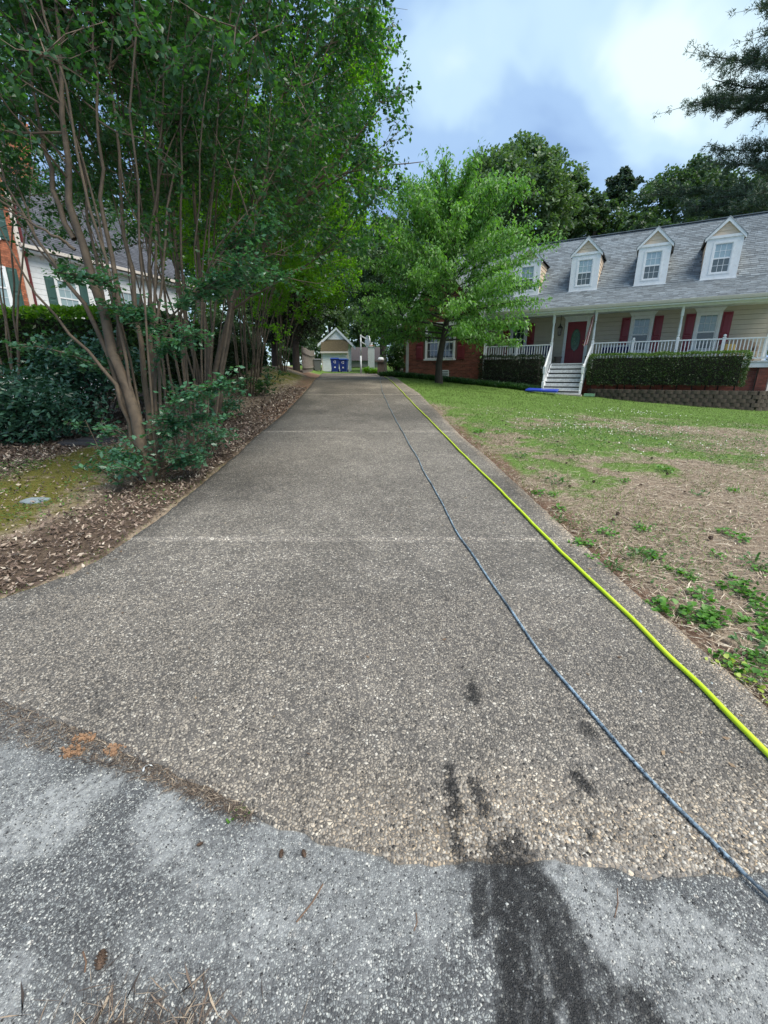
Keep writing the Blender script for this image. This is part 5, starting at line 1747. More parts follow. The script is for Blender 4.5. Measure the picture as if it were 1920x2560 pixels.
# ------------------------------------------------------------------ far end of the driveway
def build_far_end():
    # grey post with a black lantern head at the corner of the wing
    x, y = 1.28, 25.2
    z = float(ground_z(x, y))
    T = thing('lamp_post', 'weathered grey post with dark head before the brick corner', 'lamp post', (x, y, z))
    MB().box(-0.075, 0.075, -0.075, 0.075, -0.1, 1.95).build('post', plain('grey_post_paint', (0.36, 0.36, 0.35), 0.7, 0.15, 4), T, bevel=0.008)
    MB().lathe([(0.06, 1.95), (0.1, 2.0), (0.13, 2.3), (0.15, 2.32), (0.03, 2.45), (0, 2.5)], (0, 0, 0), 6).build('lantern_head', M_BLACK, T)
    # shed
    X, Y, Z = -4.5, 42.0, 1.95
    T = thing('shed', 'white clapboard shed with mossy lean-to roof beyond the blue bins', 'shed', (X, Y, Z))
    MB().box(-1.2, 1.2, 0.6, 4.2, 0, 2.5).build('wall', M_WHITE, T)
    MB().box(-1.2, 1.2, 0.0, 0.58, 0, 1.9).build('front_wall', M_WHITE, T)
    siding(T, -1.2, 1.2, 0.05, 1.65, 0.0, M_WHITE, 0.18)
    MB().prism([(-1.45, 0.6, 2.4), (1.45, 0.6, 2.4), (0.15, 0.6, 3.65)], (0, 3.6, 0)).build('gable_wall', M_WHITE, T)
    siding(T, -1.2, 1.2, 2.42, 3.55, 0.58, M_WHITE, 0.2, clip=lambda zz: (0.15 - 1.5 * (3.65 - zz) / 1.25, 0.15 + 1.25 * (3.65 - zz) / 1.25))
    moss = plain('mossy_shingle', (0.10, 0.078, 0.038), 0.95, 0.35, 9, 0.5, 50, grime=(0.13, 0.10, 0.075))
    MB().prism([(-1.25, -0.3, 1.70), (1.25, -0.3, 1.70), (1.25, 0.57, 2.75), (-1.25, 0.57, 2.75)], (0, -0.03, 0.06)).build('lean_to_roof', moss, T)
    MB().box(-1.28, 1.28, -0.36, -0.31, 1.6, 1.74).build('fascia', M_GUTTER, T)
    for s, ex in ((-1, -1.6), (1, 1.65)):
        MB().prism([(ex, 0.35, 2.15), (ex + s * -0.02, 0.35, 2.42), (0.15, 0.35, 3.82), (0.15, 0.35, 3.62)], (0, 4.0, 0)).build('rake_board' if s > 0 else 'rake_board', M_WHITE, T)
    MB().box(-1.23, -1.1, -0.03, 0.0, 0, 1.66).build('corner_board', M_GUTTER, T)
    MB().box(1.1, 1.23, -0.03, 0.0, 0, 1.66).build('corner_board', M_GUTTER, T)
    # wheeled bins
    def bin_(name, label, x, y, mat, h=1.08, w=0.62, rot=0.0, mark=True):
        z = float(ground_z(x, y)) + (0.09 - 0.022 if on_drive(np.array(x), np.array(y)) else -0.02)
        T = thing(name, label, 'wheelie bin', (x, y, z), rot, 'blue wheeled bins at the end of the driveway' if mark else None)
        b = MB()
        w0, w1, d0, d1 = w * 0.39, w * 0.5, w * 0.42, w * 0.58
        b.v += [(-w0, -d0, 0.06), (w0, -d0, 0.06), (w0, d0, 0.06), (-w0, d0, 0.06), (-w1, -d1, h * 0.88), (w1, -d1, h * 0.88), (w1, d1, h * 0.88), (-w1, d1, h * 0.88)]
        b.f += [(3, 2, 1, 0), (0, 1, 5, 4), (1, 2, 6, 5), (2, 3, 7, 6), (3, 0, 4, 7)]
        b.build('body', mat, T)
        MB().box(-w1 - 0.03, w1 + 0.03, -d1 - 0.03, d1 + 0.03, h * 0.86, h * 0.91).build('rim', mat, T, bevel=0.01)
        l = MB()
        l.v += [(-w1 - 0.04, -d1 - 0.05, h * 0.915), (w1 + 0.04, -d1 - 0.05, h * 0.915), (w1 + 0.04, d1 + 0.03, h * 0.93), (-w1 - 0.04, d1 + 0.03, h * 0.93), (-w1 + 0.05, -d1 + 0.08, h * 0.985), (w1 - 0.05, -d1 + 0.08, h * 0.985), (w1 - 0.05, d1 - 0.08, h), (-w1 + 0.05, d1 - 0.08, h)]
        l.f += [(3, 2, 1, 0), (4, 5, 6, 7), (0, 1, 5, 4), (1, 2, 6, 5), (2, 3, 7, 6), (3, 0, 4, 7)]
        l.build('lid', mat, T)
        MB().tube([(-w1 * 0.8, d1 + 0.07, h * 0.9), (w1 * 0.8, d1 + 0.07, h * 0.9)], 0.018, 6).build('handle', mat, T)
        for s in (-1, 1):
            MB().tube([(s * (w0 + 0.06), d0, 0.11), (s * (w0 - 0.01), d0, 0.11)], 0.11, 12).build('wheel', M_BLACK, T)
        if mark:
            yy = lambda zz: -(d0 + (d1 - d0) * (zz - 0.06) / (h * 0.88 - 0.06)) - 0.006
            n = 14
            e = MB()
            for k in range(3):                                                  # round white mark of three bent arrows
                a0 = k * 2.094 + 0.25
                for j in range(4):
                    t0, t1 = a0 + j * 0.38, a0 + (j + 1) * 0.38
                    q = [(0.1 * math.cos(t0), 0.1 * math.sin(t0)), (0.1 * math.cos(t1), 0.1 * math.sin(t1)), (0.055 * math.cos(t1), 0.055 * math.sin(t1)), (0.055 * math.cos(t0), 0.055 * math.sin(t0))]
                    e.poly([(p, yy(h * 0.7 + r), h * 0.7 + r) for p, r in q])
            e.build('emblem', M_WHITE, T)
            e = MB().poly([(p, yy(h * 0.34 + r), h * 0.34 + r) for p, r in ((-0.06, -0.05), (0.06, -0.05), (0.06, 0.05), (-0.06, 0.05))])
            e.build('sticker', M_WHITE, T)
    bin_('wheeled_bin', 'left blue wheeled bin standing before the white shed', -3.86, 36.0, M_BLUE, 1.08, 0.66, 0.06)
    bin_('wheeled_bin', 'right blue wheeled bin beside the other before the shed', -3.18, 36.05, M_BLUE, 1.02, 0.64, -0.1)
    bin_('wheeled_bin', 'dark bin with grey lid in the shade by the fence', -5.55, 38.0, plain('dark_bin_plastic', (0.12, 0.125, 0.13), 0.6), 1.0, 0.6, 0.2, False)
    # basketball hoop seen from the side
    x, y = -1.73, 34.2
    z = float(ground_z(x, y))
    T = thing('basketball_hoop', 'pole mounted basketball hoop with white fan backboard seen edge-on', 'basketball hoop', (x, y, z), math.radians(20))
    wm = plain('dull_white_metal', (0.55, 0.58, 0.58), 0.5, 0.1, 3)
    MB().tube([(0, 0, -0.1), (0, 0, 1.25)], 0.065, 10).build('pole', wm, T, smooth=True)
    MB().tube([(0.0, 0, 1.2), (0.025, 0, 2.72)], 0.05, 10).build('upper_pole', wm, T, smooth=True)
    for dy in (-0.07, 0.07):
        MB().bar((0, dy, 2.66), (0.52, dy, 2.42), 0.04, 0.04).build('arm', wm, T)
        MB().bar((0, dy, 2.25), (0.52, dy, 2.0), 0.04, 0.04).build('arm', wm, T)
    n = 22
    bd = MB()
    pts = []
    for k in range(n):
        a = 2 * math.pi * k / n
        pts.append((0.52, 0.58 * math.cos(a), 2.25 + 0.45 * math.sin(a) * (1.0 if math.sin(a) > 0 else 0.85)))
    bd.prism(pts, (0.05, 0, 0))
    bd.build('backboard', M_WHITE, T)
    MB().tube([(0.6 + 0.22 + 0.22 * math.cos(a), 0.22 * math.sin(a), 1.98) for a in np.linspace(0, 2 * math.pi, 17)], 0.012, 5, False).build('rim', plain('rim_orange', (0.45, 0.1, 0.03), 0.5), T)
    # board fence on the left
    T = thing('fence', 'weathered grey wooden board fence beyond the left bank', 'fence', (-4.9, 27.5, 0))
    a, b = Vector((-4.75, 26.6, 0)), Vector((-6.2, 41.0, 0))
    n = 74
    rng = random.Random(8)
    proto = None
    dirv = (b - a).normalized()
    ang = math.atan2(dirv.y, dirv.x)
    for k in range(n):
        p = a.lerp(b, k / n)
        zg = float(ground_z(p.x, p.y))
        if proto is None:
            m = MB()
            m.prism([(0, 0, -0.1), (0.18, 0, -0.1), (0.18, 0, 1.42), (0.15, 0, 1.48), (0.03, 0, 1.48), (0, 0, 1.42)], (0, 0.02, 0))
            proto = q = m.build('board', M_WOODGREY, T)
        else:
            q = proto.copy()
            link(q, T)
        q.location = (p.x + 4.9, p.y - 27.5, zg + rng.uniform(-0.03, 0.03))
        q.rotation_euler.z = ang + rng.uniform(-0.02, 0.02)
    for hh in (0.3, 1.15):
        m = MB()
        seg = [a.lerp(b, k / 6) + Vector((0.05, 0, 0)) for k in range(7)]
        for p, q in zip(seg[:-1], seg[1:]):
            m.bar((p.x + 4.9, p.y - 27.5, float(ground_z(p.x, p.y)) + hh), (q.x + 4.9, q.y - 27.5, float(ground_z(q.x, q.y)) + hh), 0.04, 0.09)
        m.build('rail', M_WOODGREY, T)
    # building behind, white pillar, brown stand
    T = thing('outbuilding', 'low grey outbuilding with dark roof far behind the hoop', 'outbuilding', (-2.6, 58.0, 2.3))
    gw = plain('grey_render', (0.25, 0.26, 0.25), 0.9, 0.1, 2)
    MB().box(-2.2, 2.6, 0, 5, -0.6, 1.15).build('wall', gw, T)
    MB().prism([(-2.5, -0.3, 1.15), (-2.5, 2.5, 2.9), (-2.5, 5.3, 1.15)], (5.4, 0, 0)).build('roof', plain('dark_shed_roof', (0.10, 0.085, 0.085), 0.95), T)
    MB().box(-1.5, 0.2, -0.03, 0.0, -0.5, 0.4).build('opening', M_DARK, T)
    T = thing('white_chimney', 'tall white rendered chimney stack beyond the driveway end', 'chimney', (-1.45, 52.0, 2.2))
    MB().box(-0.36, 0.36, -0.3, 0.3, -0.4, 2.5).build('stack', M_WHITE, T)
    MB().box(-0.42, 0.42, -0.36, 0.36, 2.5, 2.62).build('cap', M_WHITE, T)
    MB().lathe([(0.2, 2.62), (0.17, 2.95), (0.22, 2.95), (0.22, 3.0), (0, 3.0)], (0, 0, 0), 10).build('flue', M_WHITE, T)
    T = thing('covered_stand', 'brown square stand with white rounded cap beside the driveway end', 'stand', (-0.2, 29.5, float(ground_z(-0.2, 29.5))))
    bm = plain('brown_stone', (0.12, 0.095, 0.08), 0.9, 0.25, 8, 0.4, 40)
    MB().box(-0.22, 0.22, -0.22, 0.22, -0.1, 0.78).build('pillar', bm, T)
    MB().box(-0.36, 0.3, -0.3, 0.3, 0.78, 0.88).build('shelf', bm, T)
    MB().lathe([(0.2, 0.88), (0.22, 0.92), (0.2, 1.02), (0.12, 1.08), (0, 1.09)], (0, 0, 0), 14).build('cap', M_WHITE, T, smooth=True)
    T = thing('patio_umbrella', 'turquoise patio umbrella edge peeping out behind the brick wing', 'umbrella', (1.35, 32.5, float(ground_z(1.35, 32.5))))
    MB().lathe([(0.03, -0.05), (0.03, 2.1)], (0, 0, 0), 8).build('pole', M_GREYMETAL, T)
    MB().lathe([(0.85, 1.62), (0.5, 1.86), (0.03, 2.12), (0.0, 2.14)], (0, 0, 0), 8).build('canopy', plain('turquoise_canvas', (0.05, 0.42, 0.5), 0.8), T)


build_far_end()


# ------------------------------------------------------------------ hoses on the driveway
def build_hoses():
    def lay(pts, r, seed):
        P = [at(*p) for p in pts]
        s = np.r_[0, np.cumsum([math.dist(a, b) for a, b in zip(P[:-1], P[1:])])]
        t = np.r_[np.arange(0, 4, 0.03), np.arange(4, s[-1], 0.12), s[-1]]
        X, Y = np.interp(t, s, [p[0] for p in P]), np.interp(t, s, [p[1] for p in P])
        for _ in range(10):
            X[1:-1] = (X[:-2] + 2 * X[1:-1] + X[2:]) / 4
            Y[1:-1] = (Y[:-2] + 2 * Y[1:-1] + Y[2:]) / 4
        X = X + (fbm(t * 1.3, t * 0 + seed, seed) - 0.5) * 0.03 * np.clip(t - 1, 0, 1)
        return [(x, y, float(base_z(y)) + r * 0.9 + 0.004) for x, y in zip(X, Y)]
    yel = [(2010, 1995), (1920, 1896), (1826, 1800), (1742, 1711), (1672, 1650), (1594, 1568), (1446, 1427), (1248, 1227), (1117, 1097), (1087, 1064), (1041, 1018), (1002, 977), (978, 953), (965, 944), (957, 939)]
    m, nt = new_mat('yellow_green_hose')
    pos = nt.n('ShaderNodeNewGeometry').outputs['Position']
    c = nt.mix(nt.ramp(nt.noise(5, 3, 0.6, pos).outputs[0], [(0.35, (0.0,)), (0.65, (1.0,))]), (0.50, 0.70, 0.014), (0.60, 0.78, 0.035))
    finish(nt, nt.n('ShaderNodeBsdfPrincipled', {'Base Color': c, 'Roughness': 0.45}).outputs[0])
    o = MB().tube(lay(yel, 0.0118, 3), 0.0118, 10).build('garden_hose', m, smooth=True)
    tag(o, 'bright yellow-green garden hose laid along the right of the driveway', 'hose')
    blu = [(2010, 2335), (1920, 2263), (1770, 2107), (1654, 1991), (1539, 1864), (1434, 1737), (1359, 1650), (1347, 1634), (1248, 1489), (1149, 1345), (1100, 1251), (1016, 1098), (996, 1064), (972, 1016), (957, 983), (950, 953), (953, 944), (957, 940)]
    m, nt = new_mat('scuffed_blue_hose')
    pos = nt.n('ShaderNodeNewGeometry').outputs['Position']
    f = nt.ramp(nt.noise(75, 5, 0.75, pos).outputs[0], [(0.38, (0.0,)), (0.52, (1.0,))])
    g = nt.ramp(nt.noise(7, 3, 0.6, pos).outputs[0], [(0.35, (0.25,)), (0.6, (1.0,))])
    c = nt.mix(nt.math('MULTIPLY', f, g), (0.022, 0.027, 0.035), (0.30, 0.41, 0.50))
    c = nt.mix(nt.ramp(nt.noise(160, 4, 0.75, pos).outputs[0], [(0.62, (0.0,)), (0.7, (0.8,))]), c, (0.45, 0.5, 0.54))
    finish(nt, nt.n('ShaderNodeBsdfPrincipled', {'Base Color': c, 'Roughness': 0.45}).outputs[0])
    o = MB().tube(lay(blu, 0.0064, 9), 0.0064, 10).build('pressure_hose', m, smooth=True)
    tag(o, 'thin scuffed blue-black pressure hose down the middle of the driveway', 'hose')


build_hoses()


# ------------------------------------------------------------------ small things on the ground
def build_ground_things():
    rng = random.Random(14)
    # utility cover and flat stone on the left bank
    x, y = at(213, 1116)
    y += 0.1
    z = float(ground_z(x, y))
    T = thing('utility_cover', 'dark grey plastic valve cover in the leaf mould by the shrubs', 'cover', (x, y, z), 0.25)
    pl = plain('dark_grey_plastic', (0.045, 0.045, 0.05), 0.75, 0.3, 10)
    MB().lathe([(0.42, -0.03), (0.42, 0.015), (0.38, 0.03), (0.0, 0.03)], (0, 0, 0), 18).build('base', pl, T).scale = (1, 0.75, 1)
    MB().lathe([(0.27, 0.03), (0.27, 0.05), (0.24, 0.058), (0.0, 0.058)], (0.1, 0.03, 0), 18).build('lid', pl, T).scale = (1, 0.8, 1)
    MB().lathe([(0.07, 0.059), (0.06, 0.063), (0.0, 0.063)], (0.16, 0.08, 0), 12).build('finger_hole', M_BLACK, T)
    x, y = at(88, 1257)
    m = MB()
    k = 9
    ring = [(x + 0.15 * math.cos(2 * math.pi * i / k) * rng.uniform(0.8, 1.15), y + 0.10 * math.sin(2 * math.pi * i / k) * rng.uniform(0.8, 1.15)) for i in range(k)]
    zz = float(ground_z(x, y))
    m.prism([(a, b, float(ground_z(a, b)) - 0.05) for a, b in ring], (0, 0, 0.042))
    o = m.build('stepping_stone', plain('blue_grey_stone', (0.23, 0.28, 0.3), 0.8, 0.25, 25, 0.3, 90), bevel=0.012)
    tag(o, 'flat blue-grey stone set in the mossy left bank', 'stone')
    # pine cones
    cone_m = plain('pine_cone', (0.11, 0.072, 0.05), 0.85, 0.35, 60, 0.4, 200, island=0.3)

    def cone(x, y, z, L, label, rot, group):
        T = thing('pine_cone', label, 'pine cone', (x, y, z), rot, group)
        core, sc = MB(), MB()
        core.tube([(-L * 0.5, 0, L * 0.3), (-L * 0.2, 0, L * 0.3), (L * 0.2, 0, L * 0.3), (L * 0.5, 0, L * 0.3)], [L * 0.1, L * 0.22, L * 0.2, L * 0.05], 7)
        for j in range(9):
            t = j / 8
            rr = L * 0.32 * math.sin(math.pi * (0.12 + 0.8 * t)) ** 0.7
            for i in range(7):
                a = i * 0.898 + j * 0.5
                c = Vector((-L * 0.45 + L * 0.9 * t, rr * 0.55 * math.cos(a), L * 0.3 + rr * 0.55 * math.sin(a)))
                o_ = Vector((L * 0.05, rr * math.cos(a), rr * math.sin(a)))
                s = Vector((0, -math.sin(a), math.cos(a))) * L * 0.07
                sc.poly([c - s, c + s, c + o_ * 0.6 + s * 0.8 , c + o_ * 0.6 - s * 0.8])
                sc.poly([c + o_ * 0.6 - s * 0.8, c + o_ * 0.6 + s * 0.8, c + o_ * 0.62 + Vector((-L * 0.05, 0, 0))])
        core.build('core', cone_m, T, smooth=True)
        sc.build('scales', cone_m, T)
    for (px, py, L, lab) in ((252, 2398, 0.042, 'brown pine cone with twig on the street, lower left'), (500, 2112, 0.02, 'reddish brown cone scrap in the middle of the pale street patch'),
                             (704, 2142, 0.024, 'left of the two small round cones near the driveway edge'), (760, 2136, 0.024, 'right of the two small round cones near the driveway edge')):
        x, y = at(px, py)
        cone(x, y, float(street_z(np.array(x), np.array(y))) - 0.001, L, lab, rng.uniform(0, 3), 'pine cones on the street')
    k = 0
    while k < 22:
        y = rng.uniform(3.2, 12)
        x = rng.uniform(1.9, 0.82 * y + 0.3)
        if x < 2.0:
            continue
        cone(x, y, float(ground_z(x, y)) - 0.01, rng.uniform(0.028, 0.048), 'small dark pine cone in the dry lawn grass', rng.uniform(0, 3), 'pine cones scattered over the lawn')
        k += 1
    # orange-brown crumbs by the pine straw
    om = plain('orange_sawdust', (0.33, 0.19, 0.105), 0.95, 0.3, 40, 0.8, 150)
    for (px, py, w, l, lab) in ((210, 1848, 0.035, 0.03, 'upper orange-brown clump of crumbly debris in the pine straw'), (178, 1880, 0.04, 0.026, 'lower orange-brown clump of crumbly debris at the street edge'),
                                (287, 1875, 0.034, 0.026, 'smaller pale orange clump of debris right of the other clumps')):
        x, y = at(px, py)
        m = MB()
        for j in range(46):
            a, r = rng.uniform(0, 6.28), rng.uniform(0, 1) ** 0.6
            cx, cy, s = x + w * r * math.cos(a) * 1.3, y + l * r * math.sin(a), rng.uniform(0.003, 0.008)
            zz = float(street_z(np.array(cx), np.array(cy))) - 0.004
            kk = 5
            b = [(cx + s * math.cos(2 * math.pi * i / kk + a), cy + s * math.sin(2 * math.pi * i / kk + a), zz) for i in range(kk)]
            m.prism(b, (rng.uniform(-0.002, 0.002), rng.uniform(-0.002, 0.002), rng.uniform(0.006, 0.016)))
        o = m.build('debris_clump', om)
        tag(o, lab, 'debris', 'orange debris clumps')
    # twigs and single pine needles on the street
    tm = plain('twig', (0.16, 0.095, 0.06), 0.8)
    for (p, q, r, lab) in (((742, 2312), (808, 2214), 0.0022, 'long thin brown twig on the street'), ((210, 2425), (205, 2372), 0.002, 'short curved straw stalk left of the pine cone'),
                           ((1035, 2325), (1040, 2285), 0.0015, 'tiny dark twig on the asphalt below the joint'), ((1535, 2300), (1542, 2225), 0.0013, 'thin tan pine needle on the wet street track')):
        a, b = at(*p), at(*q)
        mid = ((a[0] + b[0]) / 2 + 0.006, (a[1] + b[1]) / 2)
        o = MB().tube([(u, v, float(street_z(np.array(u), np.array(v))) + r * 0.9) for u, v in (a, mid, b)], r, 5).build('twig', tm)
        tag(o, lab, 'twig')
    # white flecks on the driveway
    wm = plain('white_scrap', (0.75, 0.76, 0.74), 0.6)
    for (px, py, s, lab) in ((1604, 1731, 0.012, 'curled white scrap on the driveway left of the yellow hose'), (1781, 1710, 0.009, 'white pebble on the driveway right of the yellow hose'), (370, 1926, 0.018, 'pale broken leaf at the joint of driveway and street')):
        x, y = at(px, py)
        z = float(base_z(y)) + 0.004
        m = MB()
        n = 7
        for j in range(n):
            t = j / (n - 1) * 3.6 + 0.6
            m.v += [(x + s * math.cos(t), y + s * math.sin(t), z), (x + s * 0.55 * math.cos(t), y + s * 0.55 * math.sin(t), z + 0.006)]
        m.f += [(2 * j, 2 * j + 2, 2 * j + 3, 2 * j + 1) for j in range(n - 1)]
        o = m.build('scrap', wm)
        tag(o, lab, 'scrap')


build_ground_things()


def build_weeds():
    """leafy weeds, each a thing: rosette of broad leaves on short stems"""
    rng = np.random.default_rng(23)
    protos = {}

    def weed(kind, L, n, seed, mat, asp):
        r = np.random.default_rng(seed)
        P, az, tl = [], [], []
        for k in range(n):
            a, q = r.uniform(0, 6.28), r.uniform(0.1, 1) ** 0.7
            P.append((math.cos(a) * q * L * 2.0, math.sin(a) * q * L * 1.6, L * (0.6 - 0.4 * q) + r.uniform(0, 0.6) * L))
            az.append(a + r.normal(0, 0.5))
            tl.append(r.normal(0.2, 0.5))
        P = np.array(P)
        LL = r.uniform(0.6, 1.15, n) * L
        # rounded leaves: six-sided, slightly cupped
        V, F = [], []
        for k in range(n):
            d = np.array([math.cos(az[k]) * math.cos(tl[k]), math.sin(az[k]) * math.cos(tl[k]), math.sin(tl[k])])
            s = np.array([-math.sin(az[k]), math.cos(az[k]), r.normal(0, 0.2)])
            i = len(V)
            w = LL[k] * asp * 0.5
            up = np.array([0, 0, LL[k] * 0.1])
            V += [P[k], P[k] + d * LL[k] * 0.3 + s * w * 0.85 + up, P[k] + d * LL[k] * 0.68 + s * w + up, P[k] + d * LL[k] - up * 0.6, P[k] + d * LL[k] * 0.68 - s * w + up, P[k] + d * LL[k] * 0.3 - s * w * 0.85 + up, P[k] + d * LL[k] * 0.5]
            for j in range(6):
                F.append((i + 6, i + j, i + (j + 1) % 6))
        T = thing('weed', 'x', 'weed')
        np_mesh('leaves', np.array(V), np.array(F), mat, T, fattrs=dict(rnd=np.repeat(r.uniform(0, 1, n), 6)))
        m = MB()
        for k in range(n):
            m.tube([(0, 0, -0.02), tuple(P[k])], [L * 0.035, L * 0.02], 3, False)
        m.build('stems', plain('weed_stem_' + str(seed), (0.1, 0.17, 0.05), 0.6), T, kind='stuff')
        return T
    kinds = [('broad-leaved green weed in the dry lawn straw', 0.042, 26, LEAF_WEED, 0.85), ('dense leafy green weed clump on the right verge', 0.04, 34, LEAF_WEED, 0.9),
             ('narrow-leaved dark weed rosette on the bare lawn', 0.06, 22, leaf_mat('plantain_leaf', (0.03, 0.09, 0.025), (0.08, 0.18, 0.05), 0.2, 0.45), 0.4), ('small yellow-green weed seedling at the driveway edge', 0.03, 9, LEAF_WEED_YEL, 0.95)]
    ps = [weed(k, L, n, 100 + i, mt, a) for i, (k, L, n, mt, a) in enumerate(kinds)]
    used = [False] * 4

    def put(k, x, y, s, r):
        if used[k]:
            o = copy_tree(ps[k])
        else:
            o, used[k] = ps[k], True
        o.location = (x, y, float(ground_z(x, y)) - 0.018)
        o.rotation_euler.z = r
        o.scale = (s, s, s)
        o['label'] = kinds[k][0]
        o['group'] = 'weeds growing in the right lawn'
    px = [(0, 1640, 1390), (0, 1600, 1375), (0, 1520, 1330), (0, 1790, 1385), (2, 1590, 1390), (1, 1720, 1440), (1, 1690, 1425), (1, 1850, 1450), (1, 1870, 1480), (1, 1900, 1500), (1, 1655, 1500), (1, 1640, 1515), (1, 1680, 1520),
          (1, 1770, 1545), (1, 1800, 1535), (1, 1745, 1530), (1, 1760, 1555), (2, 1870, 1620), (1, 1905, 1640), (1, 1890, 1560), (1, 1910, 1590), (0, 1830, 1470), (0, 1760, 1490), (0, 1880, 1690), (0, 1900, 1660), (0, 1815, 1645),
          (3, 1835, 1655), (3, 1838, 1668), (3, 1865, 1698), (3, 1780, 1652), (3, 1913, 1742), (0, 1820, 1330), (0, 1850, 1345), (2, 1400, 1300), (0, 1395, 1270), (0, 1660, 1175), (2, 1390, 1205), (0, 1350, 1233), (0, 1385, 1235),
          (0, 1445, 1360), (0, 1460, 1355), (2, 1530, 1420), (0, 1610, 1320), (2, 1750, 1235), (0, 1835, 1225), (0, 1560, 1200), (0, 1200, 1080), (2, 1300, 1140), (0, 1900, 1420), (1, 1915, 1530), (2, 1890, 1410), (0, 1480, 1390)]
    for (k, x, y) in px:
        X, Y = at(x, y)
        zc = float(ground_z(X, Y))
        # slide along the sight line to the ground there
        for _ in range(5):
            a, b = (x - 960) / F_PX, (1280 - y) / F_PX
            d = np.array([a, CP + SP * b, -SP + CP * b])
            t = (zc - CAMZ) / d[2]
            X, Y = float(d[0] * t), float(d[1] * t)
            zc = float(ground_z(X, Y))
        put(k, X, Y, rng.uniform(0.6, 1.0) * (1 + 0.35 * sstep(3, 7, Y)), rng.uniform(0, 6.28))
    # one tuft in the joint at the driveway foot
    X, Y = at(597, 2032)
    T = copy_tree(ps[0])
    T.location, T.scale = (X, Y, float(base_z(Y)) - 0.02), (0.42, 0.42, 0.42)
    T['label'], T['group'] = 'tiny green weed in the joint between driveway and street', 'weeds in the street joint'


build_weeds()


def order_labels():
    """look-alike weeds and cones: say which, counted from the camera"""
    words = ['nearest', 'second nearest', 'third nearest', 'fourth nearest', 'fifth nearest', 'sixth nearest', 'seventh nearest', 'eighth nearest', 'ninth nearest', 'tenth nearest', 'eleventh nearest',
             'twelfth nearest', 'thirteenth nearest', 'fourteenth nearest', 'fifteenth nearest', 'sixteenth nearest', 'seventeenth nearest', 'eighteenth nearest', 'nineteenth nearest', 'twentieth nearest',
             'fourth farthest', 'third farthest', 'second farthest', 'farthest']
    by = {}
    for o in bpy.data.objects:
        if o.get('group') in ('weeds growing in the right lawn', 'pine cones scattered over the lawn'):
            by.setdefault(o['label'], []).append(o)
    for lab, os_ in by.items():
        os_.sort(key=lambda o: o.location.x ** 2 + o.location.y ** 2)
        n = len(os_)
        for k, o in enumerate(os_):
            w = words[k] if k < 20 and k < n - 1 else words[23 - (n - 1 - k)]
            o['label'] = lab + ', ' + w + ' to the camera'


order_labels()


# ------------------------------------------------------------------ trees
def tube_chain(mb, pts, r0, r1, sides=6, power=1.0):
    n = len(pts)
    mb.tube(pts, [r0 + (r1 - r0) * (k / (n - 1)) ** power for k in range(n)], sides, False)


def smooth_path(pts, n):
    P = np.array(pts, float)
    s = np.r_[0, np.cumsum(np.linalg.norm(np.diff(P, axis=0), axis=1))]
    t = np.linspace(0, s[-1], n)
    Q = np.stack([np.interp(t, s, P[:, i]) for i in range(3)], -1)
    for _ in range(2):
        Q[1:-1] = (Q[:-2] + 2 * Q[1:-1] + Q[2:]) / 4
    return Q


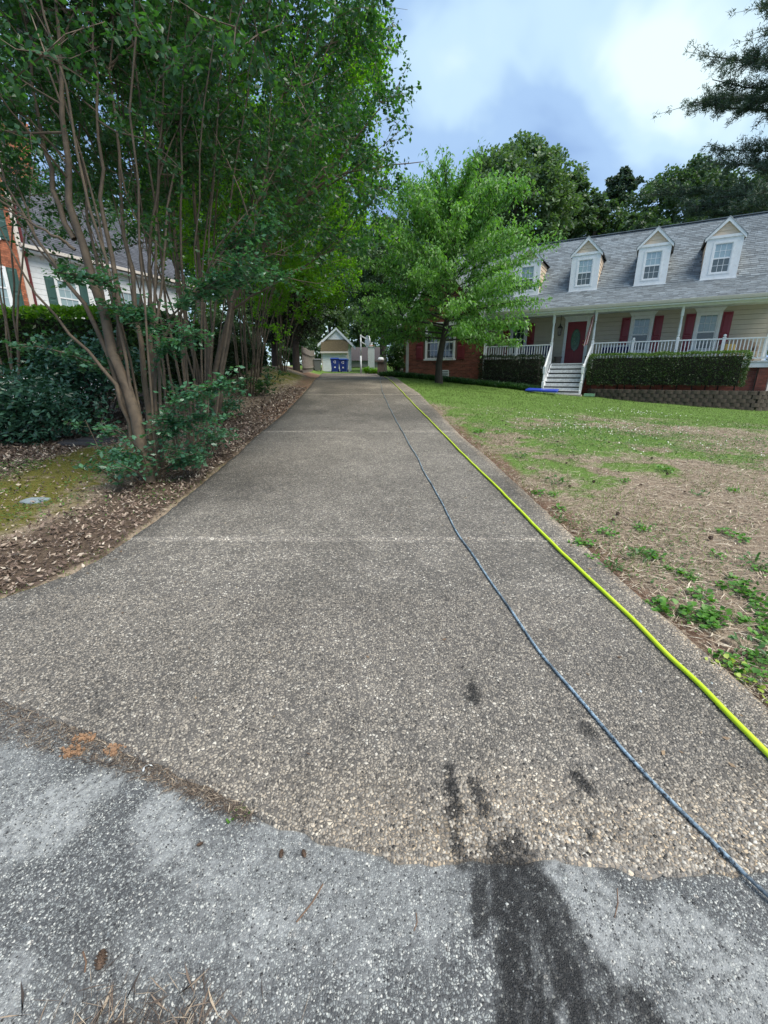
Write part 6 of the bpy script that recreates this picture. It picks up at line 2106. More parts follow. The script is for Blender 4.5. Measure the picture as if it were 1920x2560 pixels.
def crape(name, label, base, height, spread, nstem, seed, leafmat, lean=(0, 0), leaf=0.05, twigs=9, per=26, traced=(), zlow=0.42, basal=0, clip=None, branch=7, thick=1.0, lowmat=None, fill=0, rootr=0.22):
    """vase-shaped multi-stem tree: many smooth stems from one root, forking upwards, leafy twigs on the outer parts"""
    rng = np.random.default_rng(seed)
    bx, by = base
    bz = float(ground_z(bx, by))
    T = thing('crape_myrtle_tree', label, 'tree', (bx, by, bz), 0, 'crape myrtle trees along the driveway')
    twP, twD = [], []                                   # twig segments carrying leaves

    def twig(mb, p, d, L, r):
        d = d / (np.linalg.norm(d) + 1e-9)
        q1 = p + d * L * 0.5 + rng.normal(0, 0.05, 3) * L
        q2 = p + d * L + np.array([0, 0, 0.12 * L]) + rng.normal(0, 0.10, 3) * L
        mb.tube([p, q1, q2], [r, r * 0.7, r * 0.3], 3, False)
        twP.append((p, q1, q2))

    def branch_out(mb, p, d, L, r):
        d = d / (np.linalg.norm(d) + 1e-9)
        pts = [p]
        q, dd = p.copy(), d.copy()
        for k in range(4):
            dd = dd + rng.normal(0, 0.16, 3) + np.array([0, 0, 0.07])
            dd /= np.linalg.norm(dd)
            q = q + dd * L / 4
            pts.append(q.copy())
        if clip and not clip(pts[-1]):
            return
        tube_chain(mb, pts, r * 0.85, r * 0.25, 6)
        for k in range(twigs):
            f = rng.uniform(0.25, 1.0) * 4
            i = min(int(f), 3)
            s = pts[i] + (pts[i + 1] - pts[i]) * (f - i)
            td = dd * 0.5 + rng.normal(0, 0.7, 3) + np.array([0, 0, 0.1])
            twig(mb, s, td, rng.uniform(0.22, 0.5), r * 0.3)

    twmb = MB()
    stems = list(traced)
    for k in range(nstem):
        a = 2 * math.pi * (k + rng.uniform(0.1, 0.9)) / max(nstem, 1)
        rr = rng.uniform(0.2, 1) * rootr
        p0 = np.array([bx + rr * math.cos(a), by + rr * math.sin(a), bz - 0.1])
        h = height * rng.uniform(0.68, 0.9)
        sp = spread * rng.uniform(0.25, 0.75)
        pts = []
        bend = rng.normal(0, 0.16)
        for t in np.linspace(0, 1, 8):
            off = rr + sp * (0.25 * t + 0.75 * t ** 1.9)
            aa = a + bend * t
            pts.append((bx + off * math.cos(aa) + lean[0] * t ** 1.5, by + off * math.sin(aa) + lean[1] * t ** 1.5, bz - 0.1 + h * t))
        stems.append((pts, rng.uniform(0.02, 0.044) * thick, True))
    for (pts, r0, leafy) in stems:
        P = smooth_path(pts, 14)
        P[2:-1] += rng.normal(0, 0.018, (11, 3)) * np.array([1, 1, 0.2])
        mb = MB()
        tube_chain(mb, P, r0, max(r0 * 0.14, 0.005), 7, 1.0)
        mb.build('stem', M_BARK, T, smooth=True, world_space=True)
        if not leafy:
            continue
        H0 = P[0, 2]
        for k in range(branch):
            f = rng.uniform(zlow, 1.0)
            i = min(int(f * 13), 12)
            s = P[i] + (P[i + 1] - P[i]) * (f * 13 - i)
            out = s - np.array([bx, by, s[2]])
            out = out / (np.linalg.norm(out) + 0.2)
            ax = P[i + 1] - P[i]
            ax /= np.linalg.norm(ax)
            d = out * rng.uniform(0.2, 1.0) + ax * rng.uniform(0.2, 0.9) + rng.normal(0, 0.45, 3)
            branch_out(twmb, s, d, rng.uniform(0.7, 1.5) * spread / 2.6, min(r0 * 0.36, 0.013))
        for _ in range(3):
            branch_out(twmb, P[-1], (P[-1] - P[-3]) / np.linalg.norm(P[-1] - P[-3]) + rng.normal(0, 0.3, 3), spread * 0.36, 0.009)
    # extra sprays to close the crown
    for k in range(fill):
        a, q = rng.uniform(0, 6.28), rng.uniform(0, 1) ** 0.6
        zc = rng.uniform(0.5, 1.0)
        c = np.array([bx + lean[0] * zc + spread * q * math.cos(a) * (0.45 + 0.6 * zc), by + lean[1] * zc + spread * q * math.sin(a) * (0.45 + 0.6 * zc), bz + height * (zc - 0.16 * q * q)])
        if clip and not clip(c):
            continue
        for j in range(5):
            twig(twmb, c, rng.normal(0, 1, 3), rng.uniform(0.3, 0.6), 0.006)
    if len(twmb.v):
        twmb.build('twigs', M_BARK, T, world_space=True, kind='stuff')
    tw = np.array(twP)
    f = rng.uniform(0.12, 1.0, (len(tw), per))
    lo = np.clip(f * 2, 0, 1)[..., None]
    hi = np.clip(f * 2 - 1, 0, 1)[..., None]
    P = tw[:, None, 0] + (tw[:, None, 1] - tw[:, None, 0]) * lo + (tw[:, None, 2] - tw[:, None, 1]) * hi
    P = (P + rng.normal(0, 0.035, P.shape)).reshape(-1, 3)
    tone = np.repeat(rng.uniform(0, 1, len(tw)), per)
    L = rng.uniform(0.7, 1.3, len(P)) * leaf
    V, Fs, m = leafcloud(P, L, L * 0.62, rng, 0.45, 0.1)
    np_mesh('foliage', V, Fs, leafmat, T, fattrs=dict(rnd=np.repeat(np.clip(0.5 * tone + 0.5 * rng.uniform(0, 1, len(P)), 0, 1), m)), world_space=True)
    # leafy suckers near the ground
    if basal:
        low = MB()
        twP.clear()
        for k in range(basal):
            a = rng.uniform(0, 6.28)
            c = np.array([bx + math.cos(a) * rng.uniform(0.1, 0.5), by + math.sin(a) * rng.uniform(0.1, 0.5), bz])
            d = np.array([math.cos(a) * rng.uniform(0.2, 0.9), math.sin(a) * rng.uniform(0.2, 0.9), rng.uniform(0.4, 1.0)])
            h = rng.uniform(0.35, 1.3)
            e = c + d * h
            low.tube([c, c + d * h * 0.5 + rng.normal(0, 0.04, 3), e], [0.009, 0.006, 0.003], 4, False)
            for j in range(4):
                twig(low, c + d * h * rng.uniform(0.45, 1), rng.normal(0, 1, 3) * np.array([1, 1, 0.4]), rng.uniform(0.15, 0.32), 0.003)
        low.build('sucker_shoots', M_BARK, T, world_space=True, kind='stuff')
        tw = np.array(twP)
        f = rng.uniform(0.1, 1.0, (len(tw), 16))
        P = (tw[:, None, 0] + (tw[:, None, 2] - tw[:, None, 0]) * f[..., None]).reshape(-1, 3) + rng.normal(0, 0.025, (len(tw) * 16, 3))
        L = rng.uniform(0.75, 1.3, len(P)) * leaf
        V, Fs, m = leafcloud(P, L, L * 0.62, rng, 0.62, 0.1)
        np_mesh('sucker_foliage', V, Fs, lowmat or leafmat, T, fattrs=dict(rnd=np.repeat(rng.uniform(0, 1, len(P)), m)), world_space=True)
    return T


def spray(T, pts, n, leaf, seed, mat, spreadr=0.35, name='low_branch'):
    """one drooping leafy branch along pts"""
    rng = np.random.default_rng(seed)
    P = smooth_path(pts, 12)
    mb = MB()
    tube_chain(mb, P, 0.012, 0.004, 5)
    tw = []
    for k in range(n):
        f = rng.uniform(0.15, 1) * 11
        i = min(int(f), 10)
        s = P[i] + (P[i + 1] - P[i]) * (f - i)
        d = rng.normal(0, 1, 3) * np.array([1, 1, 0.35]) + (P[i + 1] - P[i]) * 4
        d = d / np.linalg.norm(d) * rng.uniform(0.3, 1) * spreadr
        mb.tube([s, s + d * 0.5, s + d], [0.004, 0.003, 0.0015], 3, False)
        tw.append((s, s + d))
    mb.build(name, M_BARK, T, world_space=True, kind='stuff')
    tw = np.array(tw)
    f = rng.uniform(0.1, 1.05, (n, 18))
    Q = (tw[:, None, 0] + (tw[:, None, 1] - tw[:, None, 0]) * f[..., None]).reshape(-1, 3) + rng.normal(0, 0.022, (n * 18, 3))
    L = rng.uniform(0.75, 1.3, len(Q)) * leaf
    V, Fs, m = leafcloud(Q, L, L * 0.62, rng, 0.68, 0.1)
    np_mesh('low_foliage', V, Fs, mat, T, fattrs=dict(rnd=np.repeat(np.clip(np.repeat(rng.uniform(0, 1, n), 18) * 0.5 + rng.uniform(0, 0.5, len(Q)), 0, 1), m)), world_space=True)


def px_path(pts, Y0, Y1=None):
    """trace of a stem seen in the photo, set out at its own depth"""
    n = len(pts)
    Y1 = Y0 if Y1 is None else Y1
    return [at_depth(x, y, Y0 + (Y1 - Y0) * k / (n - 1)) for k, (x, y) in enumerate(pts)]


def build_crapes():
    # nearest tree: its main stems follow the photo
    tr = [(px_path([(375, 1205), (352, 1120), (330, 1010), (300, 900), (262, 800), (235, 740), (205, 650), (188, 590), (170, 470), (160, 380), (150, 250), (140, 100), (132, -60)], 4.9, 5.2), 0.072, True),
          (px_path([(360, 1195), (335, 1080), (305, 980), (270, 880), (232, 790), (190, 700), (135, 690), (95, 638), (68, 559), (36, 490), (12, 440), (-30, 380)], 5.0, 5.1), 0.042, True),
          (px_path([(350, 1190), (320, 1060), (289, 943), (203, 864), (142, 803), (114, 772), (91, 740), (46, 668), (22, 608), (-10, 550)], 5.0, 4.6), 0.03, False),
          (px_path([(186, 598), (139, 529), (123, 480), (111, 400), (95, 330), (80, 200), (60, 60), (50, -60)], 5.1, 5.4), 0.03, True),
          (px_path([(188, 625), (129, 585), (80, 556), (30, 529), (-20, 515)], 5.0, 4.8), 0.017, False),
          (px_path([(385, 1195), (372, 1060), (352, 950), (345, 820), (330, 700), (312, 600), (300, 450), (290, 300), (280, 150), (275, -40)], 5.2, 5.9), 0.04, True),
          (px_path([(300, 900), (300, 800), (285, 700), (255, 520), (242, 320), (235, 100), (230, -40)], 5.05, 5.6), 0.032, True),
          (px_path([(400, 1190), (380, 1000), (366, 922), (419, 825), (463, 772), (497, 719), (555, 640), (610, 560), (660, 470)], 5.4, 5.9), 0.034, True),
          (px_path([(395, 1190), (385, 1000), (365, 800), (368, 650), (385, 480), (402, 300), (425, 100), (440, -40)], 5.5, 6.2), 0.032, True),
          (px_path([(355, 1195), (325, 1050), (298, 930), (280, 850), (250, 700), (215, 540), (205, 400), (195, 250), (190, 60)], 5.3, 5.9), 0.03, True)]
    T1 = crape('crape', 'nearest crape myrtle with smooth tan leaning trunk and low bluish leaves', (-2.74, 5.05), 7.2, 2.6, 5, 201, LEAF_CRAPE, (0.1, 0.5), 0.06, 8, 22, tr, 0.62, 15, None, 7, 0.65, LEAF_CRAPE_LOW, 50, 0.16)
    # low sprays in front of its trunk
    for k, (pts, Y0, Y1, n) in enumerate([([(400, 1080), (440, 1010), (500, 980), (560, 960)], 5.0, 4.7, 26), ([(400, 1120), (440, 1060), (520, 1040)], 5.1, 5.0, 20), ([(380, 1150), (330, 1130), (280, 1130)], 4.9, 4.7, 12),
                                          ([(420, 800), (480, 740), (560, 690), (640, 650)], 5.5, 5.2, 34), ([(470, 760), (540, 720), (620, 690), (700, 690)], 5.6, 5.6, 26), ([(400, 840), (350, 790), (300, 770)], 5.2, 4.9, 20),
                                          ([(390, 900), (420, 860), (500, 830)], 5.3, 5.0, 22), ([(300, 720), (210, 690), (140, 680)], 4.9, 4.6, 12), ([(560, 650), (600, 600), (690, 560)], 5.8, 5.7, 24), ([(400, 1180), (440, 1150), (500, 1130)], 5.0, 4.9, 14),
                                          ([(330, 950), (260, 920), (160, 880), (60, 860)], 5.1, 4.9, 16)]):
        spray(T1, px_path(pts, Y0, Y1), int(n * 1.7), 0.058, 300 + k, LEAF_CRAPE_LOW, 0.34)
    # second clump right behind
    crape('crape', 'slim many-stemmed crape myrtle close behind the nearest one', (-2.75, 6.25), 7.6, 2.4, 12, 202, LEAF_CRAPE, (0.4, 0.2), 0.06, 7, 22, (), 0.6, 12, None, 6, 0.55, LEAF_CRAPE_LOW, 60, 0.3)
    # third with the limb reaching over the driveway
    tr = [(px_path([(535, 1060), (532, 960), (545, 870), (572, 780), (590, 720), (640, 640), (700, 570), (770, 480), (840, 400), (900, 340), (950, 270)], 8.7, 8.2), 0.06, True),
          (px_path([(525, 1055), (525, 950), (520, 850), (505, 740), (490, 600), (480, 420), (470, 200), (470, 0)], 8.8, 9.2), 0.055, True),
          (px_path([(545, 1058), (560, 900), (585, 760), (600, 640), (640, 450), (700, 250), (760, 60)], 8.9, 9.1), 0.05, True),
          (px_path([(572, 780), (640, 735), (720, 690), (800, 640), (880, 600)], 8.6, 7.6), 0.022, True),
          (px_path([(640, 640), (720, 520), (830, 440), (930, 418), (1000, 412), (1060, 404)], 8.6, 8.6), 0.035, True),
          (px_path([(515, 1055), (500, 930), (480, 850), (455, 760), (440, 650), (430, 450), (425, 200)], 8.8, 9.4), 0.045, True)]
    crape('crape', 'crape myrtle whose long limb reaches out over the driveway', (-3.5, 8.9), 8.2, 3.5, 7, 203, LEAF_CRAPE, (0.9, 0.0), 0.068, 9, 25, tr, 0.55, 14, lambda c: c[0] < (0.35 if c[2] > 3.9 else 0.05), 9, 0.7, LEAF_CRAPE_LOW, 240)
    crape('crape', 'bushy crape myrtle between the long-limbed one and the dark cedar', (-4.0, 13.2), 8.2, 3.7, 10, 204, LEAF_CRAPE_FAR, (1.3, -0.6), 0.082, 9, 25, (), 0.38, 18, lambda c: c[0] < 0.2, 10, 0.8, LEAF_CRAPE, 260)
    crape('crape', 'crape myrtle with dark leaning stems further up the left bank', (-4.9, 17.6), 8.0, 3.6, 9, 205, LEAF_CRAPE_FAR, (1.3, -0.3), 0.095, 8, 22, (), 0.36, 0, lambda c: c[0] < 0.2, 9, 0.8, None, 240)
    crape('crape', 'farthest crape myrtle with reddish stems before the board fence', (-4.9, 21.8), 7.6, 3.2, 9, 206, LEAF_CRAPE_FAR, (1.2, 0), 0.105, 8, 22, (), 0.36, 0, None, 8, 0.85, None, 190)
    # outer trees to the left whose crowns fill the upper left
    crape('crape', 'crape myrtle at the left picture edge before the laurel hedge', (-6.4, 7.6), 7.2, 2.9, 9, 207, LEAF_CRAPE, (0.0, 0.0), 0.066, 7, 20, (), 0.62, 0, None, 6, 0.65, None, 30)
    crape('crape', 'crape myrtle behind the hedge hiding the neighbouring house wing', (-7.4, 13.6), 8.4, 3.4, 9, 208, LEAF_CRAPE, (0.3, 0), 0.085, 7, 20, (), 0.58, 0, None, 7, 0.75, None, 50)


build_crapes()


def build_dogwood():
    rng = np.random.default_rng(77)
    bx, by = 2.55, 21.0
    bz = float(ground_z(bx, by))
    T = thing('dogwood_tree', 'bright green dogwood with drooping leaves in front of the brick wing', 'tree', (bx, by, bz))
    mb = MB()
    tr = [np.array([bx, by, bz - 0.1]), np.array([bx - 0.03, by, bz + 0.8]), np.array([bx + 0.08, by, bz + 1.6]), np.array([bx + 0.2, by, bz + 2.3]), np.array([bx + 0.35, by + 0.1, bz + 3.2]), np.array([bx + 0.3, by, bz + 5.0]), np.array([bx + 0.4, by, bz + 7.2])]
    mb.tube(tr, [0.2, 0.15, 0.14, 0.13, 0.1, 0.06, 0.02], 9, False)
    mb.build('trunk', M_BARK_DARK, T, smooth=True, world_space=True)
    br = MB()
    sprays = []
    # limbs: height on the trunk, azimuth, length, rise
    H = 8.5
    limbs = []
    for k in range(70):
        h = 2.15 + 5.6 * (k / 69) ** 1.0
        a = k * 2.39996 + rng.normal(0, 0.25)
        prof = np.interp(h, [2.1, 2.8, 4.0, 5.5, 7.0, 7.7], [3.3, 4.0, 4.4, 3.9, 2.9, 2.0])
        limbs.append((h, a, prof * 0.93 * rng.uniform(0.85, 1.1), np.interp(h, [2.1, 4, 6, 7.7], [0.06, 0.40, 0.75, 1.3])))
    tz = [p[2] for p in tr]
    for (h, a, L, rise) in limbs:
        z = bz + h * 0.86
        s = np.array([np.interp(z, tz, [p[0] for p in tr]), np.interp(z, tz, [p[1] for p in tr]), z])
        pts = [s]
        q = s.copy()
        aa = a
        for j in range(6):
            aa += rng.normal(0, 0.12)
            up = rise * (1.0 - 0.09 * j) - 0.03 * j * (h < 4)
            q = q + np.array([math.cos(aa) + 0.04, math.sin(aa), up]) * L / 6 / math.sqrt(1 + up * up)
            pts.append(q.copy())
        tube_chain(br, pts, 0.045 if h < 4 else 0.03, 0.006, 5)
        for j in range(int(11 + L * 9)):
            f = rng.uniform(0.22, 1.0) * 6
            i = min(int(f), 5)
            p = pts[i] + (pts[i + 1] - pts[i]) * (f - i)
            d = (pts[i + 1] - pts[i]) / (np.linalg.norm(pts[i + 1] - pts[i])) + rng.normal(0, 0.75, 3) * np.array([1, 1, 0.55]) + np.array([0, 0, 0.15 + 0.5 * (h > 4.2)])
            d = d / np.linalg.norm(d) * rng.uniform(0.35, 0.85)
            br.tube([p, p + d * 0.55, p + d], [0.008, 0.006, 0.003], 3, False)
            sprays.append((p, p + d))
    br.build('branches', M_BARK_DARK, T, world_space=True, kind='stuff')
    tw = np.array(sprays)
    per = 17
    f = rng.uniform(0.05, 1.05, (len(tw), per))
    P = tw[:, None, 0] + (tw[:, None, 1] - tw[:, None, 0]) * f[..., None]
    P = (P + rng.normal(0, 1, P.shape) * np.array([0.1, 0.1, 0.07])).reshape(-1, 3)
    L = rng.uniform(0.10, 0.165, len(P))
    V, Fs, m = leafcloud(P, L, L * 0.52, rng, 0.5, 0.4, None, rng.normal(-0.4, 0.35, len(P)))
    rn = np.clip(np.repeat(rng.uniform(0, 1, len(tw)), per) * 0.45 + rng.uniform(0, 0.55, len(P)), 0, 1)
    np_mesh('foliage', V, Fs, LEAF_DOGWOOD, T, fattrs=dict(rnd=np.repeat(rn, m)), world_space=True)


build_dogwood()


def bigtree(name, label, x, y, ztop, zlow, rx, ry, n, leaf, seed, mat, bark=None, clumps=46, trunk_r=0.3, group='tall trees behind the house', flat=0.75, crad=0.2, cat='tree', shape=0.5):
    """tall tree: trunk, limbs to leaf clumps spread through an uneven crown"""
    rng = np.random.default_rng(seed)
    n, clumps, leaf, crad = int(n * 2.0), int(clumps * 4.2), leaf * 0.8, crad * 0.64
    zg = float(ground_z(x, y))
    T = thing(name, label, cat, (x, y, zg), 0, group)
    cz, rz = (ztop + zlow) / 2, (ztop - zlow) / 2
    C = []
    while len(C) < clumps:
        v = rng.normal(0, 1, 3)
        v /= np.linalg.norm(v)
        q = rng.uniform(0.15, 1) ** 0.45
        w = 1 - shape * max(0, v[2]) ** 2 * q
        C.append((x + v[0] * rx * q * w * 0.85, y + v[1] * ry * q * w * 0.85, cz + v[2] * rz * q * 0.88, rng.uniform(0.65, 1.3) * crad * (rx + rz) / 2))
    C = np.array(C)
    k = rng.integers(0, clumps, n)
    g = rng.normal(0, 1, (n, 3))
    g = g / np.linalg.norm(g, axis=1)[:, None] * rng.uniform(0.2, 1.08, n)[:, None] ** 0.6
    P = C[k, :3] + g * C[k, 3:4] * np.array([1, 1, flat])
    L = rng.uniform(0.7, 1.4, n) * leaf
    V, Fs, m = leafcloud(P, L, L * 0.75, rng, 0.45, 0.15)
    tone = rng.uniform(0, 1, clumps)
    np_mesh('crown', V, Fs, mat, T, fattrs=dict(rnd=np.repeat(np.clip(tone[k] * 0.3 + rng.uniform(0, 0.7, n), 0, 1), m)), world_space=True)
    mb = MB()
    top = np.array([x + rng.normal(0, 0.4), y, cz + rz * 0.5])
    pts = [np.array([x, y, zg - 0.2]), np.array([x + rng.normal(0, 0.1), y, zg + (cz - zg) * 0.4]), np.array([x + rng.normal(0, 0.25), y, cz - rz * 0.3]), top]
    mb.tube(pts, [trunk_r * 1.15, trunk_r * 0.9, trunk_r * 0.65, trunk_r * 0.2], 8, False)
    mb.build('trunk', bark or M_BARK_DARK, T, smooth=True, world_space=True)
    lb = MB()
    for i in rng.choice(clumps, min(clumps, 16), replace=False):
        c = C[i, :3]
        t = np.clip((c[2] - zg) / (top[2] - zg) * 0.7, 0.25, 0.92)
        s = np.array([np.interp(t, [0, 0.4, 0.7, 1], [p[j] for p in pts]) for j in range(3)])
        mid = (s + c) / 2 + np.array([0, 0, 0.1 * np.linalg.norm(c - s)])
        lb.tube([s, mid, c], [trunk_r * 0.32, trunk_r * 0.2, trunk_r * 0.05], 5, False)
    lb.build('limbs', bark or M_BARK_DARK, T, world_space=True, kind='stuff')
    return T


def pxx(px, Y):
    return (px - 960) / 1131.7 * Y


def pzz(py, Y):
    b = (1280 - py) / F_PX
    return CAMZ + Y * (-SP + CP * b) / (CP + SP * b)


def build_background():
    B = [  # label, px centre, top py, low py, half-width px, Y, n, leaf, mat, clumps
        ('tallest rounded oak rising behind the dogwood, top against the clouds', 1255, 302, 690, 165, 46, 17000, 0.36, LEAF_OAK, 70),
        ('rounded oak just right of and lower than the tallest oak', 1375, 385, 700, 75, 50, 7000, 0.36, LEAF_OAK, 34),
        ('wide dark oak behind the two middle dormers, sky showing through', 1640, 388, 640, 150, 52, 12000, 0.36, LEAF_OAK_DARK, 56),
        ('dark oak behind the right dormer at the picture edge', 1830, 400, 640, 120, 44, 10000, 0.34, LEAF_OAK_DARK, 46),
        ('low dark tree filling the gap above the ridge left of the dormers', 1440, 470, 700, 90, 48, 7000, 0.34, LEAF_OAK_DARK, 30),
        ('low thin tree above the ridge between the middle dormers', 1545, 520, 680, 80, 40, 3600, 0.3, LEAF_OAK_DARK, 26),
        ('leafy tree left of the tallest oak above the dogwood', 1090, 440, 760, 95, 42, 8000, 0.32, LEAF_OAK, 40),
        ('shaded tree over the far end of the driveway', 960, 500, 840, 100, 44, 9000, 0.32, LEAF_OAK_DARK, 44),
        ('leafy tree above the white shed', 850, 440, 830, 110, 52, 9000, 0.34, LEAF_OAK, 44),
        ('tall tree behind the crape myrtles left of the shed', 700, 330, 800, 130, 50, 9000, 0.36, LEAF_OAK, 44),
        ('tall tree far behind the crape myrtles, nearer the neighbouring house', 520, 300, 780, 120, 46, 8000, 0.36, LEAF_OAK, 40),
        ('tree far behind the neighbouring house roof', 320, 420, 800, 120, 55, 6000, 0.4, LEAF_OAK_DARK, 36),
        ('low dark thicket tree behind the hoop', 905, 700, 905, 60, 66, 4500, 0.36, LEAF_OAK_DARK, 28),
        ('low dark thicket tree behind the fence left of the shed', 735, 690, 935, 75, 46, 7000, 0.3, LEAF_OAK_DARK, 34),
        ('low dark thicket tree deep behind the crape myrtle trunks', 600, 660, 935, 90, 44, 7000, 0.3, LEAF_OAK_DARK, 34),
        ('low leafy tree right behind the white shed', 830, 720, 925, 60, 50, 5000, 0.3, LEAF_OAK, 28),
        ('dark low tree behind the shrub by the lamp post', 1000, 640, 900, 70, 38, 5000, 0.28, LEAF_OAK_DARK, 30)]
    for i, (lab, px, pt, pl, hw_, Y, n, leaf, mat, cl) in enumerate(B):
        r = hw_ / 1131.7 * Y
        bigtree('oak_tree', lab, pxx(px, Y), Y, pzz(pt, Y), pzz(pl, Y), r, r * 0.8, n, leaf, 500 + i, mat, M_BARK_GREY, cl, 0.3)
    # trunk standing by the driveway end
    bigtree('oak_tree', 'dark straight trunk with thin crown right of the hoop', pxx(955, 41), 41, pzz(520, 41), pzz(780, 41), 2.6, 2.4, 4500, 0.28, 540, LEAF_OAK_DARK, M_BARK_DARK, 30, 0.2)
    bigtree('oak_tree', 'slender tree with pale trunk behind the white chimney', pxx(990, 55), 55, pzz(500, 55), pzz(790, 55), 2.6, 2.4, 3500, 0.3, 541, LEAF_OAK, M_BARK_GREY, 24, 0.16)
    # small pine top behind the ridge
    bigtree('pine_tree', 'small pointed pine top in the gap between the oaks', pxx(1490, 60), 60, pzz(412, 60), pzz(520, 60), 2.2, 2.0, 2600, 0.4, 542, LEAF_PINE, M_BARK_DARK, 16, 0.2, 'pine trees', 0.6, 0.3, 'tree', 0.8)
    # dark cedar overhanging the left bank
    bigtree('cedar_tree', 'dark shaggy cedar hanging over the left bank before the shed', pxx(742, 26.5), 26.5, pzz(560, 26.5), pzz(868, 26.5), 2.5, 2.0, 9000, 0.16, 543, LEAF_CEDAR, M_BARK_DARK, 46, 0.2, 'dark trees on the left bank', 1.2, 0.2, 'tree', 0.5)
    bigtree('cedar_tree', 'second dark cedar deeper in the shade of the left bank', pxx(690, 29), 29, pzz(560, 29), pzz(880, 29), 2.0, 2.0, 7000, 0.17, 544, LEAF_CEDAR, M_BARK_DARK, 40, 0.2, 'dark trees on the left bank', 1.2, 0.2, 'tree', 0.5)
    # shrub by the lamp post, rounded bush by the hedge
    def shrub(name, label, x, y, z0, rx, ry, rz, n, leaf, mat, seed, group=None):
        rng = np.random.default_rng(seed)
        zg = float(ground_z(x, y))
        T = thing(name, label, 'shrub', (x, y, zg), 0, group)
        cl = 26
        v = rng.normal(0, 1, (cl, 3))
        v /= np.linalg.norm(v, axis=1)[:, None]
        C = np.array([x, y, zg + z0 + rz]) + v * np.array([rx, ry, rz]) * rng.uniform(0.35, 0.85, cl)[:, None]
        C[:, 2] = np.maximum(C[:, 2], zg + z0 + 0.1)
        k = rng.integers(0, cl, n)
        g = rng.normal(0, 1, (n, 3))
        g = g / np.linalg.norm(g, axis=1)[:, None] * rng.uniform(0.1, 1, n)[:, None] ** 0.5
        P = C[k] + g * 0.36 * (rx + rz) / 2
        L = rng.uniform(0.7, 1.3, n) * leaf
        V, Fs, m = leafcloud(P, L, L * 0.48, rng, 0.55, 0.15)
        np_mesh('foliage', V, Fs, mat, T, fattrs=dict(rnd=np.repeat(rng.uniform(0, 1, n), m)), world_space=True)
        mb = MB()
        for c in C:
            mb.tube([(x + (c[0] - x) * 0.1, y + (c[1] - y) * 0.1, zg - 0.05), (x + (c[0] - x) * 0.6, y + (c[1] - y) * 0.6, zg + (c[2] - zg) * 0.6), tuple(c)], [0.02, 0.014, 0.004], 4, False)
        mb.build('stems', M_BARK_DARK, T, world_space=True, kind='stuff')
        return T
    shrub('shrub', 'dark rounded shrub left of the grey lamp post', 0.72, 26.9, 0.0, 0.66, 0.7, 1.05, 6000, 0.11, LEAF_LAUREL, 601)
    shrub('shrub', 'bluish broad-leaved camellia spreading low at the left picture edge', -6.0, 7.0, 0.05, 1.55, 0.75, 0.55, 6500, 0.095, LEAF_CAMELLIA, 602)
    shrub('shrub', 'camellia branches in the shade under the laurel hedge', -5.1, 7.9, 0.55, 1.3, 0.55, 0.6, 4200, 0.095, LEAF_CAMELLIA, 603)
    shrub('shrub', 'small green bush at the base of the hoop', pxx(925, 33.6), 33.6, 0.0, 0.55, 0.4, 0.25, 1800, 0.09, LEAF_CRAPE_FAR, 604)
    shrub('shrub', 'low fresh green plants before the white chimney', pxx(936, 33), 33, 0.0, 0.45, 0.35, 0.15, 1200, 0.09, LEAF_CRAPE_FAR, 605)


build_background()


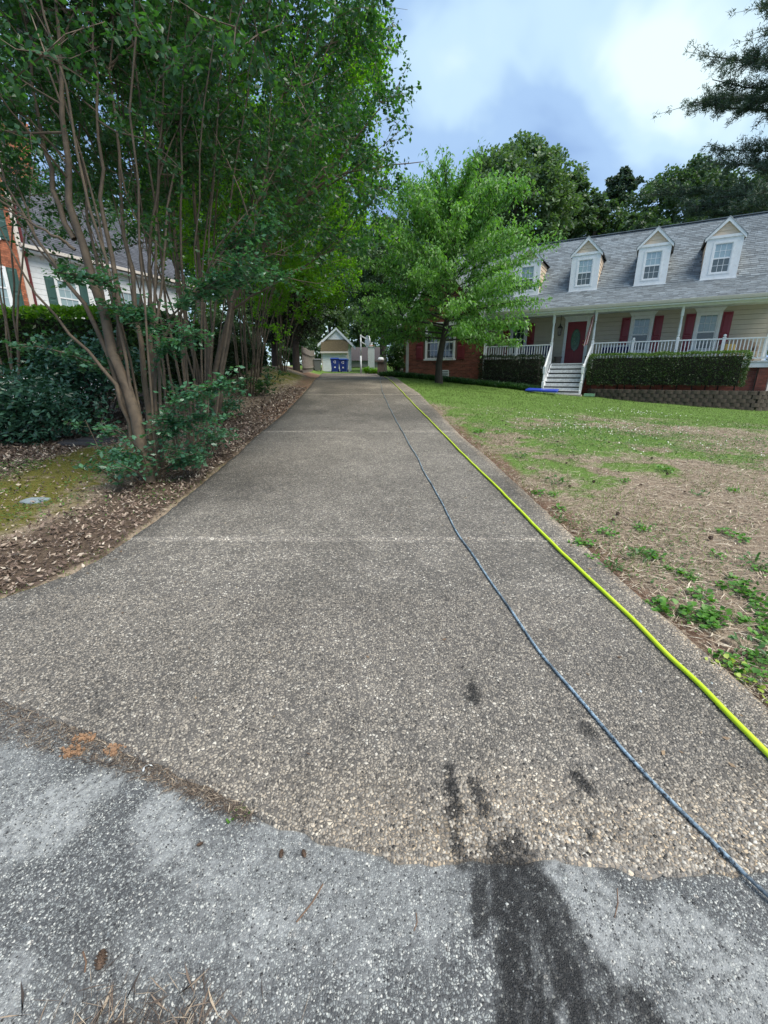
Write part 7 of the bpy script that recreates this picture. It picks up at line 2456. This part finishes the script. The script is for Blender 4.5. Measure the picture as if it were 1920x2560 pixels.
def build_pine():
    """tall pine standing beyond the right picture edge; its branches reach into the view"""
    rng = np.random.default_rng(91)
    x, y = 27.5, 29.0
    zg = float(ground_z(x, y))
    T = thing('pine_tree', 'large pine reaching in from the right with drooping needle clusters', 'tree', (x, y, zg), 0, 'pine trees')
    MB().tube([(x, y, zg - 0.2), (x + 0.1, y, 12), (x, y, 26)], [0.45, 0.33, 0.08], 10, False).build('trunk', plain('pine_bark', (0.13, 0.085, 0.06), 0.95, 0.4, 6, 0.6, 25), T, smooth=True, world_space=True)
    lb = MB()
    cl = []
    for k in range(60):
        z = 9.0 + 15.5 * (k / 59)
        a = k * 2.4
        if k % 5:
            a = math.pi + rng.normal(0.1, 0.6)
        L = np.interp(z, [9, 12, 15, 18, 21, 25], [10.2, 10.3, 9.6, 8.4, 6.2, 2.5]) * rng.uniform(0.7, 1.08)
        pts = [np.array([x, y, z])]
        for j in range(5):
            pts.append(pts[-1] + np.array([math.cos(a), math.sin(a), 0.10 + 0.06 * j * (z > 15) - 0.05 * (z < 12)]) * L / 5 + rng.normal(0, 0.1, 3))
        tube_chain(lb, pts, 0.09, 0.02, 5)
        for j in range(int(5 + L * 6)):
            f = rng.uniform(0.3, 1) * 5
            i = min(int(f), 4)
            p = pts[i] + (pts[i + 1] - pts[i]) * (f - i)
            d = rng.normal(0, 1, 3) * np.array([0.7, 0.7, 0.4]) + np.array([math.cos(a), math.sin(a), 0.25])
            d *= rng.uniform(0.3, 0.9)
            lb.tube([p, p + d], [0.02, 0.008], 3, False)
            for t in (0.3, 0.65, 1.0):
                cl.append(np.r_[p + d * t + rng.normal(0, 0.05, 3), d / np.linalg.norm(d)])
    lb.build('branches', M_BARK_DARK, T, world_space=True, kind='stuff')
    cl = np.array(cl)
    n = 20
    c = np.repeat(cl, n, 0)
    g = rng.normal(0, 1, (len(c), 3)) * 0.75 + c[:, 3:] * 0.7
    g /= np.linalg.norm(g, axis=1)[:, None]
    c = c[:, :3] + rng.normal(0, 0.09, (len(c), 3))
    L = rng.uniform(0.16, 0.28, len(c))
    s = np.cross(g, rng.normal(0, 1, c.shape))
    s /= np.linalg.norm(s, axis=1)[:, None]
    w = 0.02
    V = np.stack([c - s * w, c + s * w, c + g * L[:, None]], 1).reshape(-1, 3)
    np_mesh('needles', V, np.arange(len(V)).reshape(-1, 3), LEAF_PINE, T, fattrs=dict(rnd=rng.uniform(0, 1, len(c))), world_space=True)


build_pine()


def build_woods():
    """the far-off wood that closes the view low down, one mass"""
    rng = np.random.default_rng(3)
    n = 30000
    X = rng.uniform(-95, 95, n)
    Y = 80 + rng.uniform(0, 10, n) + 0.002 * X * X
    top = 13 + 6.0 * fbm(X * 0.09, X * 0 + 2, 7) + 3 * (fbm(X * 0.5, X * 0, 8) - 0.5)
    zg = ground_z(X, Y)
    Z = zg + rng.uniform(0, 1, n) ** 0.8 * top
    L = rng.uniform(0.5, 1.0, n)
    V, Fs, m = leafcloud(np.stack([X, Y + 4 * (fbm(X * 0.4, Z * 0.4, 4) - 0.5), Z], -1), L, L * 0.8, rng, 0.4, 0.2)
    o = np_mesh('woodland', V, Fs, LEAF_OAK_DARK, None, fattrs=dict(rnd=np.repeat(rng.uniform(0, 1, n), m)))
    tag(o, 'far-off dark wood closing the view behind the gardens', None, None, 'stuff')


build_woods()
